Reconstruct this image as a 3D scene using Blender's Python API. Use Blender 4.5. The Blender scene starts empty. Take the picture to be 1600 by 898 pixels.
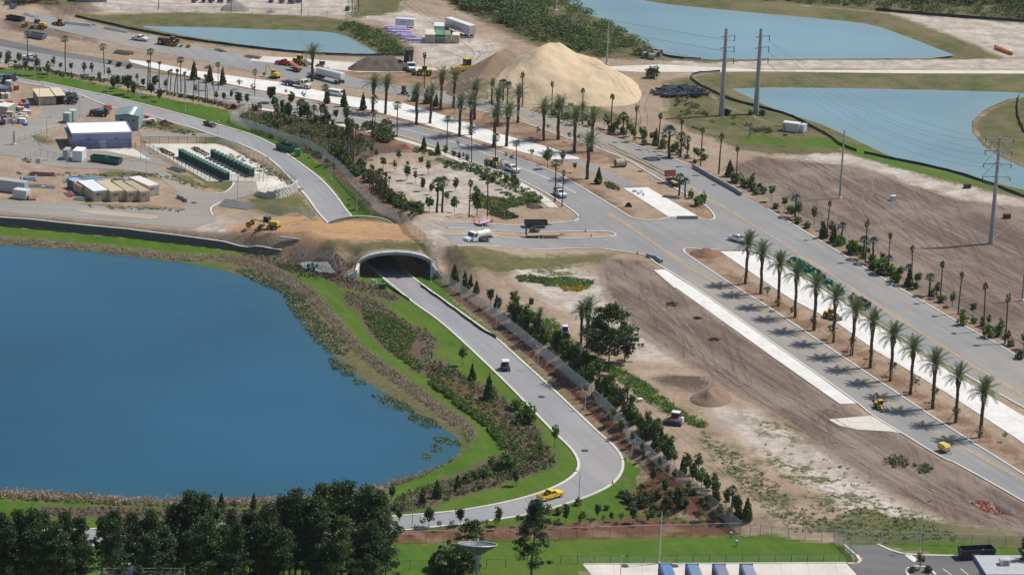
import bpy, bmesh, math, random
import numpy as np
from mathutils import Vector, Matrix, noise as mnoise
from mathutils.geometry import delaunay_2d_cdt
rnd = random.Random(7)
sc = bpy.context.scene
COL = sc.collection
rad = math.radians

# ------------------------------------------------------------------ camera
W0, H0, FPX = 1600.0, 898.0, 4670.0
PITCH, ROLL, CAMZ = rad(16.7), rad(2.2), 200.0
FW = np.array([0, math.cos(PITCH), -math.sin(PITCH)])
R0 = np.array([1.0, 0, 0]); U0 = np.array([0, math.sin(PITCH), math.cos(PITCH)])
RT = math.cos(ROLL)*R0 + math.sin(ROLL)*U0
UP = -math.sin(ROLL)*R0 + math.cos(ROLL)*U0
CAM = np.array([0, 0, CAMZ])
cd = bpy.data.cameras.new('camera'); cam = bpy.data.objects.new('camera', cd); COL.objects.link(cam)
cd.sensor_width = 36; cd.lens = FPX/W0*36; cd.clip_start = 1; cd.clip_end = 20000
cam.matrix_world = Matrix(((RT[0], UP[0], -FW[0], 0), (RT[1], UP[1], -FW[1], 0), (RT[2], UP[2], -FW[2], CAMZ), (0, 0, 0, 1)))
sc.camera = cam
# ------------------------------------------------------------------ sky and sun
SUN_EL, SUN_AZ = rad(56), rad(22)          # azimuth measured from +X towards +Y
sdir = Vector((math.cos(SUN_EL)*math.cos(SUN_AZ), math.cos(SUN_EL)*math.sin(SUN_AZ), math.sin(SUN_EL)))
wd = bpy.data.worlds.new('World'); sc.world = wd; wd.use_nodes = True
wn = wd.node_tree; wn.nodes.clear()
wo = wn.nodes.new('ShaderNodeOutputWorld'); wb = wn.nodes.new('ShaderNodeBackground'); ws = wn.nodes.new('ShaderNodeTexSky')
ws.sky_type = 'NISHITA'; ws.sun_disc = False; ws.sun_elevation = SUN_EL; ws.sun_rotation = math.pi/2 - SUN_AZ
ws.altitude = 0; ws.air_density = 1.0; ws.dust_density = 0.6; ws.ozone_density = 1.5
wb.inputs[1].default_value = 0.084
wn.links.new(ws.outputs[0], wb.inputs[0]); wn.links.new(wb.outputs[0], wo.inputs[0])
sl = bpy.data.lights.new('sun', 'SUN'); sl.energy = 4.15; sl.angle = rad(0.5); sl.color = (1, 0.955, 0.89)
so = bpy.data.objects.new('sun', sl); COL.objects.link(so); so.rotation_euler = sdir.to_track_quat('Z', 'Y').to_euler()
sc.view_settings.view_transform = 'Standard'; sc.view_settings.look = 'None'; sc.view_settings.gamma = 1
sc.view_settings.exposure = 0.12; sc.view_settings.use_curve_mapping = False

# ------------------------------------------------------------------ placing: a pixel of the photo -> the ground it shows
def P(px, py, z=0.0):
    d = FW*FPX + RT*(px-W0/2) - UP*(py-H0/2)
    t = (z-CAMZ)/d[2]
    return (d[0]*t, d[1]*t)
def PL(pts, z=0.0): return [P(a, b, z) for a, b in pts]
def sdf(poly, X, Y, far=40.0):
    """signed distance (positive inside) of points to a polygon, culled by its box"""
    poly = np.array(poly); out = np.full(X.shape, -far)
    x0, y0 = poly.min(0)-far; x1, y1 = poly.max(0)+far
    m = (X > x0) & (X < x1) & (Y > y0) & (Y < y1)
    if not m.any(): return out
    x, y = X[m], Y[m]
    d2 = np.full(x.shape, 1e12); ins = np.zeros(x.shape, bool)
    n = len(poly)
    for i in range(n):
        ax, ay = poly[i]; bx, by = poly[(i+1) % n]
        ex, ey = bx-ax, by-ay; L = ex*ex+ey*ey+1e-9
        t = np.clip(((x-ax)*ex+(y-ay)*ey)/L, 0, 1)
        d2 = np.minimum(d2, (x-ax-t*ex)**2+(y-ay-t*ey)**2)
        c = ((ay > y) != (by > y))
        if ey != 0: ins ^= c & (x < ex*(y-ay)/ey+ax)
    d = np.sqrt(d2); out[m] = np.maximum(np.where(ins, d, -d), -far)
    return out
def sstep(t): t = np.clip(t, 0, 1); return t*t*(3-2*t)

LOW, TOP = -2.4, 3.9
LAKE_Z, POND_Z = -2.75, -0.75
low_poly = PL([(-420,338),(0,354),(100,363),(200,372),(300,384),(380,394),(440,408),(490,430),(530,444),(558,442),(562,431),(672,431),(686,443),(697,450),
    (716,474),(760,508),(830,566),(900,632),(955,694),(992,742),(985,790),(1045,818),(1152,836),(850,846),(600,854),(-420,880)], LOW)
bump_poly = PL([(478,345),(655,342),(680,378),(500,380)], TOP)
ML, MR = P(562,431,LOW), P(672,431,LOW)
FL, FR = P(511,374,LOW), P(614,374,LOW)
corr_poly = [ML, MR, FR, FL]
trench_poly = PL([(300,192),(351,216),(395,233),(425,250),(452,278),(480,305),(498,338)], -1.2)+[P(522,374,LOW), P(606,374,LOW)]+PL([(556,338),(530,305),(504,278),(464,249),(434,228),(402,214),(351,196)], -1.2)
tA, tB = np.array(P(360,205)), np.array(P(520,335,LOW))
lake_poly = PL([(-420,350),(0,381),(60,386),(130,391),(200,400),(280,409),(330,418),(380,430),(420,445),(448,460),(466,480),(486,510),(510,542),(534,568),(566,592),(604,616),
    (642,639),(682,664),(712,680),(722,695),(714,712),(700,722),(670,738),(640,750),(600,761),(540,770),(450,779),(380,783),(300,784),(200,781),(120,775),(60,771),(0,768),(-420,768)], LAKE_Z)
pond_a = PL([(860,-60),(882,0),(912,20),(940,30),(962,42),(990,57),(1025,79),(1050,89),(1098,94),(1200,93),(1310,92),(1503,91),(1462,75),(1405,53),(1362,38),(1300,31),(1200,22),(1050,8),(1000,0),(960,-60)], POND_Z)
pond_b = PL([(1137,136),(1160,147),(1200,168),(1250,184),(1283,194),(1350,225),(1398,248),(1460,262),(1530,279),(1600,297),(1700,320),(1700,300),(1600,262),(1563,246),(1536,228),(1519,207),(1518,190),(1540,170),(1575,155),(1640,146),(1400,139)], POND_Z)
pond_c = PL([(210,40),(260,42),(330,43),(400,46),(480,48),(520,51),(540,56),(556,64),(572,73),(594,86),(540,84),(450,79),(400,73),(330,63),(270,53)], POND_Z)
ponds = [(lake_poly, LAKE_Z, 3.0), (pond_a, POND_Z, 7.0), (pond_b, POND_Z, 7.0), (pond_c, POND_Z, 5.0)]

_ml, _mr, _fl, _fr = map(np.array, (ML, MR, FL, FR))
PW = float(np.linalg.norm(_mr-_ml)); PU = (_mr-_ml)/PW; PC = (_ml+_mr)/2        # near portal: centre, across
FWD = float(np.linalg.norm(_fr-_fl)); FU = (_fr-_fl)/FWD; FC = (_fl+_fr)/2       # far portal
PV = np.array([-PU[1], PU[0]]); PV = PV if (FC-PC) @ PV > 0 else -PV
FV = -np.array([-FU[1], FU[0]]); FV = FV if (PC-FC) @ FV > 0 else -FV
WING = 4.2
def _prof(u, hw):
    a = hw+0.6; q = np.abs(u)
    return np.where(q < a, 2.9+3.1*np.sqrt(np.clip(1-(q/a)**2, 0, 1)), np.clip(2.9*(1-(q-a)/WING), 0, 2.9))
def Hf(x, y, road=False, flat=False):
    """height of the land"""
    x = np.atleast_1d(np.asarray(x, float)); y = np.atleast_1d(np.asarray(y, float))
    E = TOP*sstep(1+sdf(bump_poly, x, y)/30.0)
    dl = sdf(low_poly, x, y)
    k = sstep((x-XW0)/(XW1-XW0)); wl = 3.0*(1-k)+9.0*k
    m = sstep(1+dl/wl)
    H = E*(1-m)+LOW*m
    ax = tB-tA; t = ((x-tA[0])*ax[0]+(y-tA[1])*ax[1])/(ax @ ax)
    mt = sstep(1+sdf(trench_poly, x, y)/8.0)
    zt = LOW*sstep(np.clip(t, 0, 1)*0.97)
    H = H*(1-mt)+zt*mt
    for C0, U, V, w, lim in ((PC, PU, PV, PW , .4), (FC, FU, FV, FWD, .1)):     # earth packed behind each portal
        u = (x-C0[0])*U[0]+(y-C0[1])*U[1]; v = (x-C0[0])*V[0]+(y-C0[1])*V[1]
        q = (np.abs(u) < w/2+.6+WING) & (v > lim) & (v < 17)
        pr = LOW+_prof(u, w/2)-.12; nh = pr+(E-pr)*sstep(v/9.0)
        H = np.where(q, np.where(np.abs(u) < w/2+.6, nh, np.maximum(H, nh)), H)
    u = (x-PC[0])*PU[0]+(y-PC[1])*PU[1]; v = (x-PC[0])*PV[0]+(y-PC[1])*PV[1]; q = np.abs(u)-PW/2-.7     # earth held by the splayed wings
    f = LOW+np.clip(3.0+.25*np.minimum(v, 0), 0, 3)*np.clip(1-q/6.5, 0, 1)
    H = np.where((q > 0) & (q < 6.5) & (v > -3.3) & (v < 3), np.maximum(H, f), H)
    if road: H = np.where(sdf(corr_poly, x, y) > -1.5, LOW, H)
    for poly, wz, bw in ponds:                       # banks fall to each water, beds below it
        s = sdf(poly, x, y)
        k = sstep(1+s/bw)
        H = H*(1-k)+(wz+0.02)*k
        H = np.where(s > 0, wz+0.02-np.minimum(s*0.25, 1.6), H)
    return H
XW0, XW1 = P(380, 392)[0], P(500, 410)[0]
def G(px, py):
    """ground point seen at a pixel of the photo (first hit of its ray with the land)"""
    d = FW*FPX + RT*(px-W0/2) - UP*(py-H0/2)
    zs = np.linspace(TOP+0.2, -4.6, 70)
    t = (zs-CAMZ)/d[2]
    xs, ys = d[0]*t, d[1]*t
    h = Hf(xs, ys)
    below = zs <= h
    i = int(np.argmax(below)) if below.any() else len(zs)-1
    if i == 0: z = zs[0]
    else:
        a, b = zs[i-1]-h[i-1], zs[i]-h[i]
        z = zs[i-1]+(zs[i]-zs[i-1])*(a/(a-b) if a != b else 0)
    t = (z-CAMZ)/d[2]
    return Vector((d[0]*t, d[1]*t, z))
def GL(pts): return [G(a, b) for a, b in pts]
def hz(x, y): return float(Hf(x, y)[0])
def ang(a, b):
    """heading (about z) of the ground direction from pixel a to pixel b"""
    p, q = G(*a), G(*b); return math.atan2(q.y-p.y, q.x-p.x)
def dens(pts, step=3.0, closed=False):
    out = []; n = len(pts)
    for i in range(n if closed else n-1):
        a, b = Vector(pts[i][:2]), Vector(pts[(i+1) % n][:2]); k = max(1, int((b-a).length/step))
        for j in range(k): out.append(tuple(a.lerp(b, j/k)))
    if not closed: out.append(tuple(Vector(pts[-1][:2])))
    return out
def smooth(pts, it=2, closed=False):
    pts = [Vector(p[:2]) for p in pts]
    for _ in range(it):
        q = []
        n = len(pts)
        rng = range(n) if closed else range(n-1)
        if not closed: q.append(pts[0])
        for i in rng:
            a, b = pts[i], pts[(i+1) % n]
            q += [a.lerp(b, .25), a.lerp(b, .75)]
        if not closed: q.append(pts[-1])
        pts = q
    return [tuple(p) for p in pts]

# ------------------------------------------------------------------ objects
def tag(o, label=None, cat=None, group=None, kind=None):
    if label: o['label'] = label
    if cat: o['category'] = cat
    if group: o['group'] = group
    if kind: o['kind'] = kind
    return o
def empty(name, label, cat, loc, rz=0, group=None):
    o = bpy.data.objects.new(name, None); COL.objects.link(o); o.empty_display_size = .5
    o.location = loc; o.rotation_euler = (0, 0, rz)
    return tag(o, label, cat, group)
def link(name, me, parent=None, loc=None, rot=None, scale=None):
    o = bpy.data.objects.new(name, me); COL.objects.link(o)
    if parent: o.parent = parent
    if loc is not None: o.location = loc
    if rot is not None: o.rotation_euler = rot
    if scale is not None: o.scale = scale
    return o
def copy_tree(o, parent=None, loc=None, rz=None, s=None, label=None, group=None):
    c = o.copy(); COL.objects.link(c); c.parent = parent
    if loc is not None: c.location = loc
    if rz is not None: c.rotation_euler = (c.rotation_euler.x, c.rotation_euler.y, rz)
    if s is not None: c.scale = (s, s, s) if isinstance(s, (int, float)) else s
    if label: c['label'] = label
    if group: c['group'] = group
    for ch in KIDS(o): copy_tree(ch, c)
    return c
def KIDS(o): return CH.get(o.name, [])
CH = {}
class MB:
    """collects shapes, builds ONE mesh"""
    def __init__(s): s.v = []; s.f = []; s.mi = []; s.m = 0
    def add(s, vs, fs, mi=None):
        n = len(s.v); s.v += [tuple(p) for p in vs]; s.f += [tuple(i+n for i in f) for f in fs]; s.mi += [s.m if mi is None else mi]*len(fs); return s
    def box(s, c, d, rz=0, ry=0, rx=0, taper=1.0, tx=None):
        x, y, z = d[0]/2, d[1]/2, d[2]/2
        R = Matrix.Rotation(rz, 3, 'Z') @ Matrix.Rotation(ry, 3, 'Y') @ Matrix.Rotation(rx, 3, 'X')
        tx = taper if tx is None else tx
        vs = []
        for zz, kx, ky in ((-z, 1, 1), (z, tx, taper)):
            for a, b in ((-1, -1), (1, -1), (1, 1), (-1, 1)):
                vs.append(R @ Vector((a*x*kx, b*y*ky, zz)) + Vector(c))
        return s.add(vs, [(3,2,1,0),(4,5,6,7),(0,1,5,4),(1,2,6,5),(2,3,7,6),(3,0,4,7)])
    def tube(s, pts, r, n=6, cap=True):
        pts = [Vector(p) for p in pts]; rs = r if isinstance(r, (list, tuple)) else [r]*len(pts)
        vs = []; up = Vector((0, 0, 1))
        for i, p in enumerate(pts):
            d = (pts[min(i+1, len(pts)-1)]-pts[max(i-1, 0)]).normalized()
            a = d.cross(up) if abs(d.z) < .95 else d.cross(Vector((0, 1, 0)))
            a.normalize(); b = d.cross(a)
            for k in range(n):
                t = 2*math.pi*k/n; vs.append(p+(a*math.cos(t)+b*math.sin(t))*rs[i])
        fs = []
        for i in range(len(pts)-1):
            for k in range(n): fs.append((i*n+k, i*n+(k+1) % n, (i+1)*n+(k+1) % n, (i+1)*n+k))
        if cap: fs.append(tuple(range(n))[::-1]); fs.append(tuple((len(pts)-1)*n+k for k in range(n)))
        return s.add(vs, fs)
    def prism(s, prof, w, axis='y', off=(0, 0, 0)):
        """outline in x,z extruded +-w/2 along y (prof counter-clockwise)"""
        n = len(prof); o = Vector(off)
        vs = [Vector((a, -w/2, b))+o for a, b in prof]+[Vector((a, w/2, b))+o for a, b in prof]
        fs = [tuple(range(n)), tuple(range(2*n-1, n-1, -1))]
        fs += [((i+1) % n, i, n+i, n+(i+1) % n) for i in range(n)]
        return s.add(vs, fs)
    def cyl(s, c, r, h, axis='z', n=12, r2=None):
        d = {'z': Vector((0, 0, 1)), 'y': Vector((0, 1, 0)), 'x': Vector((1, 0, 0))}[axis]
        return s.tube([Vector(c)-d*h/2, Vector(c)+d*h/2], [r, r if r2 is None else r2], n)
    def mesh(s, name, mats, sm=False):
        me = bpy.data.meshes.new(name); me.from_pydata(s.v, [], s.f)
        for m in (mats if isinstance(mats, (list, tuple)) else [mats]): me.materials.append(m)
        if isinstance(mats, (list, tuple)) and len(mats) > 1: me.polygons.foreach_set('material_index', s.mi)
        if sm: me.polygons.foreach_set('use_smooth', [True]*len(s.f))
        me.update(); return me
    def build(s, name, mats, parent=None, loc=None, sm=False, rot=None):
        o = link(name, s.mesh(name, mats, sm), parent, loc, rot)
        if parent: CH.setdefault(parent.name, []).append(o)
        return o
def fast_mesh(name, V, F, mat):
    """V (n,3), F (m,k) numpy"""
    me = bpy.data.meshes.new(name); V = np.asarray(V, np.float32); F = np.asarray(F, np.int32)
    me.vertices.add(len(V)); me.vertices.foreach_set('co', V.ravel())
    m, k = F.shape
    me.loops.add(m*k); me.loops.foreach_set('vertex_index', F.ravel())
    me.polygons.add(m); me.polygons.foreach_set('loop_start', np.arange(m, dtype=np.int32)*k)
    me.materials.append(mat); me.update(calc_edges=True); return me

# ------------------------------------------------------------------ materials
class NT:
    def __init__(s, name):
        s.m = bpy.data.materials.new(name); s.m.use_nodes = True; s.n = s.m.node_tree.nodes; s.l = s.m.node_tree.links
        s.b = s.n['Principled BSDF']; s.out = s.n['Material Output']; s._o = None
    def new(s, t, **k):
        n = s.n.new(t)
        for a, b in k.items(): setattr(n, a, b)
        return n
    def lk(s, a, b): s.l.new(a, b)
    def val(s, sock, v):
        if hasattr(v, 'links'): s.l.new(v, sock)
        else: sock.default_value = v
    def co(s):
        if s._o is None:
            g = s.new('ShaderNodeNewGeometry'); s._o = g.outputs['Position']
        return s._o
    def obj(s): return s.new('ShaderNodeTexCoord').outputs['Object']
    def noise(s, scale, det=3, rough=.55, vec=None, stretch=None, rz=0, dist=0):
        v = vec or s.co()
        if stretch or rz:
            mp = s.new('ShaderNodeMapping'); mp.inputs['Rotation'].default_value = (0, 0, rz)
            r2 = mp; s.lk(v, mp.inputs['Vector'])
            m2 = s.new('ShaderNodeMapping'); m2.inputs['Scale'].default_value = stretch or (1, 1, 1); s.lk(mp.outputs[0], m2.inputs['Vector']); v = m2.outputs[0]
        n = s.new('ShaderNodeTexNoise'); n.inputs['Scale'].default_value = scale; n.inputs['Detail'].default_value = det
        n.inputs['Roughness'].default_value = rough; n.inputs['Distortion'].default_value = dist
        s.lk(v, n.inputs['Vector']); return n.outputs['Fac']
    def math(s, op, a, b=0.0, c=0.0, clamp=False):
        n = s.new('ShaderNodeMath', operation=op); n.use_clamp = clamp
        s.val(n.inputs[0], a); s.val(n.inputs[1], b); s.val(n.inputs[2], c); return n.outputs[0]
    def rng(s, v, a, b, c=0.0, d=1.0):
        n = s.new('ShaderNodeMapRange'); n.clamp = True; s.val(n.inputs[0], v)
        for i, q in enumerate((a, b, c, d)): n.inputs[i+1].default_value = q
        return n.outputs[0]
    def mix(s, f, a, b, mode='MIX'):
        n = s.new('ShaderNodeMix', data_type='RGBA', blend_type=mode); s.val(n.inputs[0], f)
        for k, q in ((6, a), (7, b)):
            if isinstance(q, tuple): n.inputs[k].default_value = (*q[:3], 1)
            else: s.lk(q, n.inputs[k])
        return n.outputs[2]
    def attr(s, name): return s.new('ShaderNodeAttribute', attribute_name=name).outputs['Fac']
    def bump(s, h, strength, dist):
        n = s.new('ShaderNodeBump'); n.inputs['Strength'].default_value = strength; n.inputs['Distance'].default_value = dist
        s.lk(h, n.inputs['Height']); s.lk(n.outputs[0], s.b.inputs['Normal'])
    def col(s, c):
        if isinstance(c, tuple): s.b.inputs['Base Color'].default_value = (*c[:3], 1)
        else: s.lk(c, s.b.inputs['Base Color'])
def plain(name, c, rough=.7, metal=0, var=.12, scale=1.2, grime=None):
    """one paint colour with soft wear"""
    t = NT(name); t.b.inputs['Roughness'].default_value = rough; t.b.inputs['Metallic'].default_value = metal
    n = t.noise(scale, 4, .6)
    a = tuple(q*(1-var) for q in c); b = tuple(min(1, q*(1+var)) for q in c)
    cc = t.mix(t.rng(n, .3, .7), a, b)
    if grime: cc = t.mix(t.math('MULTIPLY', t.rng(t.noise(scale*2.7, 5, .7), .52, .7), .7), cc, grime)
    t.col(cc); return t.m
def leafmat(name, a, b, scale=.9, rough=.6, trans=.25):
    t = NT(name); t.b.inputs['Roughness'].default_value = rough
    oi = t.new('ShaderNodeObjectInfo').outputs['Random']
    n = t.noise(scale, 3, .6)
    f = t.math('ADD', t.math('MULTIPLY', t.rng(n, .3, .7), .75), t.math('MULTIPLY', oi, .3), clamp=True)
    c = t.mix(f, a, b); t.col(c)
    tr = t.new('ShaderNodeBsdfTranslucent'); t.lk(c, tr.inputs['Color'])
    mx = t.new('ShaderNodeMixShader'); mx.inputs[0].default_value = trans
    t.lk(t.b.outputs[0], mx.inputs[1]); t.lk(tr.outputs[0], mx.inputs[2]); t.lk(mx.outputs[0], t.out.inputs['Surface'])
    return t.m
# ------------------------------------------------------------------ the land: zones traced on the ground
RDc = [(345,403),(372,407),(400,416),(428,428),(456,442),(480,456),(500,476),(518,498),(538,522),(562,548),(595,574),(628,598),(660,620),(692,643),(722,664),(737,684),(728,702),(700,722),(664,741),(625,754),(600,760)]
_w = [7,8,9,10,11,11,11,10,10,10,10,10,10,10,10,9,8,7,6,5,5]
REED_BAND = [(x+.5*w+1, y-.75*w-1) for (x, y), w in zip(RDc, _w)]+[(600,772),(500,760),(600,740),(690,715),(706,700),(690,690),(640,670),(585,622),(540,600),(505,575),(480,545),(452,505),(430,466),(400,448),(350,428)]
ZONES = {
 'scrub': [[(668,-70),(690,0),(712,14),(745,30),(790,52),(830,70),(862,86),(925,92),(1000,93),(1046,96),(1035,86),(1000,66),(960,43),(925,22),(890,0),(870,-70)],
           [(1060,-70),(1120,0),(1270,10),(1400,21),(1600,37),(1760,48),(1760,-80)],
           [(-60,-40),(190,-40),(150,4),(96,10),(60,8),(0,2)]],
 'rough': [[(112,18),(160,24),(300,19),(400,22),(490,26),(560,34),(600,46),(628,60),(642,76),(633,88),(590,92),(480,84),(380,76),(290,64),(200,50),(120,28)],
           [(543,30),(560,-20),(640,-20),(625,18),(600,24)],
           [(890,-70),(880,0),(925,26),(960,45),(1000,68),(1040,93),(1100,99),(1200,95),(1520,93),(1566,92),(1512,66),(1450,43),(1392,22),(1300,13),(1200,4),(1000,-70)],
           [(1082,117),(1130,112),(1700,114),(1700,150),(1600,152),(1545,172),(1524,190),(1526,208),(1560,236),(1640,275),(1700,290),(1700,345),(1600,311),(1500,289),(1430,270),(1330,242),(1283,212),(1200,191),(1130,166),(1098,140)],
           [(1760,140),(1640,146),(1600,151),(1545,172),(1524,190),(1522,206),(1545,230),(1580,250),(1640,272),(1760,290)],[(1040,128),(1085,120),(1130,165),(1200,190),(1270,205),(1330,240),(1200,242),(1150,232),(1080,205),(1042,186),(1040,150)],
           [(820,185),(880,150),(990,185),(1000,200),(950,190),(900,190)],
           [(480,344),(520,334),(560,331),(620,338),(640,350),(560,344)],
           [(505,379),(560,377),(668,377),(680,400),(640,393),(560,400),(548,404),(494,400)],
           [(240,118),(262,110),(300,118),(360,135)],
           [(205,182),(262,190),(350,215),(380,240),(330,222),(260,204),(210,198)],
           [(335,262),(395,292),(352,300),(318,290),(290,268)],
           [(300,225),(330,215),(420,262),(470,300),(500,338),(430,338),(390,322),(378,310),(440,305),(470,280),(400,250)],
           [(20,200),(60,212),(100,222),(60,226)],[(160,266),(260,268),(300,275),(330,292),(250,280),(160,276)],
           [(60,242),(90,250),(80,258),(40,250)],[(130,318),(290,326),(300,332),(120,330)],
           [(700,390),(760,388),(800,398),(860,400),(960,395),(940,408),(860,420),(780,428),(720,425)],
           [(1280,815),(1360,800),(1480,815),(1600,835),(1700,850),(1700,868),(1330,855)]],
 'lawn': [[(-420,346),(0,352),(100,361),(200,371),(300,383),(372,390),(430,400),(470,418),(520,433),(552,437),(562,431),(672,431),(690,440),(700,452),
            (716,474),(760,508),(830,566),(900,632),(955,694),(1004,730),(1000,760),(1010,800),(1152,832),(1150,836),(850,846),(600,854),(-420,880)],
           [(-120,94),(0,106),(60,110),(90,118),(130,126),(200,141),(280,158),(360,172),(366,186),(400,205),(440,216),(480,240),(525,272),(560,305),(590,336),
            (540,338),(525,305),(500,278),(460,249),(430,228),(400,214),(351,198),(213,160),(100,135),(0,116),(-120,102)],
           [(560,840),(860,840),(1150,833),(1240,842),(1318,850),(1345,879),(560,905),(560,870)],
           [(-420,840),(560,845),(900,880),(915,905),(1000,1100),(1000,1500),(-600,1500)],
           [(1325,852),(1380,852),(1480,868),(1620,870),(1620,862),(1500,845)],
           [(1140,220),(1200,225),(1310,232),(1400,262),(1520,290),(1600,306),(1600,300),(1530,281),(1400,251),(1350,229),(1280,213),(1245,220),(1180,210)]],
 'verge': [[(540,100),(640,108),(760,120),(800,150),(740,150),(640,138),(560,128)],
           [(230,112),(330,127),(460,152),(600,177),(720,212),(800,238),(884,270),(940,300),(1000,340),(1000,343),(970,333),(882,279),(760,233),(620,193),(400,147),(240,117)],
           [(620,160),(720,186),(800,212),(905,246),(940,257),(985,253),(930,232),(860,208),(760,176),(660,152)],
           [(738,147),(860,178),(931,203),(1007,227),(1081,256),(1155,297),(1200,320),(1300,380),(1405,441),(1520,508),(1600,552),(1600,563),(1488,499),(1405,451),(1300,389),(1200,328),(1115,282),(1083,261),(1007,233),(820,173)],
           [(1070,390),(1100,386),(1134,397),(1130,405),(1090,403)],
           [(1100,405),(1170,440),(1309,520),(1400,585),(1600,712),(1600,730),(1400,608),(1250,512),(1150,446)],
           [(1070,318),(1100,318),(1116,343),(1100,344),(1060,322)]],
 'mulch': [[(690,446),(716,448),(770,490),(835,540),(905,606),(980,676),(1060,742),(1158,832),(1150,836),(1060,800),(985,800),(975,780),(1010,740),(1000,720),(955,690),(900,630),(830,564),(760,506)],
           [(560,828),(850,820),(1000,806),(1150,818),(1160,836),(850,842),(560,850)],
           [(300,150),(400,170),(440,178),(520,196),(640,226),(652,236),(590,232),(545,260),(600,310),(640,340),(620,345),(560,300),(500,245),(380,192),(368,176)]],
 'brown': [[(1178,243),(1240,250),(1350,262),(1440,292),(1500,312),(1720,340),(1720,640),(1600,550),(1400,436),(1300,376),(1200,315),(1150,285),(1135,262)],
           [(945,400),(1005,408),(1022,421),(1058,450),(1200,551),(1315,632),(1365,660),(1410,680),(1470,716),(1600,785),(1720,850),(1720,870),(1600,832),(1500,820),(1400,775),(1300,712),(1200,640),(1120,598),(1040,548),(965,495),(942,450),(940,420)],
           [(0,345),(0,334),(120,345),(300,362),(480,378),(500,390),(400,382),(200,362)],
           [(120,0),(160,18),(100,26),(0,30),(0,46),(150,66),(120,40),(60,10)],
           [(1020,592),(1060,588),(1110,600),(1110,620),(1070,612),(1040,602)]],
 'orange': [[(430,347),(500,343),(640,348),(672,378),(650,382),(500,379),(470,385),(430,372),(355,362),(360,350)]],
 'pale': [[(1395,20),(1500,28),(1760,46),(1760,92),(1566,91),(1512,65),(1450,42)],
          [(1030,94),(1200,95),(1400,93),(1720,93),(1720,109),(1200,108),(1040,106)],
          [(1165,233),(1240,228),(1330,241),(1420,262),(1510,286),(1600,318),(1600,360),(1540,350),(1480,340),(1420,300),(1330,262),(1240,250)],
          [(640,0),(620,14),(660,20),(700,40),(750,60),(790,70),(760,100),(660,100),(640,60),(600,36),(560,28),(400,22),(150,20),(120,-20),(600,-30)],
          [(620,262),(700,252),(780,262),(830,300),(760,320),(680,345),(640,310),(600,280)],
          [(780,410),(900,420),(945,440),(960,492),(1060,565),(990,560),(930,520),(860,470),(800,440)],
          [(1090,620),(1180,640),(1300,715),(1400,778),(1470,812),(1400,815),(1330,800),(1250,750),(1180,700),(1120,660)],
          [(300,350),(345,338),(370,350),(440,372),(400,378),(330,368)],
          [(630,350),(680,346),(715,384),(665,386)],[(55,235),(95,236),(120,252),(60,262),(30,250)],
          [(385,90),(600,96),(560,104),(400,100)],[(640,100),(700,104),(705,108),(640,106)]],
 'weed': [[(800,505),(870,500),(900,540),(960,570),(1010,600),(1090,650),(1110,668),(1060,660),(990,610),(930,575),(860,560)],
          [(1090,655),(1180,725),(1260,800),(1330,835),(1230,830),(1150,770),(1080,690)],
          [(1180,700),(1340,760),(1480,815),(1480,850),(1330,848),(1280,800),(1200,740)],
          [(640,240),(720,250),(760,270),(700,262)],[(1160,640),(1240,660),(1260,690),(1190,680)],
          [(860,400),(940,410),(900,440),(810,430)]],
 'reed': [REED_BAND, [(-420,354),(0,368),(90,374),(200,386),(290,396),(350,399),(350,414),(200,404),(0,384),(-420,366)], [(-420,764),(0,764),(300,780),(600,756),(600,766),(450,786),(380,790),(200,789),(0,779),(-420,776)]],
 'bed': [[(640,576),(673,591),(718,613),(751,642),(774,665),(791,685),(794,702),(778,729),(751,745),(707,757),(650,780),(596,790),(600,803),(650,797),(710,778),(774,760),(818,746),(863,730),(873,716),(849,694),(840,665),(796,631),(774,609),(729,589),(690,566)],
         [(1022,592),(1050,586),(1095,588),(1112,600),(1090,606),(1060,603),(1040,600)],[(372,174),(400,172),(440,180),(520,198),(600,225),(640,238),(600,240),(545,262),(500,240),(440,215),(380,192)],
         [(530,457),(560,458),(600,474),(625,500),(670,520),(684,540),(676,560),(690,575),(660,578),(600,545),(575,520),(560,490),(540,475)],
         [(516,434),(560,437),(600,452),(630,468),(610,472),(570,458),(520,446)],
         [(372,391),(470,402),(560,440),(500,436),(440,420),(400,405),(380,398)],[(512,400),(548,402),(562,432),(530,432),(515,412)],
         [(60,790),(300,792),(420,796),(600,796),(600,806),(300,812),(60,806)],
         [(700,560),(690,575),(740,610),(790,660),(815,690),(850,700),(872,705),(850,720),(790,745),(720,765),(620,800),(596,790),(650,770),(720,735),(770,715),(800,700),(770,650),(700,605),(640,565)]],
}
ORDER = ['pale', 'brown', 'orange', 'verge', 'scrub', 'rough', 'weed', 'lawn', 'reed', 'mulch', 'bed']
ZW = {k: [[tuple(p[:2]) for p in GL(pl)] for pl in v] for k, v in ZONES.items()}

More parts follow.
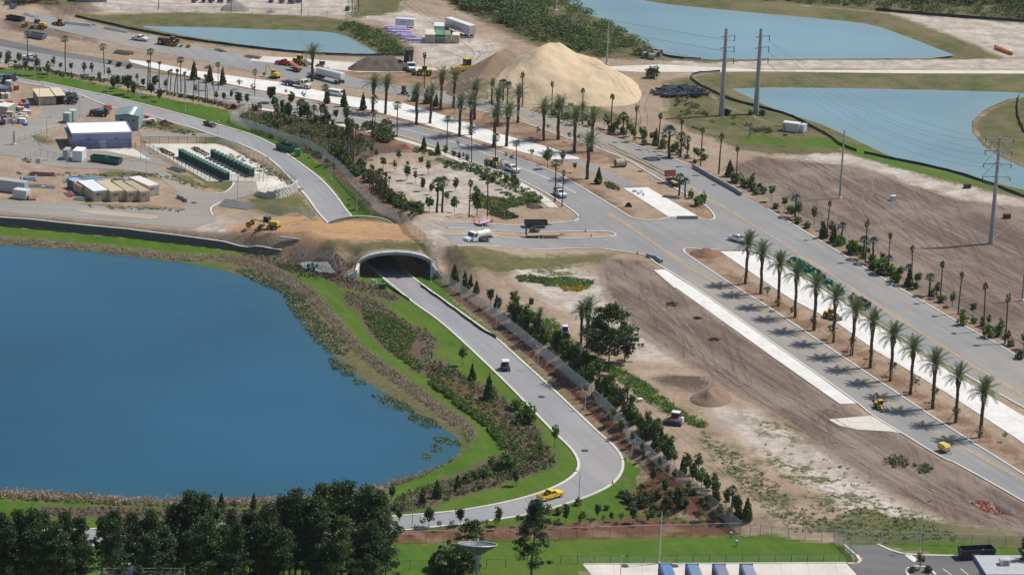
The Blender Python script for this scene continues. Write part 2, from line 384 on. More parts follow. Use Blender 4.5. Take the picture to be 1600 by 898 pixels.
# ------------------------------------------------------------------ paved surfaces (outlines on the photo)
W_low = [(-160,74),(0,97),(75,108),(125,117),(200,130),(275,145),(340,156),(400,165),(440,172),(476,179),(507,186),(540,193),(580,202),(624,212),(658,222),(700,238),(738,253),(780,268),(812,281),(850,300),(872,314),(890,326),(903,336),(905,342)]
W_up = [(-160,50),(0,73),(60,83),(120,92),(190,105),(255,118),(332,131),(400,144),(500,162),(560,175),(620,190),(680,205),(716,216),(760,231),(810,248),(860,266),(882,277),(930,306),(975,333),(985,340),(997,343)]
E_up = [(40,18),(100,31),(200,51),(300,71),(400,88),(480,106),(560,123),(616,133),(689,143),(738,153),(820,172),(880,190),(931,207),(1007,231),(1081,259),(1115,280),(1153,300),(1200,327),(1300,388),(1405,450),(1488,498),(1515,514),(1560,538),(1600,563),(1760,660)]
E_low = [(40,35),(120,54),(200,73),(300,93),(400,113),(500,130),(560,139),(622,148),(716,166),(805,187),(860,207),(931,231),(983,251),(1010,268),(1038,285),(1060,297),(1098,318),(1113,331),(1118,343)]
W_r2 = [(1067,391),(1073,398),(1150,449),(1200,479),(1313,555),(1400,613),(1491,673),(1600,741),(1760,842)]
W_l2 = [(1010,398),(1025,412),(1040,420),(1088,450),(1200,530),(1340,629),(1360,647),(1407,675),(1470,714),(1497,725),(1600,783),(1760,880)]
E_l2 = [(1170,391),(1207,402),(1300,458),(1374,506),(1440,547),(1600,637),(1760,728)]
BOUL = W_low+[(895,347),(800,352),(677,348),(700,357),(800,361),(945,361),(960,364),(963,368),(950,371),(800,371),(700,366),(690,366),(715,384),(800,385),(925,386),(990,394)]+W_l2+W_r2[::-1]+[(1072,388),(1125,391)]+E_l2+E_up[::-1]+E_low+[(1105,345),(1091,340),(1045,341),(1032,345)]+W_up[::-1]
PARK_L = [(500,337),(543,378),(594,431),(618,450),(650,476),(682,497),(720,530),(799,605),(865,675),(893,700),(905,720),(903,736),(885,752),(850,768),(799,783),(725,797),(663,803),(592,808),(500,813),(400,817),(250,822),(100,828),(-300,838)]
PARK_R = [(543,337),(588,378),(641,431),(667,450),(723,490),(776,528),(800,550),(870,613),(932,673),(950,688),(968,706),(974,721),(972,738),(957,757),(925,773),(888,786),(845,799),(800,808),(760,814),(700,821),(640,827),(592,832),(500,838),(400,842),(250,848),(100,854),(-300,866)]
UP_L = [(-160,100),(0,124),(50,132),(88,139),(120,146),(175,170),(215,175),(262,190),(300,200),(350,217),(395,233),(425,250),(452,277),(480,307),(500,337)]
UP_R = [(-160,92),(0,116),(100,135),(213,160),(313,187),(351,198),(400,213),(430,228),(460,249),(500,278),(525,305),(543,332)]
def road_pts():
    z = lambda p: P(p[0], p[1], LOW)
    l = [tuple(G(*p)[:2]) for p in UP_L]+[z(p) for p in PARK_L[1:4]]+[tuple(G(*p)[:2]) for p in PARK_L[4:]]
    r = [tuple(G(*p)[:2]) for p in UP_R]+[z(p) for p in PARK_R[1:4]]+[tuple(G(*p)[:2]) for p in PARK_R[4:]]
    return smooth(l, 2), smooth(r, 2)
park_l, park_r = road_pts()

def sheet(name, pts, mat, off=0.03, kind='structure', px=True, step=3.0, road=False, sink=True, label=None, cat=None, parent=None):
    """a surface laid on the land following its height"""
    w = [tuple(p[:2]) for p in (GL(pts) if px else pts)]
    w = dens(w, step, True)
    if sink: SUNK.append(w)
    a = np.array(w); x0, y0 = a.min(0); x1, y1 = a.max(0)
    gx, gy = np.meshgrid(np.arange(x0+step/2, x1, step), np.arange(y0+step/2, y1, step))
    gx, gy = gx.ravel(), gy.ravel()
    k = sdf(w[::max(1, len(w)//400)], gx, gy) > step*.35
    vs = [Vector(p) for p in w]+[Vector((a_, b_)) for a_, b_ in zip(gx[k], gy[k])]
    n = len(w)
    v, e, f, *_ = delaunay_2d_cdt(vs, [(i, (i+1) % n) for i in range(n)], [list(range(n))], 1, 1e-4)
    vx = np.array([(q.x, q.y) for q in v])
    z = Hf(vx[:, 0], vx[:, 1], road=road)+off
    me = bpy.data.meshes.new(name); me.from_pydata([(float(q[0]), float(q[1]), float(c)) for q, c in zip(vx, z)], [], [tuple(t) for t in f])
    me.materials.append(mat); me.update()
    if len(me.polygons) and sum(p.normal.z for p in me.polygons) < 0: me.flip_normals()
    o = link(name, me, parent)
    if parent: CH.setdefault(parent.name, []).append(o)
    return tag(o, label, cat, kind=kind) if not parent else o
SUNK = []
def ribbon(name, pts, w, mat, off=0.05, h=0.0, px=True, road=False, kind='structure', closed=False, step=2.0, parent=None, wp=None):
    """a strip of width w along a line; h > 0 makes it a raised kerb"""
    q = [tuple(p[:2]) for p in (GL(pts) if px else pts)]
    q = dens(smooth(q, 1, closed), step, closed); a = np.array(q); n = len(a)
    d = np.roll(a, -1, 0)-np.roll(a, 1, 0)
    if not closed: d[0] = a[1]-a[0]; d[-1] = a[-1]-a[-2]
    d /= np.linalg.norm(d, axis=1)[:, None]+1e-9; nr = np.stack([-d[:, 1], d[:, 0]], 1)
    A, B = a+nr*w/2, a-nr*w/2
    za = Hf(a[:, 0], a[:, 1], road=road)+off
    mb = MB()
    if h <= 0:
        vs = [(A[i, 0], A[i, 1], za[i]) for i in range(n)]+[(B[i, 0], B[i, 1], za[i]) for i in range(n)]
        m = n if closed else n-1
        mb.add(vs, [(i, n+i, n+(i+1) % n, (i+1) % n) for i in range(m)])
    else:
        vs = []
        for i in range(n): vs += [(A[i,0], A[i,1], za[i]-.25), (A[i,0], A[i,1], za[i]+h), (B[i,0], B[i,1], za[i]+h), (B[i,0], B[i,1], za[i]-.25)]
        m = n if closed else n-1; fs = []
        for i in range(m):
            j = (i+1) % n
            for k in range(3): fs.append((4*i+k, 4*i+k+1, 4*j+k+1, 4*j+k))
        mb.add(vs, fs)
    o = mb.build(name, mat, parent)
    if not parent: tag(o, kind=kind)
    return o

# ------------------------------------------------------------------ materials of the setting
def m_asphalt(name, base, dusty=(.36,.30,.23), dust=.35, rz=0.0):
    t = NT(name); t.b.inputs['Roughness'].default_value = .88
    a = tuple(q*.86 for q in base); b = tuple(q*1.13 for q in base)
    c = t.mix(t.rng(t.noise(.05, 4, .6), .3, .7), a, b)
    st = t.noise(.45, 3, .6, stretch=(.05, 1, 1), rz=rz)
    c = t.mix(t.math('MULTIPLY', t.rng(st, .40, .60), .55), c, tuple(q*.78 for q in base))
    c = t.mix(t.math('MULTIPLY', t.rng(t.noise(.03, 5, .62, stretch=(.35, 1, 1), rz=rz), .5, .68), dust), c, dusty)
    c = t.mix(t.math('MULTIPLY', t.rng(t.noise(6, 2, .7), .35, .7), .22), c, tuple(q*.7 for q in base))
    t.col(c); t.bump(t.noise(9, 2, .7), .25, .03); return t.m
def m_concrete(name, base, joint=0, rz=0):
    t = NT(name); t.b.inputs['Roughness'].default_value = .85
    c = t.mix(t.rng(t.noise(.18, 4, .6), .3, .7), tuple(q*.88 for q in base), tuple(min(.9, q*1.08) for q in base))
    c = t.mix(t.math('MULTIPLY', t.rng(t.noise(.8, 4, .7), .52, .72), .4), c, (.36, .31, .25))
    if joint:
        br = t.new('ShaderNodeTexBrick'); br.offset = 0; br.inputs['Scale'].default_value = 1
        br.inputs['Brick Width'].default_value = joint; br.inputs['Row Height'].default_value = joint; br.inputs['Mortar Size'].default_value = .05
        mp = t.new('ShaderNodeMapping'); mp.inputs['Rotation'].default_value = (0, 0, rz); t.lk(t.co(), mp.inputs[0]); t.lk(mp.outputs[0], br.inputs['Vector'])
        c = t.mix(t.math('MULTIPLY', br.outputs['Fac'], .5), c, (.22, .2, .18))
    t.col(c); return t.m
RZ_B = -ang((1100, 435), (1500, 680))      # lets a mapping follow the boulevard
RZ_P = -ang((700, 505), (860, 650))
M = {}
M['asphalt'] = m_asphalt('asphalt', (.262, .256, .248), rz=RZ_B, dust=.75)
M['asphalt_park'] = m_asphalt('asphalt_park', (.285, .284, .290), rz=RZ_P, dust=.3)
M['asphalt_yard'] = m_asphalt('asphalt_yard', (.29, .265, .235), dust=.6)
M['asphalt_dark'] = m_asphalt('asphalt_dark', (.13, .13, .13), dust=.25)
M['concrete'] = m_concrete('concrete', (.66, .64, .59))
M['concrete_white'] = m_concrete('concrete_white', (.70, .675, .63), 4.5, RZ_B)
M['concrete_warm'] = m_concrete('concrete_warm', (.60, .56, .48), 5)
M['kerb'] = m_concrete('kerb', (.58, .55, .48))
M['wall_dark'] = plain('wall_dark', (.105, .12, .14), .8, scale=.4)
M['wall_grey'] = plain('wall_grey', (.30, .30, .29), .85, scale=.3, grime=(.18, .17, .15))
M['wall_white'] = plain('wall_white', (.62, .62, .60), .8, scale=.4)

def m_ground():
    t = NT('ground'); b = t.b; b.inputs['Roughness'].default_value = .95; b.inputs['Specular IOR Level'].default_value = .15
    nL = t.noise(.035, 5, .6); nM = t.noise(.16, 5, .62); nF = t.noise(.7, 5, .68); nX = t.noise(2.6, 3, .7)
    tr = t.noise(.30, 4, .62, stretch=(.045, 1, 1), rz=RZ_B, dist=.6)
    tr2 = t.noise(.9, 3, .6, stretch=(.05, 1, 1), rz=RZ_B+.35, dist=1.2)
    edge = t.math('ADD', t.math('MULTIPLY', t.math('SUBTRACT', nM, .5), 1.0), t.math('MULTIPLY', t.math('SUBTRACT', nF, .5), .7))
    edge2 = t.math('ADD', t.math('MULTIPLY', t.math('SUBTRACT', nL, .5), 1.0), t.math('MULTIPLY', edge, .6))
    # sandy construction dirt
    base = t.mix(t.rng(nL, .35, .65), (.30, .215, .145), (.40, .305, .222))
    base = t.mix(t.math('MULTIPLY', t.rng(nM, .42, .6), .6), base, (.24, .17, .12))
    base = t.mix(t.math('MULTIPLY', t.rng(nX, .52, .66), .4), base, (.19, .135, .095))
    base = t.mix(t.math('MULTIPLY', t.rng(nF, .5, .7), .55), base, (.46, .385, .30))
    base = t.mix(t.math('MULTIPLY', t.rng(tr2, .54, .66), .35), base, (.24, .18, .13))
    def layer(c, name, colr, amp, soft, e=edge):
        f = t.rng(t.math('ADD', t.attr('z_'+name), t.math('MULTIPLY', e, amp)), -soft, soft)
        return t.mix(f, c, colr), f
    pale = t.mix(t.rng(nM, .35, .62), (.56, .495, .425), (.34, .28, .23))
    pale = t.mix(t.math('MULTIPLY', t.rng(nF, .48, .66), .6), pale, (.235, .20, .165))
    pale = t.mix(t.math('MULTIPLY', t.rng(nX, .55, .75), .35), pale, (.68, .63, .56))
    c, _ = layer(base, 'pale', pale, 5, 1.2, edge2)
    br = t.mix(t.rng(nL, .32, .66), (.105, .076, .060), (.185, .136, .105))
    br = t.mix(t.math('MULTIPLY', t.rng(tr, .44, .62), .6), br, (.27, .21, .17))
    br = t.mix(t.math('MULTIPLY', t.rng(tr2, .53, .63), .5), br, (.075, .056, .046))
    br = t.mix(t.math('MULTIPLY', t.rng(t.noise(1.5, 3, .65, stretch=(.06, 1, 1), rz=RZ_B-.25, dist=1.0), .56, .66), .3), br, (.31, .245, .195))
    br = t.mix(t.math('MULTIPLY', t.rng(t.math('ADD', nL, t.math('MULTIPLY', nM, .35)), .70, .80), .3), br, (.33, .27, .22))
    br = t.mix(t.math('MULTIPLY', t.rng(nF, .55, .75), .3), br, (.29, .235, .19))
    c, _ = layer(c, 'brown', br, 4, 1.0, edge2)
    og = t.mix(t.rng(nM, .3, .65), (.48, .29, .14), (.37, .225, .125))
    og = t.mix(t.math('MULTIPLY', t.rng(nF, .5, .68), .4), og, (.27, .15, .08))
    c, _ = layer(c, 'orange', og, 3, 1.2)
    ve = t.mix(t.rng(nM, .4, .58), (.33, .23, .155), (.20, .125, .08)); ve = t.mix(t.math('MULTIPLY', t.rng(nF, .5, .68), .7), ve, (.15, .085, .055))
    c, _ = layer(c, 'verge', ve, 2.5, .7)
    sc1 = t.mix(t.rng(nM, .35, .62), (.085, .095, .038), (.19, .145, .085)); sc1 = t.mix(t.math('MULTIPLY', t.rng(nF, .42, .62), .6), sc1, (.05, .065, .025))
    c, _ = layer(c, 'scrub', sc1, 6, 1.0)
    ro = t.mix(t.rng(nM, .38, .6), (.085, .105, .032), (.165, .135, .07)); ro = t.mix(t.math('MULTIPLY', t.rng(nF, .45, .66), .6), ro, (.07, .075, .03))
    ro = t.mix(t.math('MULTIPLY', t.rng(nL, .5, .62), .6), ro, (.20, .165, .09))
    c, _ = layer(c, 'rough', ro, 4, .8)
    wd_ = t.mix(t.rng(nF, .35, .6), (.06, .085, .02), (.11, .12, .045))
    f = t.math('MULTIPLY', t.rng(t.math('ADD', t.attr('z_weed'), t.math('MULTIPLY', edge2, 6)), -1, 2), t.rng(t.math('ADD', nF, t.math('MULTIPLY', nM, .8)), .86, .98))
    c = t.mix(f, c, wd_)
    la = t.mix(t.rng(nM, .3, .68), (.052, .115, .010), (.080, .152, .015)); la = t.mix(t.math('MULTIPLY', t.rng(nL, .45, .66), .5), la, (.12, .15, .03))
    la = t.mix(t.math('MULTIPLY', t.rng(nF, .45, .7), .35), la, (.055, .09, .015))
    la = t.mix(t.math('MULTIPLY', t.rng(t.noise(.5, 3, .6, stretch=(.08, 1, 1), rz=RZ_P), .5, .66), .35), la, (.13, .155, .04))
    c, _ = layer(c, 'lawn', la, .5, .25)
    re = t.mix(t.rng(nF, .35, .65), (.17, .135, .075), (.085, .10, .035))
    c, _ = layer(c, 'reed', re, 2.5, .8)
    mu = t.mix(t.rng(nF, .35, .65), (.17, .075, .045), (.11, .05, .032)); mu = t.mix(t.math('MULTIPLY', t.rng(nM, .5, .62), .7), mu, (.26, .17, .11))
    c, _ = layer(c, 'mulch', mu, 2.0, .6)
    be = t.mix(t.rng(nF, .35, .65), (.14, .095, .075), (.09, .062, .05))
    c, _ = layer(c, 'bed', be, .5, .3)
    t.col(c)
    h = t.math('ADD', t.math('MULTIPLY', nF, .6), t.math('MULTIPLY', nX, .4)); h = t.math('ADD', h, t.math('MULTIPLY', tr, .5))
    t.bump(h, .7, .35)
    return t.m

# ------------------------------------------------------------------ roads, pavements, kerbs
sheet('road', BOUL, M['asphalt'], .03, step=4)
sheet('park_road', park_l+park_r[::-1], M['asphalt_park'], .03, px=False, road=True)
strip1 = [(200,93),(240,98),(300,110),(400,124),(448,130),(493,141),(547,151),(599,158),(631,162),(716,187),(783,210),(860,231),(905,247),(905,249),(858,249),(849,246),(783,230),(720,211),(649,191),(573,171),(501,158),(467,152),(400,140),(330,126),(260,112),(205,98)]
strip2 = [(1125,393),(1168,393),(1207,405),(1300,462),(1374,511),(1440,555),(1600,650),(1760,744),(1760,800),(1575,676),(1475,611),(1367,547),(1309,505),(1234,466),(1180,430)]
sheet('pavement', strip1, M['concrete_white'], .05); sheet('pavement', strip2, M['concrete_white'], .05)
sheet('pavement', [(974,294),(1012,293),(1091,338),(1045,339)], M['concrete_white'], .05)
sheet('road', [(884,250),(905,250),(927,256),(998,291),(974,293)], M['asphalt'], .03)
sheet('pavement', [(1023,422),(1039,421),(1087,451),(1199,530),(1338,630),(1313,631),(1200,552),(1058,451)], M['concrete_white'], .05)
sheet('pavement', [(1294,655),(1362,649),(1408,677),(1392,674),(1340,671),(1312,665)], M['concrete_warm'], .05)
path_l = [(400,171),(440,177),(476,184),(507,191),(545,200),(585,210),(621,219),(656,229),(700,246),(740,262),(790,284),(820,298),(845,314),(858,325)]
path_r = [(873,325),(862,314),(838,298),(815,285),(780,271),(740,256),(700,241),(656,225),(621,215),(585,206),(545,196),(507,187),(476,180),(440,174),(400,167)]
sheet('path', path_l+path_r, M['concrete_warm'], .05)
# yard: lanes, aprons and pads
sheet('yard_road', [(-160,318),(0,310),(60,316),(130,322),(230,328),(300,330),(345,322),(350,318),(330,325),(283,303),(240,272),(190,262),(100,262),(60,258),(20,245),(-160,215),(-160,170),(0,190),(40,200),(62,225),(70,236),(120,250),(190,250),(240,256),(262,262),(300,290),(330,300),(352,300),(362,292),(385,284),(404,285),(405,297),(385,308),(375,312),(345,318),(328,325),(330,338),(338,345),(320,350),(300,357),(180,347),(0,331),(-160,322)][:0] or
      [(-160,316),(0,313),(60,315),(150,321),(240,327),(288,326),(292,318),(284,304),(240,272),(190,265),(100,262),(60,257),(25,245),(-60,235),(-60,195),(10,195),(40,203),(66,232),(110,249),(160,256),(215,250),(250,262),(282,282),(315,300),(350,302),(364,293),(362,284),(400,284),(407,296),(390,306),(345,316),(330,324),(334,336),(338,345),(320,351),(300,357),(180,347),(0,331),(-160,322)], M['asphalt_yard'], .03)
sheet('yard_road', [(-60,192),(8,194),(38,203),(60,196),(50,190),(85,170),(110,158),(124,148),(176,172),(150,178),(120,190),(95,205),(60,215),(24,214),(0,212),(-60,215)][:0] or
      [(120,147),(174,171),(140,176),(96,192),(70,205),(55,212),(28,214),(24,206),(45,196),(52,186),(68,172),(96,156)], M['asphalt_yard'], .035)
sheet('service_yard', [(100,212),(150,235),(215,232),(222,224),(262,214),(338,218),(338,206),(262,206),(215,205),(214,196),(120,205)][:0] or [(60,222),(90,233),(170,236),(206,236),(232,233),(245,247),(262,260),(240,256),(205,247),(160,252),(100,245),(66,232)], M['asphalt_yard'], .04)
sheet('concrete_pad', [(110,234),(160,231),(208,232),(236,250),(205,244),(165,236)], M['concrete_warm'], .055)
sheet('gravel_yard', [(224,225),(338,225),(352,228),(395,252),(455,293),(452,300),(405,307),(400,284),(360,283),(325,284)], M['concrete_warm'], .045)
sheet('service_yard', [(215,205),(262,207),(338,209),(338,215),(280,216),(222,216)], M['asphalt_yard'], .04)
sheet('median_island', [(112,328),(170,329),(245,337),(248,341),(236,343),(150,335)], m_asphalt('island_dirt', (.44,.36,.28), dust=.2), .07, sink=False)
sheet('tarp', [(341,322),(352,311),(402,320),(387,328)], M['asphalt_dark'], .10, sink=False, label='black plastic sheeting spread on the ground beside the yard road corner', cat='tarpaulin', kind=None)
# bottom edge: loading pad and car park
sheet('concrete_pad', [(910,881),(1322,879),(1345,905),(1480,1080),(1080,1080)], M['concrete_warm'], .05)
sheet('car_park', [(1324,879),(1345,877),(1350,870),(1322,852),(1370,851),(1400,864),(1430,867),(1500,867),(1760,868),(1760,1080),(1482,1080),(1347,905)], M['asphalt_dark'], .04)
sheet('road', [(1030,101),(1200,110),(1400,110),(1760,111),(1760,116),(1400,115),(1200,112),(1080,113),(1000,113),(900,107),(960,104)], M['concrete_warm'], .04)
sheet('road', [(390,95),(480,104),(560,113),(640,113),(705,109),(640,104),(560,99),(450,90),(400,88)], M['concrete_warm'], .05)
sheet('bike_lane', [(-160,38),(0,61),(87,79),(200,98),(300,115),(200,105),(87,88),(0,71),(-160,48)], M['asphalt_dark'], .04)
# kerbs
K = lambda pts, w=.45, px=True, road=False, h=.13: ribbon('kerb', pts, w, M['kerb'], .02, h, px, road)
K(W_low[1:]+[(895,347),(800,351),(690,347)]); K(W_up[5:]+[(1020,345),(1046,340)])
K(E_up[8:15]); K(E_up[17:]); K(E_low[8:]+[(1105,345),(1091,340)])
K(W_l2); K(W_r2[::-1]+[(1072,388),(1125,391)]); K(E_l2)
K([(700,357),(800,361),(945,361),(960,364),(963,368),(950,371),(800,371),(700,366)]); K([(715,385),(800,386),(925,387),(990,395),(1010,399)])
K([(1055,451),(1022,422)]); K([(1199,552),(1312,631)], .3)
i0 = int(len(park_l)*.56)
K(park_l[8:-2], .55, False, True); K(park_r[8:-2], .55, False, True)
K([(404,284),(408,296),(390,306),(362,314)][:0] or [(366,285),(362,293),(352,301),(335,303)], .4); K([(345,316),(332,322),(328,328),(333,338)], .4)
K([(1318,850),(1346,874),(1340,880),(1324,880)], .5); K([(1371,850),(1400,863),(1428,867),(1490,868)], .5); K([(912,881),(1322,879)], .4)
K([(1425,905),(1415,893),(1420,886),(1435,884),(1452,887),(1462,898)], .5)
# worn centre lines and lane marks
M['line_tan'] = plain('line_tan', (.35, .295, .22), .85, scale=.5, var=.2, grime=(.26,.25,.23)); M['line_white'] = plain('line_white', (.62, .60, .56), .8)
def m_dust():
    t = NT('dust'); t.col((.42, .345, .26)); t.b.inputs['Roughness'].default_value = 1
    tr = t.new('ShaderNodeBsdfTransparent'); mx = t.new('ShaderNodeMixShader')
    f = t.math('MULTIPLY', t.rng(t.math('ADD', t.noise(.25, 5, .7, stretch=(.2, 1, 1), rz=RZ_B), t.math('MULTIPLY', t.noise(2, 2), .2)), .45, .68), .8)
    t.lk(f, mx.inputs[0]); t.lk(tr.outputs[0], mx.inputs[1]); t.lk(t.b.outputs[0], mx.inputs[2]); t.lk(mx.outputs[0], t.out.inputs['Surface']); return t.m
M['dust'] = m_dust()
cl_w = [(950,333),(1015,375),(1075,418),(1125,445),(1205,492),(1283,547),(1400,634),(1465,675),(1538,718),(1600,750),(1760,846)]
cl_e = [(945,225),(1040,272),(1103,308),(1200,366),(1275,413),(1330,450),(1425,512),(1600,619),(1760,715)]
cl_w0 = [(330,143),(430,158),(520,176),(620,199),(700,219),(760,240),(812,262),(860,280),(900,302)]
for c in (cl_w, cl_e): ribbon('dust', c, 2.4, M['dust'], .05); ribbon('road_marking', c, .6, M['line_tan'], .065)
ribbon('road_marking', cl_w0, .35, M['line_white'], .06)
ribbon('dust', [(740,163),(830,187),(931,219),(1000,252),(1060,287)], 5, M['dust'], .05)
for a, b in (((1473,888),(1487,898)),((1501,888),(1516,900))): ribbon('road_marking', [a, b], .2, M['line_white'], .06)
ribbon('road_marking', [(1418,866),(1432,877)], 1.3, M['line_white'], .06)

def tyre(pts, gauge=2.0, w=.34, m='track_pale', off=.07):
    """wheel tracks worn in the dirt: two strips along a path"""
    q = [tuple(p[:2]) for p in GL(pts)]; q = dens(smooth(q, 3), 1.6); a = np.array(q); d = np.gradient(a, axis=0); d /= np.linalg.norm(d, axis=1)[:, None]; nr = np.stack([-d[:, 1], d[:, 0]], 1)
    for s_ in (-1, 1): ribbon('tyre_track', [tuple(v) for v in a+nr*gauge/2*s_], w, M[m], off, 0, False)
def m_track(name, c, lo):
    t = NT(name); t.col(c); t.b.inputs['Roughness'].default_value = 1; tr = t.new('ShaderNodeBsdfTransparent'); mx = t.new('ShaderNodeMixShader')
    t.lk(t.math('MULTIPLY', t.rng(t.noise(.35, 5, .75), lo, lo+.25), .55), mx.inputs[0]); t.lk(tr.outputs[0], mx.inputs[1]); t.lk(t.b.outputs[0], mx.inputs[2]); t.lk(mx.outputs[0], t.out.inputs['Surface']); return t.m
M['track_pale'] = m_track('track_pale', (.44,.355,.28), .40); M['track_dark'] = m_track('track_dark', (.10,.075,.06), .40)
for i, (pp, m) in enumerate([([(1195,262),(1240,300),(1300,325),(1360,345),(1420,375),(1500,420),(1600,480)],'p'),([(1350,275),(1360,290),(1356,305),(1350,320)],'p'),([(1420,300),(1440,320),(1442,335),(1420,342),(1400,352)],'p'),
    ([(1600,330),(1597,345),(1580,355),(1560,372)],'p'),([(1210,255),(1300,262),(1400,290),(1480,320),(1600,372)],'d'),([(1180,270),(1250,310),(1330,350),(1420,390),(1520,450),(1600,500)],'d'),([(1440,325),(1500,355),(1545,378),(1600,400)],'d'),
    ([(1240,330),(1300,372),(1380,412),(1450,450),(1540,500),(1600,545)],'d'),([(1230,350),(1280,345),(1315,352),(1325,375)],'p'),([(1460,400),(1520,440),(1600,470)],'p'),([(1500,470),(1560,455),(1600,448)],'p'),
    ([(1000,455),(1040,480),(1070,510),(1090,545),(1130,580),(1180,610),(1260,650),(1360,710),(1480,775),(1600,822)],'p'),([(1010,465),(1050,500),(1085,550),(1140,600),(1220,650),(1320,705),(1440,770),(1560,815)],'p'),([(960,470),(1010,500),(1060,530),(1120,575),(1200,630)],'d'),
    ([(1120,520),(1150,560),(1210,600),(1290,650),(1400,720),(1500,780)],'d'),([(1180,600),(1240,625),(1290,640),(1330,650)],'p'),([(1230,660),(1300,690),(1380,740),(1460,790),(1540,822)],'d'),([(960,590),(1000,620),(1060,670),(1130,730),(1200,785),(1260,830)],'p'),([(830,460),(870,480),(900,490),(920,470),(900,455)],'p'),
    ([(1300,640),(1280,665),(1300,690),(1350,700)],'d'),([(985,190),(1000,160),(1010,135),(1040,115)],'p'),([(1010,240),(995,215),(1010,190),(1000,165),(1015,140)],'d'),([(690,80),(730,95),(700,110),(660,100)],'d'),([(760,90),(720,110),(690,118)],'p'),([(650,0),(700,35),(760,65),(770,80),(730,105)],'p'),([(630,0),(690,45),(750,80),(740,95)],'d'),
    ([(450,352),(520,347),(600,352),(650,356)],'d'),([(400,362),(470,360),(560,364),(650,372)],'d'),([(20,40),(120,62),(250,90),(380,110)],'d'),([(60,60),(200,90),(350,115)],'p')]): tyre(pp, m='track_pale' if m == 'p' else 'track_dark', off=.06+.004*i)
# ------------------------------------------------------------------ the ground sheet
def build_ground():
    xs = np.arange(-235, 236, .8); ys = np.arange(452, 1086, 1.15)
    def grow(a, hi):
        g = [a]; step = 3.0; v = a[-1] if hi else a[0]; o = []
        while abs(v) < 9000 and len(o) < 40: v += step if hi else -step; o.append(v); step *= 1.3
        return np.array(o if hi else o[::-1])
    xs = np.concatenate([grow(xs, 0), xs, grow(xs, 1)]); ys = np.concatenate([[-3000, -500, 100, 300, 400, 440], ys, grow(ys, 1)])
    X, Y = np.meshgrid(xs, ys); sh = X.shape; x, y = X.ravel(), Y.ravel()
    Z = Hf(x, y)
    rr = np.full(x.shape, -40.)
    for w in SUNK: rr = np.maximum(rr, sdf(w, x, y, 3))
    sc_ = sdf(corr_poly, x, y)
    near_corr = (sc_ > -.5)
    Zs = Z-0.22*np.clip((rr+.1)/.8, 0, 1); Z = np.where(near_corr, Z, Zs)
    V = np.stack([x, y, Z], 1)
    ny, nx = sh; idx = np.arange(nx*ny).reshape(sh)
    F = np.stack([idx[:-1, :-1].ravel(), idx[:-1, 1:].ravel(), idx[1:, 1:].ravel(), idx[1:, :-1].ravel()], 1)
    zf = Z[F]; cut = np.zeros(len(F), bool)              # no earth in the two portal openings
    for C0, U, V_, w in ((PC, PU, PV, PW), (FC, FU, FV, FWD)):
        u = ((x-C0[0])*U[0]+(y-C0[1])*U[1])[F].mean(1); v = ((x-C0[0])*V_[0]+(y-C0[1])*V_[1])[F].mean(1)
        cut |= (np.abs(u) < w/2+.5) & (v > -1.6) & (v < 2.2) & (zf.min(1) < LOW+.6) & (zf.max(1)-zf.min(1) > .9)
    F = F[~cut]
    me = fast_mesh('ground', V, F, m_ground())
    for k in ORDER:
        v = np.full(x.shape, -8.)
        for w in ZW[k]: v = np.maximum(v, sdf(w, x, y, 8))
        v = np.clip(v, -8, 8)
        at = me.attributes.new('z_'+k, 'FLOAT', 'POINT'); at.data.foreach_set('value', v.astype(np.float32))
    me.polygons.foreach_set('use_smooth', [True]*len(F))
    return tag(link('ground', me), kind='structure')
build_ground()

# ------------------------------------------------------------------ water
def m_water(name, deep, rough, ripple):
    t = NT(name); b = t.b; b.inputs['Roughness'].default_value = rough; b.inputs['IOR'].default_value = 1.333
    c = t.mix(t.rng(t.noise(.012, 3, .5), .3, .7), tuple(q*.82 for q in deep), tuple(q*1.2 for q in deep)); sh_ = t.math('ADD', t.attr('shore'), t.math('MULTIPLY', t.math('SUBTRACT', t.noise(.06, 4, .6), .5), 16))
    t.col(t.mix(t.rng(sh_, 0, 11, .55, 0), c, (deep[0]*1.15+.012, deep[1]*1.02+.008, deep[2]*.80)))
    n = t.math('ADD', t.noise(.9, 3, .6, stretch=(1, .5, 1)), t.math('MULTIPLY', t.noise(.25, 2, .5), .8))
    t.bump(n, ripple, .3); t.lk(t.rng(t.noise(.02, 4, .6, stretch=(.35, 1, 1)), .4, .65, rough*.6, rough*3.2), b.inputs['Roughness']); return t.m
M['lake'] = m_water('lake_water', (.017, .082, .135), .07, .14); M['pond'] = m_water('pond_water', (.165, .265, .30), .07, .06)
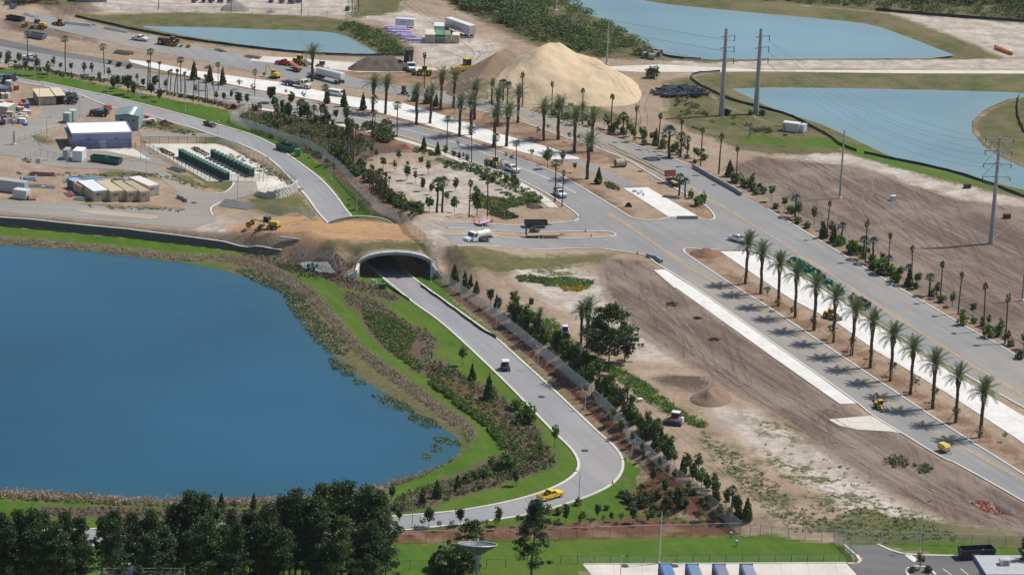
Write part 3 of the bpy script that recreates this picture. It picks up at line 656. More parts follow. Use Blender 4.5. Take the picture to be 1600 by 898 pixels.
for (poly, wz, bw), nm, mt in zip(ponds, ('lake', 'pond', 'pond', 'pond'), ('lake', 'pond', 'pond', 'pond')):
    w = np.array(poly); mb = MB()
    c = w.mean(0); pw = smooth([tuple(q) for q in w], 1, True)
    n = len(pw); g_ = np.array(pw); ax_, ay_ = np.meshgrid(np.arange(g_[:, 0].min(), g_[:, 0].max(), 4.0), np.arange(g_[:, 1].min(), g_[:, 1].max(), 4.0)); ax_, ay_ = ax_.ravel(), ay_.ravel(); k_ = sdf(pw, ax_, ay_) > 1.5
    vs = [Vector(q) for q in pw]+[Vector((a_, b_)) for a_, b_ in zip(ax_[k_], ay_[k_])]
    v, e, f, *_ = delaunay_2d_cdt(vs, [(i, (i+1) % n) for i in range(n)], [list(range(n))], 1, 1e-4)
    # widen the sheet a little so its rim lies under the bank
    k = 1.0
    pv = []
    for q in v: pv.append((q.x, q.y, wz))
    me = bpy.data.meshes.new(nm); me.from_pydata(pv, [], [tuple(t) for t in f]); me.materials.append(M[mt]); me.update()
    pa = np.array(pv); at = me.attributes.new('shore', 'FLOAT', 'POINT'); at.data.foreach_set('value', np.clip(sdf(pw, pa[:, 0], pa[:, 1]), 0, 40).astype(np.float32))
    if sum(p.normal.z for p in me.polygons) < 0: me.flip_normals()
    tag(link(nm, me), kind='structure')

# ------------------------------------------------------------------ built things: tunnel, walls, fences, poles
def pxm(x, y):
    """pixels per metre upright at a ground point"""
    g = G(x, y); return FPX/float((np.array(g)-CAM) @ FW)*.957
_U = 'first second third fourth fifth sixth seventh eighth ninth'.split(); _C = 'one two three four five six seven eight nine'.split()
ORD = _U+'tenth eleventh twelfth thirteenth fourteenth fifteenth sixteenth seventeenth eighteenth nineteenth'.split()
for _t, _o in zip('twenty thirty forty fifty sixty seventy eighty ninety'.split(), 'twentieth thirtieth fortieth fiftieth sixtieth seventieth eightieth ninetieth'.split()): ORD += [_o]+[_t+'-'+u for u in _U]
M['steel'] = plain('steel', (.34, .36, .37), .5, .3); M['steel_pale'] = plain('steel_pale', (.52, .54, .55), .5, .2)
M['black'] = plain('black', (.018, .018, .02), .6); M['dark'] = plain('dark', (.05, .05, .055), .6); M['rubber'] = plain('rubber', (.022, .022, .024), .8)
M['glass'] = plain('glass', (.03, .04, .05), .12, var=.3); M['chrome'] = plain('chrome', (.6, .6, .62), .25, .8)
M['earth'] = plain('earth', (.16, .11, .08), .95)

# tunnel
def vrow(C0, U, prof): return [(C0[0]+U[0]*a, C0[1]+U[1]*a, LOW+b) for a, b in prof]
def arch_in(w, n=24): return [(-w/2, -0.2), (-w/2, 1.2)]+[(-w/2*math.cos(t), 2.4+2.9*math.sin(t)) for t in np.linspace(0, math.pi, n)]+[(w/2, 1.2), (w/2, -0.2)]
tun = empty('tunnel', 'arched concrete road tunnel under the sandy haul road', 'tunnel', (PC[0], PC[1], LOW)); tun_off = Vector((PC[0], PC[1], LOW))
def rel(vs, o): return [tuple(Vector(v)-o) for v in vs]
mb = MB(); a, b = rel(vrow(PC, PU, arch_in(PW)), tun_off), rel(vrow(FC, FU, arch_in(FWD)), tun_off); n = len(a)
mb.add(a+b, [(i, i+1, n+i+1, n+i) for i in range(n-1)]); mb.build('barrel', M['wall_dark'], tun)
def portal(C0, U, V, w, name):
    mb = MB(); inn = arch_in(w); k = len(inn)
    out = [(-w/2-.6, -0.2), (-w/2-.6, 1.2)]+[(-(w/2+.6)*math.cos(t), 2.9+3.15*math.sin(t)) for t in np.linspace(0, math.pi, k-4)]+[(w/2+.6, 1.2), (w/2+.6, -0.2)]
    f, r = -.4, (1.5 if name == 'near' else .5)
    A = rel(vrow(C0+V*f, U, inn), tun_off); B = rel(vrow(C0+V*f, U, out), tun_off); C = rel(vrow(C0+V*r, U, inn), tun_off); D = rel(vrow(C0+V*r, U, out), tun_off)
    fs = []
    for i in range(k-1):
        fs += [(i, i+1, k+i+1, k+i), (k+i, k+i+1, 3*k+i+1, 3*k+i), (2*k+i, i, i+1, 2*k+i+1)]
    mb.add(A+B+C+D, fs); mb.build('arch_ring', M['wall_grey'], tun)
    for s in ((-1, 1) if name == 'far' else ()):        # coping segments along the crown, then the wing wall
        mb = MB(); x0 = w/2+.55
        L = WING+.6
        q = [(s*x0, -.3), (s*(x0+L), -.3), (s*(x0+L), .12), (s*x0, 3.05)]
        f1 = rel(vrow(C0-V*.3, U, q), tun_off); f2 = rel(vrow(C0+V*.15, U, q), tun_off)
        mb.add(f1+f2, [(0,1,2,3),(7,6,5,4),(0,4,5,1),(1,5,6,2),(2,6,7,3),(3,7,4,0)]); mb.build('wing_wall', M['wall_white'], tun)
        mb = MB(); c = [(s*(x0-.1), 3.0), (s*(x0+L+.1), .08), (s*(x0+L+.1), .3), (s*(x0-.1), 3.25)]
        f1 = rel(vrow(C0-V*.42, U, c), tun_off); f2 = rel(vrow(C0+V*.27, U, c), tun_off)
        mb.add(f1+f2, [(0,1,2,3),(7,6,5,4),(0,4,5,1),(1,5,6,2),(2,6,7,3),(3,7,4,0)]); mb.build('coping', M['concrete'], tun)
    for i in range(8 if name == 'near' else 0):
        t0, t1 = math.pi*i/8+.01, math.pi*(i+1)/8-.01
        mb = MB(); pr = [(-(w/2+.7)*math.cos(t), 2.95+3.2*math.sin(t)) for t in np.linspace(t0, t1, 5)]
        pi_ = [(-(w/2+.45)*math.cos(t), 2.75+3.1*math.sin(t)) for t in np.linspace(t0, t1, 5)]
        vs = rel(vrow(C0-V*.6, U, pr), tun_off)+rel(vrow(C0-V*.6, U, pi_), tun_off)+rel(vrow(C0+V*0, U, pr), tun_off)+rel(vrow(C0+V*0, U, pi_), tun_off)
        fs = [(4, 9, 19, 14), (0, 10, 15, 5)]
        for j in range(4): fs += [(j, j+1, 6+j, 5+j), (j, 10+j, 11+j, j+1), (5+j, 6+j, 16+j, 15+j)]
        mb.add(vs, fs); mb.build('coping', M['wall_white'], tun)
for s in (-1, 1):                                       # near wings: forward walls with a return falling to the lawn
    def quadwall(nm, a, b, th, m):
        """a, b: (u, v, top); a wall between two plan points"""
        pa, pb = [PC+PU*q[0]+PV*q[1] for q in (a, b)]; d = (pb-pa)/np.linalg.norm(pb-pa); nn = np.array([-d[1], d[0]])*th/2
        vs = [(*(pa+nn), LOW-.3), (*(pb+nn), LOW-.3), (*(pb+nn), LOW+b[2]), (*(pa+nn), LOW+a[2]), (*(pa-nn), LOW-.3), (*(pb-nn), LOW-.3), (*(pb-nn), LOW+b[2]), (*(pa-nn), LOW+a[2])]
        MB().add(rel(vs, tun_off), [(0,1,2,3),(7,6,5,4),(0,4,5,1),(1,5,6,2),(2,6,7,3),(3,7,4,0)]).build(nm, m, tun)
    u0 = s*(PW/2+.3); mm = M['wall_white'] if s < 0 else M['wall_grey']  # left wing's sunlight and right wing's shade put into white and grey colours
    quadwall('wing_wall', (u0, -.4, 3.3), (u0+s*.9, -3.6, 2.4), .4, mm); quadwall('wing_return', (u0+s*.9, -3.6, 2.4), (u0+s*(5.0 if s < 0 else 3.0), -3.9, .15), .35, mm)
    quadwall('coping', (u0, -.42, 3.42), (u0+s*.9, -3.62, 2.52), .55, M['concrete'])
portal(PC, PU, PV, PW, 'near'); portal(FC, FU, FV, FWD, 'far')

def wall(name, pts, top, th, mat, label, cat, base=-.3, cope=None, px=True, follow=True, h=None):
    w = [Vector(p) for p in (GL(pts) if px else pts)]
    o = w[0].copy(); t = empty(name, label, cat, o)
    q = dens([tuple(p[:2]) for p in w], 2.0); a = np.array(q); n = len(a)
    d = np.gradient(a, axis=0); d /= np.linalg.norm(d, axis=1)[:, None]; nr = np.stack([-d[:, 1], d[:, 0]], 1)
    g = Hf(a[:, 0], a[:, 1])
    tz = np.interp(np.linspace(0, 1, n), np.linspace(0, 1, len(top)), top) if not np.isscalar(top) else np.full(n, top)
    tz = g+(h if np.isscalar(h) else np.interp(np.linspace(0, 1, n), np.linspace(0, 1, len(h)), h)) if h is not None else tz
    def strip(nm, wd, z0, z1, m):
        vs = []
        for i in range(n):
            for s, z in ((1, z0[i]), (1, z1[i]), (-1, z1[i]), (-1, z0[i])):
                p = a[i]+nr[i]*wd/2*s; vs.append((p[0]-o.x, p[1]-o.y, z-o.z))
        fs = [(4*i+k, 4*i+(k+1) % 4, 4*i+4+(k+1) % 4, 4*i+4+k) for i in range(n-1) for k in range(4)]+[(0,1,2,3), (4*n-1,4*n-2,4*n-3,4*n-4)]
        MB().add(vs, fs).build(nm, m, t)
    strip('panel', th, np.minimum(g, tz-.3)-.8, tz, mat)
    if cope: strip('coping', th+.15, tz, tz+.14, cope)
    return t
# dark retaining wall over the lake bank: its foot stands where the bank meets the yard
wall('retaining_wall', [(-200,330),(0,349),(50,352.5),(100,358),(150,363),(200,367.5),(250,374),(300,379.5),(350,384.5),(400,388.5),(425,390.5),(440,391.5)], 0, .35, M['wall_dark'],
     'long dark retaining wall along the top of the lake bank', 'wall', cope=M['concrete_warm'], h=[1.55]*9+[1.3,.9,.15])
wall('barrier_wall', [(1083,262),(1115,281),(1151,301),(1158,306)], 0, .5, M['wall_grey'], 'low grey concrete barrier curving beside the far road', 'barrier', h=1.1)
wall('barrier_wall', [(1058,342),(1090,342)], 0, .5, M['wall_grey'], 'concrete barrier block across the end of the white median paving', 'barrier', h=.8)
wall('barrier_wall', [(1010,401),(1026,405)], 0, .55, M['wall_grey'], 'left concrete barrier block at the corner by the cross street', 'barrier', h=.9)
wall('barrier_wall', [(1025.5,405.5),(1034,411)], 0, .55, M['wall_grey'], 'right concrete barrier block at the corner by the cross street', 'barrier', h=.9)
wall('barrier_wall', [(277,309),(288,313),(291,316)], 0, .5, M['wall_grey'], 'dark concrete barrier at the tan containers end of the yard', 'barrier', h=.9)
# block wall of pale stones under the gravel yard
def block_wall():
    pts = [tuple(p[:2]) for p in GL([(401,306),(420,311),(440,310),(455,304.5),(464,296)])]
    q = dens(smooth(pts, 2), 1.25); t = empty('block_wall', 'curved wall of stacked pale stone blocks below the gravel yard', 'wall', (*q[0], hz(*q[0])))
    o = t.location.copy(); me = MB().box((0, 0, 0), (1.18, .6, .5), taper=.95, tx=.98).mesh('block', plain('pale_stone', (.50, .48, .44), .9, scale=.9, var=.2)); k = 0; fr_z = 0
    for row in range(5):
        for i in range(len(q)-1):
            f = .5*(row % 2); a = Vector(q[i]).lerp(Vector(q[i+1]), f); d = Vector(q[i+1])-Vector(q[i]); fr = i/len(q)
            if row >= 2+round(3*min(1, fr*2.2)): continue
            fr_z = hz(a.x, a.y)-o.z; b = link('block', me, t, (a.x-o.x, a.y-o.y+row*.06, row*.52+.15+fr_z+rnd.uniform(-.02, .02)), (0, 0, math.atan2(d.y, d.x)+rnd.uniform(-.04, .04))); k += 1
            b.scale = (1, 1+rnd.uniform(-.1, .15), 1); CH.setdefault(t.name, []).append(b)
block_wall()

# fences
def m_mesh(name, c, cover):
    t = NT(name); t.col(c); t.b.inputs['Metallic'].default_value = .3; t.b.inputs['Roughness'].default_value = .5
    tr = t.new('ShaderNodeBsdfTransparent'); mx = t.new('ShaderNodeMixShader')
    mx.inputs[0].default_value = cover
    t.lk(tr.outputs[0], mx.inputs[1]); t.lk(t.b.outputs[0], mx.inputs[2]); t.lk(mx.outputs[0], t.out.inputs['Surface']); return t.m
M['chain'] = m_mesh('chain_link', (.70, .74, .74), .46); M['chain_dark'] = m_mesh('chain_link_dark', (.06, .065, .07), .22); M['chain_thin'] = m_mesh('chain_link_thin', (.5, .52, .5), .13)
M['chain_g'] = m_mesh('chain_link_grey', (.42, .48, .46), .3)
def fence(pts, h, label, step=3.0, fab='chain', post='steel_pale', r=.05, arms=False, px=True, cat='fence', rail=True):
    w = [tuple(p[:2]) for p in (GL(pts) if px else pts)]; q = dens(w, 1.0); a = np.array(q)
    s = np.concatenate([[0], np.cumsum(np.linalg.norm(np.diff(a, axis=0), axis=1))])
    g = Hf(a[:, 0], a[:, 1]); o = Vector((a[0][0], a[0][1], g[0])); t = empty('chain_link_fence', label, cat, o)
    pm = MB().tube([(0, 0, -.3), (0, 0, h)], r, 5)
    if arms: pm.tube([(0, 0, h), (.22, -.2, h+.42)], r*.7, 4)
    pm = pm.mesh('post', M[post]); k = max(1, int(s[-1]/step)); kids = CH.setdefault(t.name, [])
    for i in range(k+1):
        d = s[-1]*i/k; x, y = np.interp(d, s, a[:, 0]), np.interp(d, s, a[:, 1])
        kids.append(link('post', pm, t, (x-o.x, y-o.y, np.interp(d, s, g)-o.z)))
    n = len(a); vs = [(a[i,0]-o.x, a[i,1]-o.y, g[i]-o.z+.05) for i in range(n)]+[(a[i,0]-o.x, a[i,1]-o.y, g[i]-o.z+h-.02) for i in range(n)]
    MB().add(vs, [(i, i+1, n+i+1, n+i) for i in range(n-1)]).build('mesh_fabric', M[fab], t)
    if rail: MB().tube([(a[i,0]-o.x, a[i,1]-o.y, g[i]-o.z+h) for i in list(range(0, n-1, 3))+[n-1]], r*.7, 4).build('top_rail', M[post], t)
    return t
fence([(388,176),(372,184),(360,191),(372,197),(389,203),(407,209),(447,223),(478,233),(503,246),(531,268),(554,293),(576,314),(590,332),(602,337),(618,343),(641,364),(663,381),(672,398),(681,420),(689,440)], 2.6, 'tall chain link fence behind the lawn of the upper road, ending at the tunnel', arms=True)
fence([(689,440),(730,468),(775,500),(820,535),(866,572),(913,611),(950,646),(980,680)], 2.6, 'tall chain link fence beside the red mulch strip above the park road', 3.0, arms=True)
fence([(977,687),(1010,712),(1060,754),(1110,794),(1157,834)], 2.6, 'tall chain link fence running down to the corner behind the conifers', 3.0, arms=True)
fence([(1157,834),(1050,837),(950,840),(850,843),(700,846),(560,850)], 2.3, 'chain link fence along the mulch bank below the park road', 3.0, 'chain_thin', 'steel')
fence([(1157,834),(1200,840),(1310,846),(1450,850),(1700,858)], 2.3, 'thin chain link fence between the weeds and the car park', 3.0, 'chain_thin', 'steel')
fence([(876,880),(950,880),(1100,879),(1230,878),(1337,876)], 1.5, 'low dark post fence along the back of the loading pad', 2.9, 'chain_thin', 'dark')
fence([(580,889),(690,888),(790,886)], 1.6, 'low dark post fence left of the satellite dish', 3.0, 'chain_thin', 'dark')
fence([(1337,876),(1325,862),(1312,849),(1303,846)], 2.0, 'short fence slanting past the kerb of the car park entrance', 2.5, 'chain', 'steel')
fence([(220,229),(250,243),(290,264),(327,284)], 1.9, 'black fence on the left edge of the gravel yard', 2.4, 'chain_dark', 'black')
fence([(327,284),(361,284)], 1.9, 'black fence across the near end of the green cabinets', 2.4, 'chain_dark', 'black')
fence([(361,284),(382,284),(400,283),(405,283)], 1.8, 'black double gate in front of the gravel yard', 1.6, 'chain_dark', 'black', cat='gate')
fence([(405,280),(430,279)], 1.8, 'short black fence right of the yard gate', 2.4, 'chain_dark', 'black')
fence([(220,224),(262,224),(300,224),(336,223)], 1.9, 'black fence at the far end of the gravel yard', 2.4, 'chain_dark', 'black')
fence([(341,224),(370,233),(410,256),(436,272),(455,284),(462,288)], 1.9, 'grey mesh fence between the gravel yard and the upper road', 2.6, 'chain_g', 'steel')
fence([(392,306),(410,303),(430,301),(452,295),(455,286)], 1.6, 'thin fence on top of the curved block wall', 2.4, 'chain_thin', 'steel')
fence([(420,330),(447,336),(470,338),(489,340)], 1.9, 'overgrown grey mesh fence on the grass above the tunnel', 2.4, 'chain_g', 'steel')
fence([(40,250),(60,242),(96,250),(104,253)], 1.7, 'pale fence around the corner of the small service yard', 2.4, 'chain_thin', 'steel')
fence([(112,234),(205,234),(212,232)], 1.7, 'dark fence in front of the white roofed blue building', 2.4, 'chain_dark', 'black')
fence([(22,225),(60,212),(95,204)], 1.7, 'fence beside the curved yard lane left of the white roof', 2.4, 'chain_thin', 'steel')
fence([(495,402),(515,403),(526,424),(526,430),(495,425),(473,420),(466,408)], 1.8, 'chain link pen around the small utility slab beside the tunnel', 2.2, 'chain_g', 'steel')
fence([(1172,217),(1170,211),(1188,207),(1240,205),(1265,205)], 1.8, 'dark fence round the small pump compound near the twin pylons', 2.4, 'chain_dark', 'black')
fence([(120,5),(180,16),(260,19),(360,20),(470,24),(550,27),(560,26),(556,12),(545,-10)], 1.9, 'thin fence along the far construction yard above the small pond', 6.0, 'chain_thin', 'steel')
fence([(590,48),(612,66),(640,68),(680,69),(737,67),(742,55)], 1.9, 'thin fence around the purple pipes and containers', 4.0, 'chain_thin', 'steel')
fence([(0,340),(100,350),(200,360),(300,371),(400,380),(440,384)], 1.1, 'low wire fence on the bank above the retaining wall', 4.0, 'chain_thin', 'dark', r=.03, rail=False)

def silt(pts, label, h=.75, mat='black'):
    w = [tuple(p[:2]) for p in GL(pts)]; q = dens(smooth(w, 1), 2.0); a = np.array(q); g = Hf(a[:, 0], a[:, 1]); o = (a[0][0], a[0][1], g[0])
    t = empty('silt_fence', label, 'silt fence', o); n = len(a)
    hh = [h*(1+.25*mnoise.noise((p[0]*.3, p[1]*.3, 0))) for p in q]; vs = []
    for i in range(n):
        dx = .12*math.sin(i*1.7)
        vs += [(a[i,0]-o[0]+dx, a[i,1]-o[1]-.4, g[i]-o[2]+.04), (a[i,0]-o[0]+dx, a[i,1]-o[1]-.05, g[i]-o[2]+hh[i]*.5), (a[i,0]-o[0]+dx, a[i,1]-o[1]+.02, g[i]-o[2]+hh[i])]
    MB().add(vs, [(3*i+k, 3*i+3+k, 3*i+4+k, 3*i+1+k) for i in range(n-1) for k in (0, 1)]).build('sheet', M[mat], t)
    pm = MB().box((0, 0, .45), (.07, .07, 1.1)).mesh('stake', M['earth'])
    for i in range(0, n, 3): CH.setdefault(t.name, []).append(link('stake', pm, t, (a[i,0]-o[0], a[i,1]-o[1]+.08, g[i]-o[2])))
silt([(118,27),(150,34),(230,52),(330,68),(430,80),(500,86),(570,88),(632,88)], 'black silt fence curving along the near bank of the small pond')
silt([(1125,113),(1083,116),(1078,122),(1090,133),(1126,150),(1150,160),(1199,172),(1232,180),(1265,198),(1295,213),(1312,227)], 'black silt fence bending down past the twin power poles')
silt([(1310,226),(1338,237)], 'short break of black silt fence right of the compound')
silt([(1350,240),(1425,255),(1500,272),(1556,292),(1600,309),(1700,340)], 'black silt fence between the brown field and the right pond')
silt([(1035,87),(1060,92),(1095,94)], 'black silt fence at the near corner of the big pond')
silt([(1368,17),(1480,27),(1600,35),(1760,46)], 'black silt fence along the far edge of the pale dirt lot', 1.0)
silt([(657,447),(690,470),(717,490),(752,516),(776,529)], 'low black silt fence on the right kerb below the tunnel', .55)
silt([(597,441),(612,452),(634,466),(640,470)], 'low black silt fence on the left kerb below the tunnel', .5)
silt([(1592,150),(1588,175),(1596,200),(1610,220)], 'dark silt fence at the right edge on the green peninsula', .9)

# lamp posts and power poles
def lamp(x, yb, yt, label, arm=1, post='steel_pale', head=True, r=.09, name='lamp_post', cat='lamp post', arm_l=1.0):
    g = G(x, yb); h = (yb-yt)/pxm(x, yb); t = empty(name, label, cat, g, rnd.uniform(-.3, .3))
    MB().tube([(0, 0, 0), (0, 0, h)], [r, r*.6], 8).build('pole', M[post], t)
    MB().cyl((0, 0, .2), r*2, .4, n=8).build('base', M['concrete'], t)
    if head:
        MB().tube([(0, 0, h-.1), (arm*arm_l, 0, h+.05)], .045, 5).build('arm', M[post], t)
        MB().box((arm*(arm_l+.25), 0, h+.05), (.75, .32, .14), taper=.8).build('lamp_head', M['dark'], t)
    return t
L_ = [(54,123,92,'pale lamp post on the lawn left of the first palms'),(169,147,118,'pale lamp post on the lawn below the third tall palm'),(289,175,111,'tall pale lamp post on the lawn among the trunks'),
 (62,167,134,'lamp post in front of the tan shed'),(125,185,153,'lamp post at the corner of the parked utility carts'),(21,197,164,'lamp post between the scrap and the lane'),(73,220,184,'lamp post left of the white roofed building'),
 (105,271,236,'lamp post by the weedy verge near the green dumpsters'),(220,251,223,'slim lamp post at the concrete apron of the blue building'),(229,276,241,'lamp post above the tan container at the yard lane'),(371,314,276,'lamp post beside the black sheeting'),
 (411.5,283,247,'lamp post inside the gravel yard by the gate'),(340,224,189,'lamp post at the far corner of the gravel yard'),(517,281,247,'slim lamp post on the grass bank, upper of two'),(557,329,294,'slim lamp post on the grass bank above the tunnel, lower of two'),
 (390,204,174,'lamp post at the start of the tall fence'),(673,441,405,'lamp post beside the tunnel wing wall'),(721,477,436,'first lamp post below the tunnel along the mulch strip'),(775,513,473,'second lamp post below the tunnel along the mulch strip'),
 (840.5,577,540,'third lamp post below the tunnel along the mulch strip'),(914,640,598,'fourth lamp post below the tunnel along the mulch strip'),(987,714,686,'lamp post above the sharp bend of the park road'),(904,789,735,'lamp post at the road edge right of the yellow pickup'),
 (969,912,866,'lamp post at the left end of the loading pad'),(1437,862,781,'tall lamp post behind the car park kerb'),(1369,915,846,'slim lamp post inside the car park entrance'),(644,824,774,'lamp post by the road behind the forest edge')]
for x, yb, yt, lb in L_: lamp(x, yb, yt, lb, arm=-1 if x in (904, 840.5) else 1, arm_l=.7)
lamp(1030, 880, 797, 'tall plain grey pole behind the blue containers', head=False, name='flag_pole', cat='pole', r=.13)
lamp(22, 226, 205, 'short thick grey gate post at the bend of the lane', head=False, name='gate_post', cat='post', r=.35, post='steel')
lamp(948, 101, 32, 'single bare power pole at the right edge of the sand heap', head=False, name='power_pole', cat='power pole', r=.28, post='steel')
lamp(1312, 310, 205, 'single bare steel pole standing in the brown field', head=False, name='power_pole', cat='power pole', r=.3, post='steel')
lamp(1124, 272, 190, 'slim pole wrapped near its foot below the twin pylons', head=False, name='power_pole', cat='power pole', r=.12, post='steel')
lamp(867, 17, -60, 'thick steel pole cut by the top edge beside the big pond', head=False, name='power_pole', cat='power pole', r=.55, post='steel')
lamp(803, 33, -40, 'thin pole standing in the scrub at the top', head=False, name='power_pole', cat='power pole', r=.2, post='steel')
lamp(1597, 470, 402, 'steel pole at the right edge of the brown field', head=False, name='power_pole', cat='power pole', r=.3, post='steel')
for x, yb, yt, k in ((471,24,-12,'right'),(361,20,-10,'middle'),(248,16,-10,'left'),(550,24,-8,'far right'),(560,23,-20,'tallest')): lamp(x, yb, yt, 'thin %s pole beside the far construction yard fence' % k, head=False, name='power_pole', cat='power pole', r=.14, post='dark')
WIRE_A = []
def big_pole(x, yb, yt, label, arms, r):
    g = G(x, yb); h = (yb-yt)/pxm(x, yb); t = empty('power_pole', label, 'power pole', g, 0)
    MB().tube([(0, 0, -.2), (0, 0, h)], [r, r*.5], 12).build('shaft', M['steel'], t)
    for z, l, both in arms:
        zz = h-z
        mb = MB(); mb.tube([(-l if both else -1.5, 0, zz), (l, 0, zz+(0 if both else .7))], .13, 6)
        if both == 2: mb.tube([(-l, 0, zz), (0, 0, zz+4.2)], .05, 4); mb.tube([(l, 0, zz), (0, 0, zz+4.2)], .05, 4)
        mb.build('cross_arm', M['steel'], t)
        for s in ((-1, 1) if both else (1,)):
            MB().tube([(s*l, 0, zz+(0 if both else .7)), (s*l, 0, zz-1.0)], .12, 6).build('insulator', M['dark'], t)
            WIRE_A.append((label, (g.x+s*l, g.y, g.z+zz-1.0)))
    return t
big_pole(1127, 181, 48, 'left of the twin tapered steel power poles', [(2.7, 2.6, 0), (6.0, 2.6, 0), (9.4, 2.6, 0)], .85)
big_pole(1181, 178, 48, 'right of the twin tapered steel power poles', [(2.7, 2.6, 0), (6.0, 2.6, 0), (9.4, 2.6, 0)], .85)
big_pole(1548, 381, 217, 'tall steel power pole with three cross arms on the right', [(.3, 3.4, 1), (3.5, 3.3, 2), (6.8, 3.4, 2), (10.1, 3.4, 2)], .62)
def wires(i, pts, lab):
    mb = MB()
    for a, b, sag in pts:
        a, b = Vector(a), Vector(b); mb.tube([a.lerp(b, k/24)-Vector((0, 0, sag*4*(k/24)*(1-k/24))) for k in range(25)], .055, 3)
    tag(mb.build('power_line', M['steel']), lab, 'power line')
tp = [w for l, w in WIRE_A if 'right of the twin' in l]; tl = [w for l, w in WIRE_A if 'left of the twin' in l]; tr_ = [w for l, w in WIRE_A if 'three cross' in l]
wires(0, [(tp[i], tr_[1+2*i] if i < 3 else tr_[0], 5) for i in range(3)]+[((tp[i][0], tp[i][1], tp[i][2]), tr_[2*i], 6) for i in range(3)], 'power lines sagging over the right pond between the poles')
FARW = Vector((-60, 1500, 30))
wires(1, [(tl[i], (tl[i][0]-230, tl[i][1]+240, tl[i][2]+3), 6) for i in range(3)], 'power lines leading left from the twin poles')
wires(2, [(tr_[i], (tr_[i][0]+130, tr_[i][1]-260, tr_[i][2]+1), 5) for i in range(0, 8, 2)], 'power lines leaving the tall right pole towards the right edge')

# ------------------------------------------------------------------ heaps of sand and soil
def heap(name, base, peaks, label, mat, rough=.5, cat='heap', res=1.0, dark=None):
    big = name in ('sand_heap', 'ramp_heap'); fq = .11 if big else .42; rough = rough if big else rough*2.6
    w = [tuple(p[:2]) for p in GL(base)]; w = smooth(w, 2, True); a = np.array(w); x0, y0 = a.min(0); x1, y1 = a.max(0)
    gx, gy = np.meshgrid(np.arange(x0, x1+res, res), np.arange(y0, y1+res, res)); sh = gx.shape
    s = sdf(w, gx.ravel(), gy.ravel()).reshape(sh); z = np.zeros(sh)
    for (px, py, h, r, sh_) in peaks:
        g = P(px, py); d = np.sqrt((gx-g[0])**2+((gy-g[1])*sh_)**2)
        z = np.maximum(z, h*np.clip(1-d/r, 0, 1)**.95)
    cap = np.clip(s, 0, None)*.62
    k = 1.2 if big else .35; z = -k*np.log(np.exp(-np.clip(z, 0, 60)/k)+np.exp(-cap/k)); z = np.clip(z, -1, None)
    nz = np.array([[mnoise.fractal((x*fq, y*fq, 3.3+fq), 1, 2, 4) for x, y in zip(r1, r2)] for r1, r2 in zip(gx, gy)])
    rg_ = np.array([[1-abs(mnoise.noise((x*.055+5, y*.035, 1.7)))*2.2-.5*abs(mnoise.noise((x*.16, y*.12, 4.1))) for x, y in zip(r1, r2)] for r1, r2 in zip(gx, gy)])
    z = z+nz*rough*np.clip(s/3, 0, 1)*1.0+(rg_-.35)*rough*1.5*np.clip(s/5, 0, 1)
    o = Vector((float(a[:, 0].mean()), float(a[:, 1].mean()), 0)); o.z = hz(o.x, o.y)
    V = np.stack([(gx-o.x).ravel(), (gy-o.y).ravel(), np.where(s.ravel() < 0, -.4, z.ravel()-.03)], 1)
    ny, nx = sh; idx = np.arange(nx*ny).reshape(sh); F = np.stack([idx[:-1,:-1].ravel(), idx[:-1,1:].ravel(), idx[1:,1:].ravel(), idx[1:,:-1].ravel()], 1)
    F = F[(s.ravel()[F] > -res*1.5).all(1)]
    me = fast_mesh(name, V, F, mat); me.polygons.foreach_set('use_smooth', [True]*len(F))
    return tag(link(name, me, None, o), label, cat)
def m_sand(name, a, b, c, track=0):
    t = NT(name); t.b.inputs['Roughness'].default_value = .95; n = t.noise(.09, 5, .6); f = t.noise(.9, 4, .7)
    q = t.mix(t.rng(n, .35, .65), a, b); q = t.mix(t.math('MULTIPLY', t.rng(t.noise(.22, 5, .7), .6, .7), .65), q, c); q = t.mix(t.math('MULTIPLY', t.rng(f, .5, .72), .25), q, c)
    t.col(q); t.bump(t.math('ADD', t.math('MULTIPLY', t.noise(.5, 4, .6), 1), t.math('MULTIPLY', f, .5)), .6, .5); return t.m
heap('sand_heap', [(735,148),(745,130),(775,112),(810,100),(850,100),(900,106),(950,113),(985,121),(1000,135),(1004,152),(998,163),(960,168),(900,165),(840,164),(780,158),(752,154)],
     [(826,124,15.0,26,.55),(803,125,9.5,20,.6),(848,126,12.6,24,.6),(872,128,11.3,24,.6),(900,130,9.4,24,.6),(930,132,8.6,22,.6),(958,136,7.8,18,.6),(980,142,6.2,15,.7),(860,144,6.5,26,.8),(920,148,5,24,.8)], 'huge pale sand heap beside the far road', m_sand('pale_sand', (.53,.40,.255), (.58,.45,.30), (.38,.27,.17)), 1.0, 'sand heap', .9)
heap('ramp_heap', [(684,148),(698,130),(725,108),(770,94),(826,96),(838,118),(812,146),(775,156),(730,158)], [(820,121,15.6,15,.6),(804,121,14.6,18,.6),(784,121,12.5,19,.6),(762,124,9.6,19,.6),(740,130,6.5,18,.7),(718,138,3.6,14,.8)], 'brown rutted ramp climbing the left flank of the sand heap', m_sand('rutted_soil', (.24,.165,.10), (.17,.115,.07), (.10,.07,.045)), .8, 'dirt ramp', .8)
heap('soil_heap', [(538,108),(556,100),(585,98),(615,99),(640,104),(648,110),(630,113),(580,112),(550,112)], [(590,113,4.6,13,.7),(605,112,4.2,12,.8),(570,113,2.5,10,.8)], 'dark brown soil heap beside the tipping dump truck', m_sand('dark_soil', (.13,.10,.085), (.095,.075,.065), (.19,.15,.13)), .4, 'soil heap', .6)
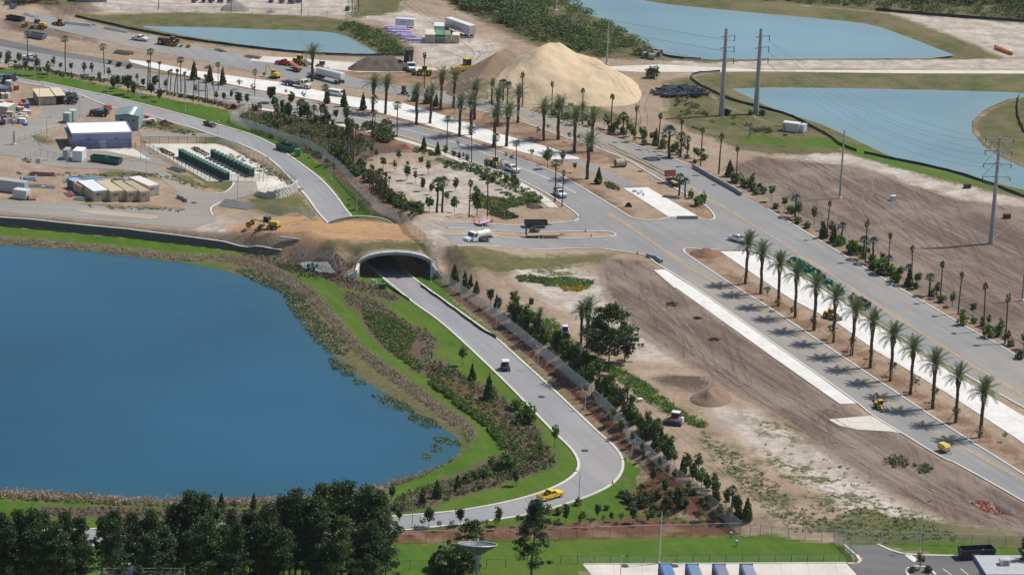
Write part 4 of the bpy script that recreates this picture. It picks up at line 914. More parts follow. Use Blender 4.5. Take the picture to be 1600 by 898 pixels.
heap('soil_heap', [(1072,622),(1095,612),(1115,600),(1140,612),(1148,628),(1120,638),(1085,634)], [(1112,624,3.4,9,.8)], 'brown dirt mound in the middle of the bare field', m_sand('brown_soil', (.25,.17,.115), (.20,.135,.095), (.15,.10,.07)), .3, 'soil heap', .5)
heap('mulch_heap', [(1072,395),(1095,388),(1125,392),(1130,402),(1100,405),(1080,401)], [(1100,398,1.0,7,.8)], 'reddish mulch pile on the tip of the median', m_sand('red_mulch', (.24,.12,.07), (.18,.085,.05), (.12,.06,.04)), .3, 'mulch pile', .5)
heap('gravel_heap', [(340,16),(352,8),(375,7),(392,14),(390,19),(350,19)], [(368,16,3.2,8,.8)], 'grey gravel heap in the far construction yard', m_sand('grey_gravel', (.26,.235,.205), (.22,.2,.175), (.18,.16,.14)), .3, 'gravel heap', .7)
heap('gravel_heap', [(410,20),(425,15),(435,20),(425,22)], [(424,20,1.2,4,.8)], 'small grey gravel heap beside the far fence', m_sand('grey_gravel_b', (.26,.235,.205), (.22,.2,.175), (.18,.16,.14)), .2, 'gravel heap', .7)
heap('soil_heap', [(315,107),(322,103),(330,102),(336,107),(325,109)], [(326,107,1.6,4,.8)], 'small dark dirt heap behind the conifers on the median', m_sand('dark_soil_b', (.13,.10,.085), (.095,.075,.065), (.19,.15,.13)), .2, 'soil heap', .5)
heap('soil_heap', [(693,344),(705,338),(720,336),(738,344),(720,348)], [(712,344,1.1,5,.8)], 'small tan soil heap at the corner of the cross street', m_sand('tan_soil', (.34,.26,.19), (.28,.21,.15), (.2,.15,.11)), .25, 'soil heap', .5)
heap('soil_heap', [(740,345),(748,338),(762,340),(766,345),(752,348)], [(751,344,1.3,4.5,.8)], 'small pale soil heap behind the pink signs', m_sand('tan_soil_b', (.40,.33,.26), (.34,.27,.2), (.25,.2,.15)), .25, 'soil heap', .5)
heap('soil_heap', [(818,324),(825,318),(845,319),(852,325),(835,328)], [(834,323,.9,5,.8)], 'dark soil mound at the tip of the garden bed', m_sand('black_soil', (.06,.05,.04), (.08,.065,.05), (.05,.04,.03)), .2, 'soil heap', .5)

# ------------------------------------------------------------------ vegetation
R = np.random.RandomState(11)
M['leaf_dark'] = leafmat('leaf_dark', (0.041, 0.072, 0.019), (0.108, 0.146, 0.041), .5, trans=.15)
M['leaf_pine'] = leafmat('leaf_pine', (.019, .044, .011), (.064, .104, .026), .3, trans=.2)
M['leaf_mid'] = leafmat('leaf_mid', (0.069, 0.117, 0.023), (0.161, 0.224, 0.048), .6)
M['leaf_oak'] = leafmat('leaf_oak', (0.043, 0.073, 0.020), (0.106, 0.147, 0.043), .5, trans=.2)
M['leaf_bright'] = leafmat('leaf_bright', (0.091, 0.173, 0.030), (0.190, 0.297, 0.049), .6)
M['leaf_olive'] = leafmat('leaf_olive', (.090, .125, .042), (.180, .205, .075), .6)
M['leaf_palm'] = leafmat('leaf_palm', (0.074, 0.112, 0.049), (0.173, 0.223, 0.091), .8, .45, .15)
M['leaf_palm_blue'] = leafmat('leaf_palm_blue', (.08, .11, .09), (.14, .18, .14), .8, .5, .1)
M['leaf_dry'] = leafmat('leaf_dry', (.14, .10, .06), (.22, .17, .10), .6)
M['reed'] = leafmat('reed', (.33, .25, .18), (.50, .41, .31), .25, trans=.25)
M['weed'] = leafmat('weed', (0.120, 0.168, 0.054), (0.240, 0.276, 0.108), .5)
M['reed_green'] = leafmat('reed_green', (0.093, 0.145, 0.051), (0.221, 0.246, 0.102), .25, trans=.2)
M['flower'] = leafmat('flower', (.30, .20, .02), (.50, .36, .03), .8)
M['plum'] = leafmat('plum', (.09, .055, .06), (.15, .10, .09), .5)
M['bark'] = plain('bark', (.10, .078, .06), .95, scale=3); M['bark_palm'] = plain('bark_palm', (.088, .062, .045), .95, scale=4, var=.3); M['bark_pale'] = plain('bark_pale', (.23, .19, .15), .95, scale=3)
M['wood'] = plain('wood', (.36, .27, .17), .9, scale=2)

def leaves(C, size, aspect=1.6, flat=0.0, up=None):
    """one small quad per point"""
    n = len(C); a = R.normal(size=(n, 3)); a[:, 2] *= (1-flat)
    if up is not None: a += up
    a /= np.linalg.norm(a, axis=1)[:, None]+1e-9
    b = np.cross(a, R.normal(size=(n, 3))); b /= np.linalg.norm(b, axis=1)[:, None]+1e-9
    s = (size*(.6+.8*R.rand(n)))[:, None]
    V = np.stack([C-a*s*aspect/2-b*s*.2, C-a*s*.1+b*s/2, C+a*s*aspect/2+b*s*.1, C-a*s*.1-b*s/2], 1).reshape(-1, 3)
    return V, np.arange(n*4).reshape(-1, 4)
def cloud(name, C, size, mat, **k):
    V, F = leaves(C, size, **k); return fast_mesh(name, V, F, mat)
def clumped(nc, per, rx, rz, zc, cs, shell=.5):
    """leaf centres in clumps spread through an uneven crown"""
    out = []
    for _ in range(nc):
        d = R.normal(size=3); d /= np.linalg.norm(d); q = (shell+(1-shell)*R.rand())*(.8+.35*R.rand())
        c = d*np.array([rx, rx, rz])*q+np.array([0, 0, zc]); r = cs*(.6+.8*R.rand())
        p = R.normal(size=(per, 3)); p /= np.linalg.norm(p, axis=1)[:, None]; p *= (R.rand(per)**.4)[:, None]*r*np.array([1, 1, .75])
        out.append(c+p)
    return np.concatenate(out)
def cone_pts(n, h, r, z0=.04, pw=.85):
    z = z0+(1-z0)*(1-np.sqrt(R.rand(n))); prof = np.minimum(1, (z-z0)/.09+.35)*np.clip(1-z, 0, 1)**pw
    t = R.rand(n)*6.283; lump = 1+.16*np.sin(t*3+z*9)+.12*np.sin(t*5-z*17)
    q = r*prof*lump*(.7+.35*R.rand(n)); return np.stack([q*np.cos(t), q*np.sin(t), z*h], 1)
def trunk(mb, h, r, lean=0, limbs=0, spread=1.0, z0=.5, top=.25):
    k = 5; pts = [(lean*(i/k)**2+.04*h*math.sin(i*2.1)*.2, .02*h*math.sin(i*1.3)*.3, h*i/k) for i in range(k+1)]
    pts[0] = (0, 0, -.2)
    mb.tube(pts, [r*(1-(1-top)*i/k) for i in range(k+1)], 7)
    for i in range(limbs):
        t = i/max(1, limbs)*6.28+R.rand(); z = h*(z0+(1-z0)*R.rand()*.9); l = spread*(.6+.5*R.rand())
        mb.tube([(lean*(z/h)**2, 0, z), (lean+math.cos(t)*l*.5, math.sin(t)*l*.5, z+l*.25), (lean+math.cos(t)*l, math.sin(t)*l, z+l*.6)], [r*.42, r*.28, r*.1], 5)
class Kind:
    """one built example per variant, then copies of the thing and its parts"""
    def __init__(s, name, cat, variants): s.name, s.cat, s.var, s.made = name, cat, variants, [None]*len(variants)
    def put(s, loc, scale, rz, label, group=None, v=None, sxy=1.0):
        i = rnd.randrange(len(s.var)) if v is None else v % len(s.var)
        if s.made[i] is None:
            t = empty(s.name, label, s.cat, loc, rz, group); kids = CH.setdefault(t.name, [])
            for nm, me in s.var[i][1]:
                if isinstance(me, tuple): me, l, ro = me; kids.append(link(nm, me, t, l, ro))
                else: kids.append(link(nm, me, t))
            s.made[i] = t
        else: t = copy_tree(s.made[i], None, loc, rz, None, label); t['group'] = group or ''
        if not group and 'group' in t: del t['group']
        k = scale/s.var[i][0]; t.scale = (k*sxy, k*sxy, k); t.rotation_euler = (rnd.uniform(-.03, .03), rnd.uniform(-.03, .03), rz)
        return t
# --- date palm: ringed trunk, boot, feather fronds
def frond(L, droop, wid, nl=12, V=None):
    mb = MB(); rac = []
    for i in range(9):
        t = i/8; rac.append(Vector((L*t*(1-.12*t), 0, L*(.62*t-droop*t*t))))
    mb.tube(rac, [.045*(1-.8*i/8) for i in range(9)], 3, cap=False)
    for i in range(nl):
        t = .14+.86*i/nl; k = t*8; j = min(7, int(k)); p = rac[j].lerp(rac[j+1], k-j); d = (rac[j+1]-rac[j]).normalized(); w = wid*math.sin(math.pi*min(1, .22+.78*t))**.6*(1-.35*t)+.08
        for s in (-1, 1):
            q = p+Vector((0, s*w, 0))+d*w*.75+Vector((0, 0, w*.28)); n = d*(.055*L*.9)
            mb.add([p, p+n*.9, q+n*.15, q], [(0, 1, 2, 3)])
    return mb
def date_palm(seed, nf=30, joined=False):
    rs = random.Random(seed); h = 8.0; mb = MB(); ring = 14
    mb.tube([(0, 0, -.2)]+[(0.05*math.sin(i), 0, h*i/ring) for i in range(1, ring+1)], [.36]+[.27+.035*(i % 2)+(.14 if i > ring-3 else 0) for i in range(1, ring+1)], 9)
    parts = [('trunk', mb.mesh('trunk', M['bark_palm']))]
    boot = MB()
    for i in range(26):
        t = i*2.4; z = h-1.1+1.3*i/26; boot.tube([(.3*math.cos(t), .3*math.sin(t), z), (.62*math.cos(t), .62*math.sin(t), z+.45)], [.12, .03], 4)
    parts.append(('boot', boot.mesh('boot', M['bark_palm'])))
    F = FR_MESH; big = MB()
    for i in range(nf):
        t = i*2.39996; f = i/nf; tilt = rad(-62+92*f**.85)+rs.uniform(-.1, .1)     # young ones upright, old ones drooping
        me = F[0 if f < .5 else 1]
        if joined:
            Rm = Matrix.Rotation(t, 3, 'Z') @ Matrix.Rotation(tilt, 3, 'Y'); src = FR_MB[0 if f < .5 else 1]
            big.add([Rm @ Vector(v)+Vector((0, 0, h)) for v in src.v], src.f)
        else: parts.append(('frond', (me, (0, 0, h+.1), (0, tilt, t))))
    if joined: parts.append(('crown', big.mesh('crown', M['leaf_palm'])))
    return (h+2.3, parts)
FR_MB = [frond(3.5, .38, .62, 13), frond(3.4, .72, .6, 12)]; FR_MESH = [m.mesh('frond', M['leaf_palm']) for m in FR_MB]
STAKE = MB()
for i in range(3): STAKE.tube([(1.5*math.cos(i*2.1+.4), 1.5*math.sin(i*2.1+.4), 0), (.2*math.cos(i*2.1+.4), .2*math.sin(i*2.1+.4), 2.3)], .05, 4)
STAKE = STAKE.mesh('brace', M['wood'])
vd = [date_palm(1, 32), date_palm(5, 26), date_palm(8, 29), date_palm(13, 34)]
for v in vd: v[1].append(('brace', STAKE))
K_date = Kind('date_palm', 'palm tree', vd)
fr_low = [frond(3.5, .38, .62, 9), frond(3.4, .72, .6, 8)]; FR_MB = fr_low
K_date_far = Kind('date_palm', 'palm tree', [date_palm(2, 30, True), date_palm(3, 28, True), date_palm(9, 26, True)])
# --- fan palm
def fan_crown(n, L, up0, up1, mat):
    mb = MB()
    for i in range(n):
        t = i*2.39996; e = up0+(up1-up0)*i/n; s = L*(.85+.3*R.rand())
        d = Vector((math.cos(t)*math.cos(e), math.sin(t)*math.cos(e), math.sin(e))); c = d*s*.5; side = Vector((-math.sin(t), math.cos(t), 0)); nrm = d.cross(side)
        mb.tube([(0, 0, 0), c], .025, 3, False)
        for j in range(9):
            a = -1.25+2.5*j/8; q = c+(d*math.cos(a)+side*math.sin(a))*s*.55-Vector((0, 0, .12*s*abs(math.sin(a))+.1*s))
            w = (side*math.cos(a)-d*math.sin(a))*s*.05; mb.add([c, c*.5+q*.5+w, q, c*.5+q*.5-w], [(0, 1, 2, 3)])
    return mb
def fan_palm(h, r, n, L, up0=1.3, up1=-.75, skirt=False, lean=0, mat='leaf_palm'):
    mb = MB(); k = 10; mb.tube([(lean*(i/k)**2, .06*math.sin(i*.9), h*i/k-(.2 if i == 0 else 0)) for i in range(k+1)], [r*1.25 if i == 0 else r*(1-.25*i/k)+.012*(i % 2) for i in range(k+1)], 7)
    cr = fan_crown(n, L, up0, up1, mat); cr.v = [(x+lean, y, z+h) for x, y, z in cr.v]
    p = [('trunk', mb.mesh('trunk', M['bark_palm'])), ('crown', cr.mesh('crown', M[mat]))]
    if skirt: C = clumped(6, 20, .25, .5, h-.9, .3); p.append(('dead_fronds', cloud('dead_fronds', C, .35, M['leaf_dry'])))
    return (h+L*.75, p)
K_fan = Kind('fan_palm', 'palm tree', [fan_palm(10, .17, 26, 1.5), fan_palm(10, .16, 22, 1.6, lean=.3)])
K_sabal = Kind('sabal_palm', 'palm tree', [fan_palm(5, .22, 30, 1.5, 1.4, -.5, True), fan_palm(5.4, .2, 26, 1.3, 1.4, -.6, True, .3)])
K_blue = Kind('silver_palm', 'palm tree', [fan_palm(3.6, .2, 24, 1.3, 1.4, -.3, mat='leaf_palm_blue')])
# --- palm with its crown tied up, newly planted
def tied(h, lean=0, tuft=1.5):
    mb = MB(); k = 8; mb.tube([(lean*(i/k)**2, 0, h*i/k-(.2 if i == 0 else 0)) for i in range(k+1)], [.17-.04*i/k+.01*(i % 2) for i in range(k+1)], 7)
    n = 46; z = R.rand(n); t = R.rand(n)*6.28; rr = .12+.32*np.sin(np.pi*np.clip(z*.85+.1, 0, 1)); C = np.stack([lean+rr*np.cos(t), rr*np.sin(t), h-.2+z*tuft], 1)
    V, F = leaves(C, .3, 2.6, up=np.array([0, 0, 1.6])); 
    return (h+tuft, [('trunk', mb.mesh('trunk', M['bark_palm'])), ('tied_crown', fast_mesh('tied_crown', V, F, M['leaf_olive']))])
K_tied = Kind('tied_palm', 'palm tree', [tied(8.5), tied(8.2, .35), tied(8.8, -.25, 1.2)])
K_trunk = Kind('cut_palm', 'palm tree', [tied(8.6, 0, .5), tied(8.2, .25, .4), tied(8.4, .9, .6)])
# --- conifers, small trees, shrubs
def conifer(h, r, n=620, mat='leaf_dark', size=.3):
    mb = MB().tube([(0, 0, -.2), (0, 0, h*.85)], [.1, .02], 6)
    return (h, [('trunk', mb.mesh('trunk', M['bark'])), ('foliage', cloud('foliage', np.concatenate([cone_pts(n, h, r), cone_pts(n//3, h*.96, r*.6)]), size, M[mat], up=np.array([0, 0, .6])))])
K_con = Kind('cypress_tree', 'conifer', [conifer(5, 1.2), conifer(5, 1.05), conifer(5, 1.35, 700)])
def smalltree(h, rx, rz, zc, nc, per, mat, size, tr=.06, cs=.5, limbs=4, bark='bark'):
    mb = MB(); trunk(mb, h*.8, tr*h/4, .05*h*R.rand(), limbs, rx*.8, .45)
    return (h, [('trunk', mb.mesh('trunk', M[bark])), ('crown', cloud('crown', clumped(nc, per, rx, rz, zc, cs), size, M[mat]))])
K_slim = Kind('young_tree', 'tree', [smalltree(5, .75, 1.5, 3.3, 26, 20, 'leaf_mid', .24), smalltree(5, .65, 1.6, 3.2, 24, 20, 'leaf_olive', .24), smalltree(5, .8, 1.35, 3.5, 26, 20, 'leaf_mid', .24)])
K_slimd = Kind('young_tree', 'tree', [smalltree(5, .85, 1.8, 3.0, 40, 24, 'leaf_dark', .25), smalltree(5, .8, 1.7, 3.1, 36, 24, 'leaf_dark', .25)])
K_bright = Kind('young_tree', 'tree', [smalltree(5, 1.0, 1.7, 3.0, 36, 22, 'leaf_bright', .27), smalltree(5, 1.1, 1.6, 3.2, 32, 24, 'leaf_bright', .27)])
K_wisp = Kind('young_tree', 'tree', [smalltree(4.5, 1.3, 1.0, 3.2, 22, 14, 'leaf_olive', .22, .035, .4, 5), smalltree(4.5, 1.1, 1.2, 3.0, 18, 14, 'leaf_olive', .22, .035, .4, 5)])
def shrub(rx, rz, nc, per, mat, size=.24, cs=.45):
    mb = MB(); trunk(mb, rz*1.1, .06, 0, 4, rx*.6, .2)
    C = clumped(nc, per, rx, rz, rz*.95, cs); C[:, 2] = np.abs(C[:, 2])
    return (rz*2, [('stem', mb.mesh('stem', M['bark'])), ('foliage', cloud('foliage', C, size, M[mat]))])
K_sd = Kind('shrub', 'shrub', [shrub(1.1, 1.0, 26, 22, 'leaf_dark'), shrub(1.3, .9, 28, 22, 'leaf_dark')])
K_sm = Kind('shrub', 'shrub', [shrub(1.1, 1.0, 26, 22, 'leaf_mid'), shrub(1.0, 1.1, 24, 22, 'leaf_mid')])
K_sb = Kind('shrub', 'shrub', [shrub(1.1, 1.1, 24, 22, 'leaf_bright'), shrub(1.2, 1.0, 26, 20, 'leaf_bright')])
K_so = Kind('shrub', 'shrub', [shrub(1.2, 1.0, 24, 20, 'leaf_olive')])
K_dry = Kind('dry_bush', 'shrub', [shrub(1.4, .9, 26, 22, 'leaf_dry')])
# --- big trees
def bigtree(h, r, nc, per, mat, size, pine=False, zlow=.35):
    mb = MB(); trunk(mb, h*.88, .028*h*.55, .02*h, 9 if pine else 7, r*.85, .38)
    cs = []
    for i in range(nc):
        z = zlow+(1-zlow)*R.rand()**.8; zz = (z-zlow)/(1-zlow); w = r*(np.sin(np.pi*np.clip(zz*.86+.12, 0, 1))**.7) if not pine else r*(1-zz**2.4)*(.4+.6*min(1, zz*5))
        t = R.rand()*6.283; w *= 1+(.3 if pine else .34)*math.sin(t*2+z*11)+.2*math.sin(t*3-z*23); q = w*(R.rand()**.4 if pine else np.sqrt(R.rand())); c = np.array([q*np.cos(t), q*np.sin(t), z*h]); k = (.052 if pine else .075)*h*(.5+.9*R.rand())
        p = R.normal(size=(per, 3)); p /= np.linalg.norm(p, axis=1)[:, None]; p *= (R.rand(per)**.45)[:, None]*k*np.array([1.25, 1.25, .6 if pine else .7])*(1+.8*(R.rand(per)[:, None] > .93)); cs.append(c+p)
    return (h, [('trunk', mb.mesh('trunk', M['bark'])), ('crown', cloud('crown', np.concatenate(cs), size, M[mat]))])
K_pine = Kind('pine_tree', 'tree', [bigtree(16, 3.4, 80, 105, 'leaf_pine', .20, True, .34), bigtree(16, 2.8, 58, 105, 'leaf_pine', .20, True, .46), bigtree(16, 3.8, 90, 105, 'leaf_pine', .20, True, .24), bigtree(16, 3.1, 50, 105, 'leaf_pine', .20, True, .54), bigtree(16, 2.4, 64, 100, 'leaf_pine', .20, True, .30), bigtree(16, 3.0, 70, 105, 'leaf_oak', .20, True, .28)])
K_oak = Kind('broadleaf_tree', 'tree', [bigtree(11, 4.6, 78, 70, 'leaf_oak', .30, False, .24), bigtree(11, 4.2, 80, 70, 'leaf_pine', .30, False, .2)])

def row(kind, pts, desc, group=None, tail='from the left', sxy=1.0, order=True, default_h=None):
    """pts: (x of foot, y of foot, y of top) on the photo"""
    pts = sorted(pts, key=lambda p: p[0]) if order else pts
    for i, p in enumerate(pts):
        x, yb, yt = p[:3]; g = G(x, yb); h = (yb-yt)/pxm(x, yb)
        kind.put(g, h, rnd.uniform(0, 6.28), '%s %s, %s %s' % (ORD[i] if len(pts) > 1 else '', desc, 'counted' if tail.startswith('from') else '', tail) if len(pts) > 1 else desc, group, sxy=sxy*rnd.uniform(.93, 1.07))
def rowl(kind, pts, desc, group=None, where='', sxy=1.0, v=None):
    """labels: 'first <desc> from the left <where>'"""
    pts = sorted(pts, key=lambda p: p[0]); n = len(pts)
    for i, (x, yb, yt) in enumerate(pts):
        g = G(x, yb); h = (yb-yt)/pxm(x, yb)
        lb = ('%s %s %s from the left' % (ORD[i], desc, where)).replace('  ', ' ') if n > 1 else ('%s %s' % (desc, where)).strip()
        kind.put(g, h, rnd.uniform(0, 6.28), lb, group, v, sxy*rnd.uniform(.92, 1.08))
rowl(K_date, [(1164.6,443.5,366),(1189,459,381),(1216,478,398),(1242,496,414),(1271.5,516,432),(1301.5,535,450),(1330,555,469),(1360,574.5,487),(1391,595,508),(1423,616,528),(1457,638,549),(1493,660,571),(1531,683,593)],
     'date palm in the long median row below the crossing', 'date palms along the white median paving')
rowl(K_date_far, [(582,176,120),(602,178,119),(651,195,134),(672,193,133),(688,172,109),(708.5,169,112),(741,187,127),(718,213,151),(736,211,148),(768,163,125),(777,198,137),(809,192,135),(771.5,229,165),(791,229,163),(849,220,157),
     (872,218,153),(878,183,155),(897.5,237.5,171),(910,195,161),(924.6,237,172),(917,280,210),(488,127,72)], 'date palm in the median groups near the sand heap,', 'date palms along the upper boulevard', sxy=1.28)
rowl(K_date_far, [(918,543,466),(908,541,474),(841,528,482)], 'date palm among the fence shrubs by the oak,', sxy=1.15)
rowl(K_fan, [(43.5,95,49),(102,115,57),(163,116,69),(234,131,77),(282.6,144,90),(341,141,98),(398,150,109)], 'tall fan palm beside the lawn strip at top left,', 'tall fan palms along the lawn strip')
rowl(K_fan, [(507.5,187,133),(581,213.6,150),(585,212,172),(620,214.7,159),(698,233.7,182),(737,253.7,198),(774,262.6,209),(806.5,271.5,220),(867,315,250)], 'slim fan palm along the near verge of the boulevard,', 'fan palms on the near verge')
rowl(K_tied, [(862,180,127),(910,191,139),(955,207,148),(991.5,220,164),(1028,232.5,176),(1063,242.5,184),(1094.5,259,200),(1149.6,287.6,230),(816,167,113),(770,131,100),(663,137,83),(1123,272,208)], 'thin palm with tied crown along the far verge above the crossing,', 'tied palms on the far verge')
rowl(K_tied, [(1291.5,373,314),(1352,409,343),(1387,420.5,363),(1424,443,383),(1469,472,407),(1497,490,423),(1536,518,442),(1570,536.5,458)], 'thin palm with tied crown beside the brown field,', 'tied palms beside the brown field')
rowl(K_tied, [(878,322.6,265),(732.6,342.5,280),(761.6,341,278)], 'single thin palm with tied crown near the cross street,')
rowl(K_trunk, [(230.5,141,95),(248.8,139,97),(260.6,150,111),(266,143,109),(272.5,151,109),(277,147,109),(288.6,153,113),(290.7,147,116),(301.6,160,122),(310.6,160,121),(321,161,117),(324,155,120),(336,163,130)],
     'bare palm trunk standing on the lawn strip,', 'bare palm trunks on the lawn strip')
rowl(K_trunk, [(577,300,258),(581,304,258),(586,307,270),(590,310,268),(593,313,263),(597,314,269),(600,316,268),(604,312,277),(607,316,276),(583,296,262),(595,306,264),(589,300,266),(602,308,272),(579,308,268),(584,313,272)],
     'bare palm trunk in the dense cluster above the tunnel,', 'bare palm trunks in the cluster behind the fence')
rowl(K_tied, [(512.6,240,204),(518,242,194),(530,254,206),(537,257,214),(543,252,185),(552,255,192),(547,246,190),(535,246,208),(560,240,196)], 'leaning palm in the loose group behind the tall fence,', 'leaning palms behind the tall fence')
rowl(K_sabal, [(682.6,332.5,278),(691,332.5,277)], 'thick sabal palm in the sandy plot,')
rowl(K_sabal, [(973.5,209,176),(979,210,182),(1010,246,213) if 0 else (1063,246,207),(1074,241,213)], 'short sabal palm on the far verge,')
rowl(K_blue, [(1045,247,197),(1349,405,368),(1363,412,371),(1061,306,271),(1070,308,278),(793,163,128),(786,160,124)], 'silvery fan palm of the far verge plants,')
rowl(K_con, [(303,125,96),(328,129,102),(348,133,105),(511,161.5,136),(537.6,167,140),(567,172,145),(648,158,132),(667,162,137),(681,166,147),(1024,226,201),(1286,372,345),(1301.5,378,350),(1420.5,448,418),(1140,276,249),(934.6,287,261),(662,236,212),(684,242,221)],
     'dark pointed cypress in the boulevard strips,', 'cypresses in the boulevard strips')
rowl(K_con, [(710,441,411),(726,455,421),(735,448,427),(744,459,437),(776,481,459),(803,504,480),(817,512,486),(820,492,476),(822,515,490),(845,520,495),(1023.5,707,671),(1118,785,751),(1153,811,778),(1167,812,775),(1034,695,668)], 'dark cypress just behind the tall fence,', 'cypresses behind the tall fence')
rowl(K_con, [(737.5,596,567),(763.6,625,583),(660,787,757),(683,777,747),(714.6,766,739),(345,800,768),(396,796,768)], 'dark cypress in the lakeside beds,', 'cypresses in the lakeside beds')
rowl(K_slim, [(581,244,224),(588,250,232),(599,269,242),(617,269,250),(623,255,233),(649,286,266),(658,263,242),(669,273,250),(697,320,297),(742,306,288),(637,264,250)], 'slender young tree in the sandy plot,', 'young trees in the sandy plot')
rowl(K_slimd, [(636,282,257),(660,299,276),(673,304,287),(711.5,299,276)], 'dense dark young tree in the sandy plot,', 'dark young trees in the sandy plot')
rowl(K_bright, [(671,331,305),(710,333,306),(745,338,292)], 'bright green young tree in the sandy plot,')
rowl(K_slim, [(695,248,226),(709,253,233),(717,255,237),(730,258,240),(760,270,247),(724,250,238),(800,300,268),(790,296,270),(806,302,275)], 'young tree along the pale footpath,', 'young trees along the pale footpath')
rowl(K_slim, [(13,107,79),(30,104,82),(40,117,91),(58,118,86),(75,121,95),(83,109,88),(95,112,96),(111,115,96),(132,119,97),(143,117,98),(155,130,112),(24,106,92),(10,106,92),(1,100,80),(196,117,112) if 0 else (170,124,105),(214,130,115),(258,142,124),(338,160,142),(306,150,132)], 'small verge tree on the lawn strip at top left,', 'verge trees on the lawn strip')
rowl(K_slimd, [(177,143,117),(184,138,116),(200,148,115),(208,152,125),(236,152,128),(249,159,138),(242,140,117),(193,135,118),(224,138,122),(361,155,140),(373,169,142),(386,164,145),(350,160,144)], 'dense dark tree along the lawn strip,', 'dark trees along the lawn strip')
rowl(K_slim, [(723,571.5,540),(866.7,698,662),(844,716,687)], 'young tree on the park lawn,')
rowl(K_slimd, [(612,781,754),(670,823,789),(719,821,791),(778,821,789),(883,817,784),(933,810,786),(989,817,789),(1038,773,744),(1059,794,758),(1020,755,725),(1039,793,770),(806,759,729),(1012,816,801),(906,817,800),(955,815,798),(600,800,770),(624,815,790),(830,817,795)], 'young tree in the bottom planting along the road,', 'young trees in the bottom planting')
rowl(K_sm, [(806,640,622),(822.6,660,629),(791,734,705),(768,728,712),(740,748,733),(755,745,730),(730,752,738),(620,796,784),(598,797,785)], 'round bush in the lakeside bed,')
rowl(K_wisp, [(35,125,100) if 0 else (480,178,168),(495,180,168),(520,185,176),(438,135,120) if 0 else (447,150,138),(474,158,142),(395,148,130),(374,140,124),(845,222,195) if 0 else (840,215,196),(856,206,194),(890,222,206),(905,225,207),(1198,468,446),(1215,486,462),(1232,500,480) if 0 else (1237,497,477),(1270,516,492),(1298,530,505),(1330,548,525),(1360,560,544),(1394,588,563),(1430,612,585),(1460,628,604),(1492,660,634),(1530,690,668),(1570,690,672),(715,232,218),(800,258,238),(830,250,232),(790,250,236),(851,258,240),(877,263,250)],
     'wispy sapling along the median paving,', 'wispy saplings along the median paving')
rowl(K_slim, [(855,264,230),(879,258,235),(898,270,252),(943,235,215) if 0 else (950,202,180),(986,213,194),(1000,215,198),(1005,216,203),(1085,247,228),(1098,243,230)], 'young tree near the crossing tip,', 'young trees near the crossing tip')
rowl(K_sb, [(960,205,190),(1006,216,200),(1038,232,214),(1053,237,222),(1310,384,366),(1398,440,420),(1403,441,424),(1505,508,486),(1545,527,505),(1560,525,500),(1090,322,305),(1098,318,300),(1080,310,296),(1330,396,374),(1339,398,378),(1378,428,400),(1192,303,290),(1160,292,276)], 'bright bush of the far verge planting,', 'bright bushes of the far verge', sxy=.72)
rowl(K_sd, [(1363,422,410),(1378,430,418),(1365,418,408),(1170,292,280),(1150,285,270),(1595,560,545),(1020,122,104),(1100,250,240),(768,303,292) if 0 else (757,281,271),(769,284,274),(172,100,94),(187,104,97),(203,107,100),(1250,130,127) if 0 else (1131,179,170),(1190,180,172),(1172,180,173),(1136,180,171),(700,893,855),(712,893,850),(728,890,848),(690,890,862)], 'dark low bush,', None)
rowl(K_dry, [(835,364,354),(580,199,190),(598,200,180) if 0 else (603,204,188)], 'dry brown bush,')
rowl(K_so, [(575,203,188),(590,208,190),(600,214,196),(612,218,204),(588,214,202),(605,222,210),(595,220,206)], 'olive bush beside the slim fan palms,', 'olive bushes beside the footpath')
# --- the thicket behind the tall fence
fl = [(700,440),(730,462),(775,492),(820,527),(866,564),(913,603),(950,637),(985,675),(1012,705),(1060,745),(1110,787),(1155,822)]
def along(pts, t):
    k = t*(len(pts)-1); i = min(len(pts)-2, int(k)); f = k-i; return pts[i][0]*(1-f)+pts[i+1][0]*f, pts[i][1]*(1-f)+pts[i+1][1]*f
def scatter(kind, n, t0, t1, dx, dy, hm, line, desc, group, seed=0):
    q = random.Random(seed+n); o = []
    for i in range(n):
        x, y = along(line, t0+(t1-t0)*(i+q.random())/n); x += q.uniform(*dx); y += q.uniform(*dy); o.append((x, y, y-q.uniform(*hm)))
    rowl(kind, o, desc, group)
scatter(K_sm, 16, .18, .66, (10,34), (-8,2), (12,24), fl, 'leafy bush of the thicket behind the fence,', 'thicket bushes behind the fence')
scatter(K_sd, 9, .2, .7, (10,30), (-6,2), (12,22), fl, 'dark bush of the thicket behind the fence,', 'dark thicket bushes behind the fence')
scatter(K_slimd, 16, .2, .98, (8,26), (-4,2), (24,40), fl, 'dark tree of the thicket behind the fence,', 'dark thicket trees behind the fence')
scatter(K_bright, 12, .2, .9, (10,36), (-6,0), (22,38), fl, 'bright tree of the thicket behind the fence,', 'bright thicket trees behind the fence')
scatter(K_sabal, 6, .3, .95, (14,28), (-4,2), (34,46), fl, 'fan palm of the thicket behind the fence,', 'fan palms in the thicket')
scatter(K_slim, 18, .3, 1.0, (-30,-8), (-2,6), (18,30), fl[3:], 'thin sapling on the mulch side of the fence,', 'saplings on the mulch side of the fence')
ul = [(392,198),(430,210),(480,226),(520,250),(545,275),(575,300),(600,325),(625,332),(640,336)]
scatter(K_sm, 22, .35, 1, (6,30), (-10,0), (9,18), ul, 'bush on the bank above the upper lawn,', 'bushes above the upper lawn')
scatter(K_sd, 20, .3, 1, (6,26), (-8,0), (9,16), ul, 'dark bush on the bank above the upper lawn,', 'dark bushes above the upper lawn')
ul2 = [(395,182),(430,192),(470,200),(510,212),(545,232)]
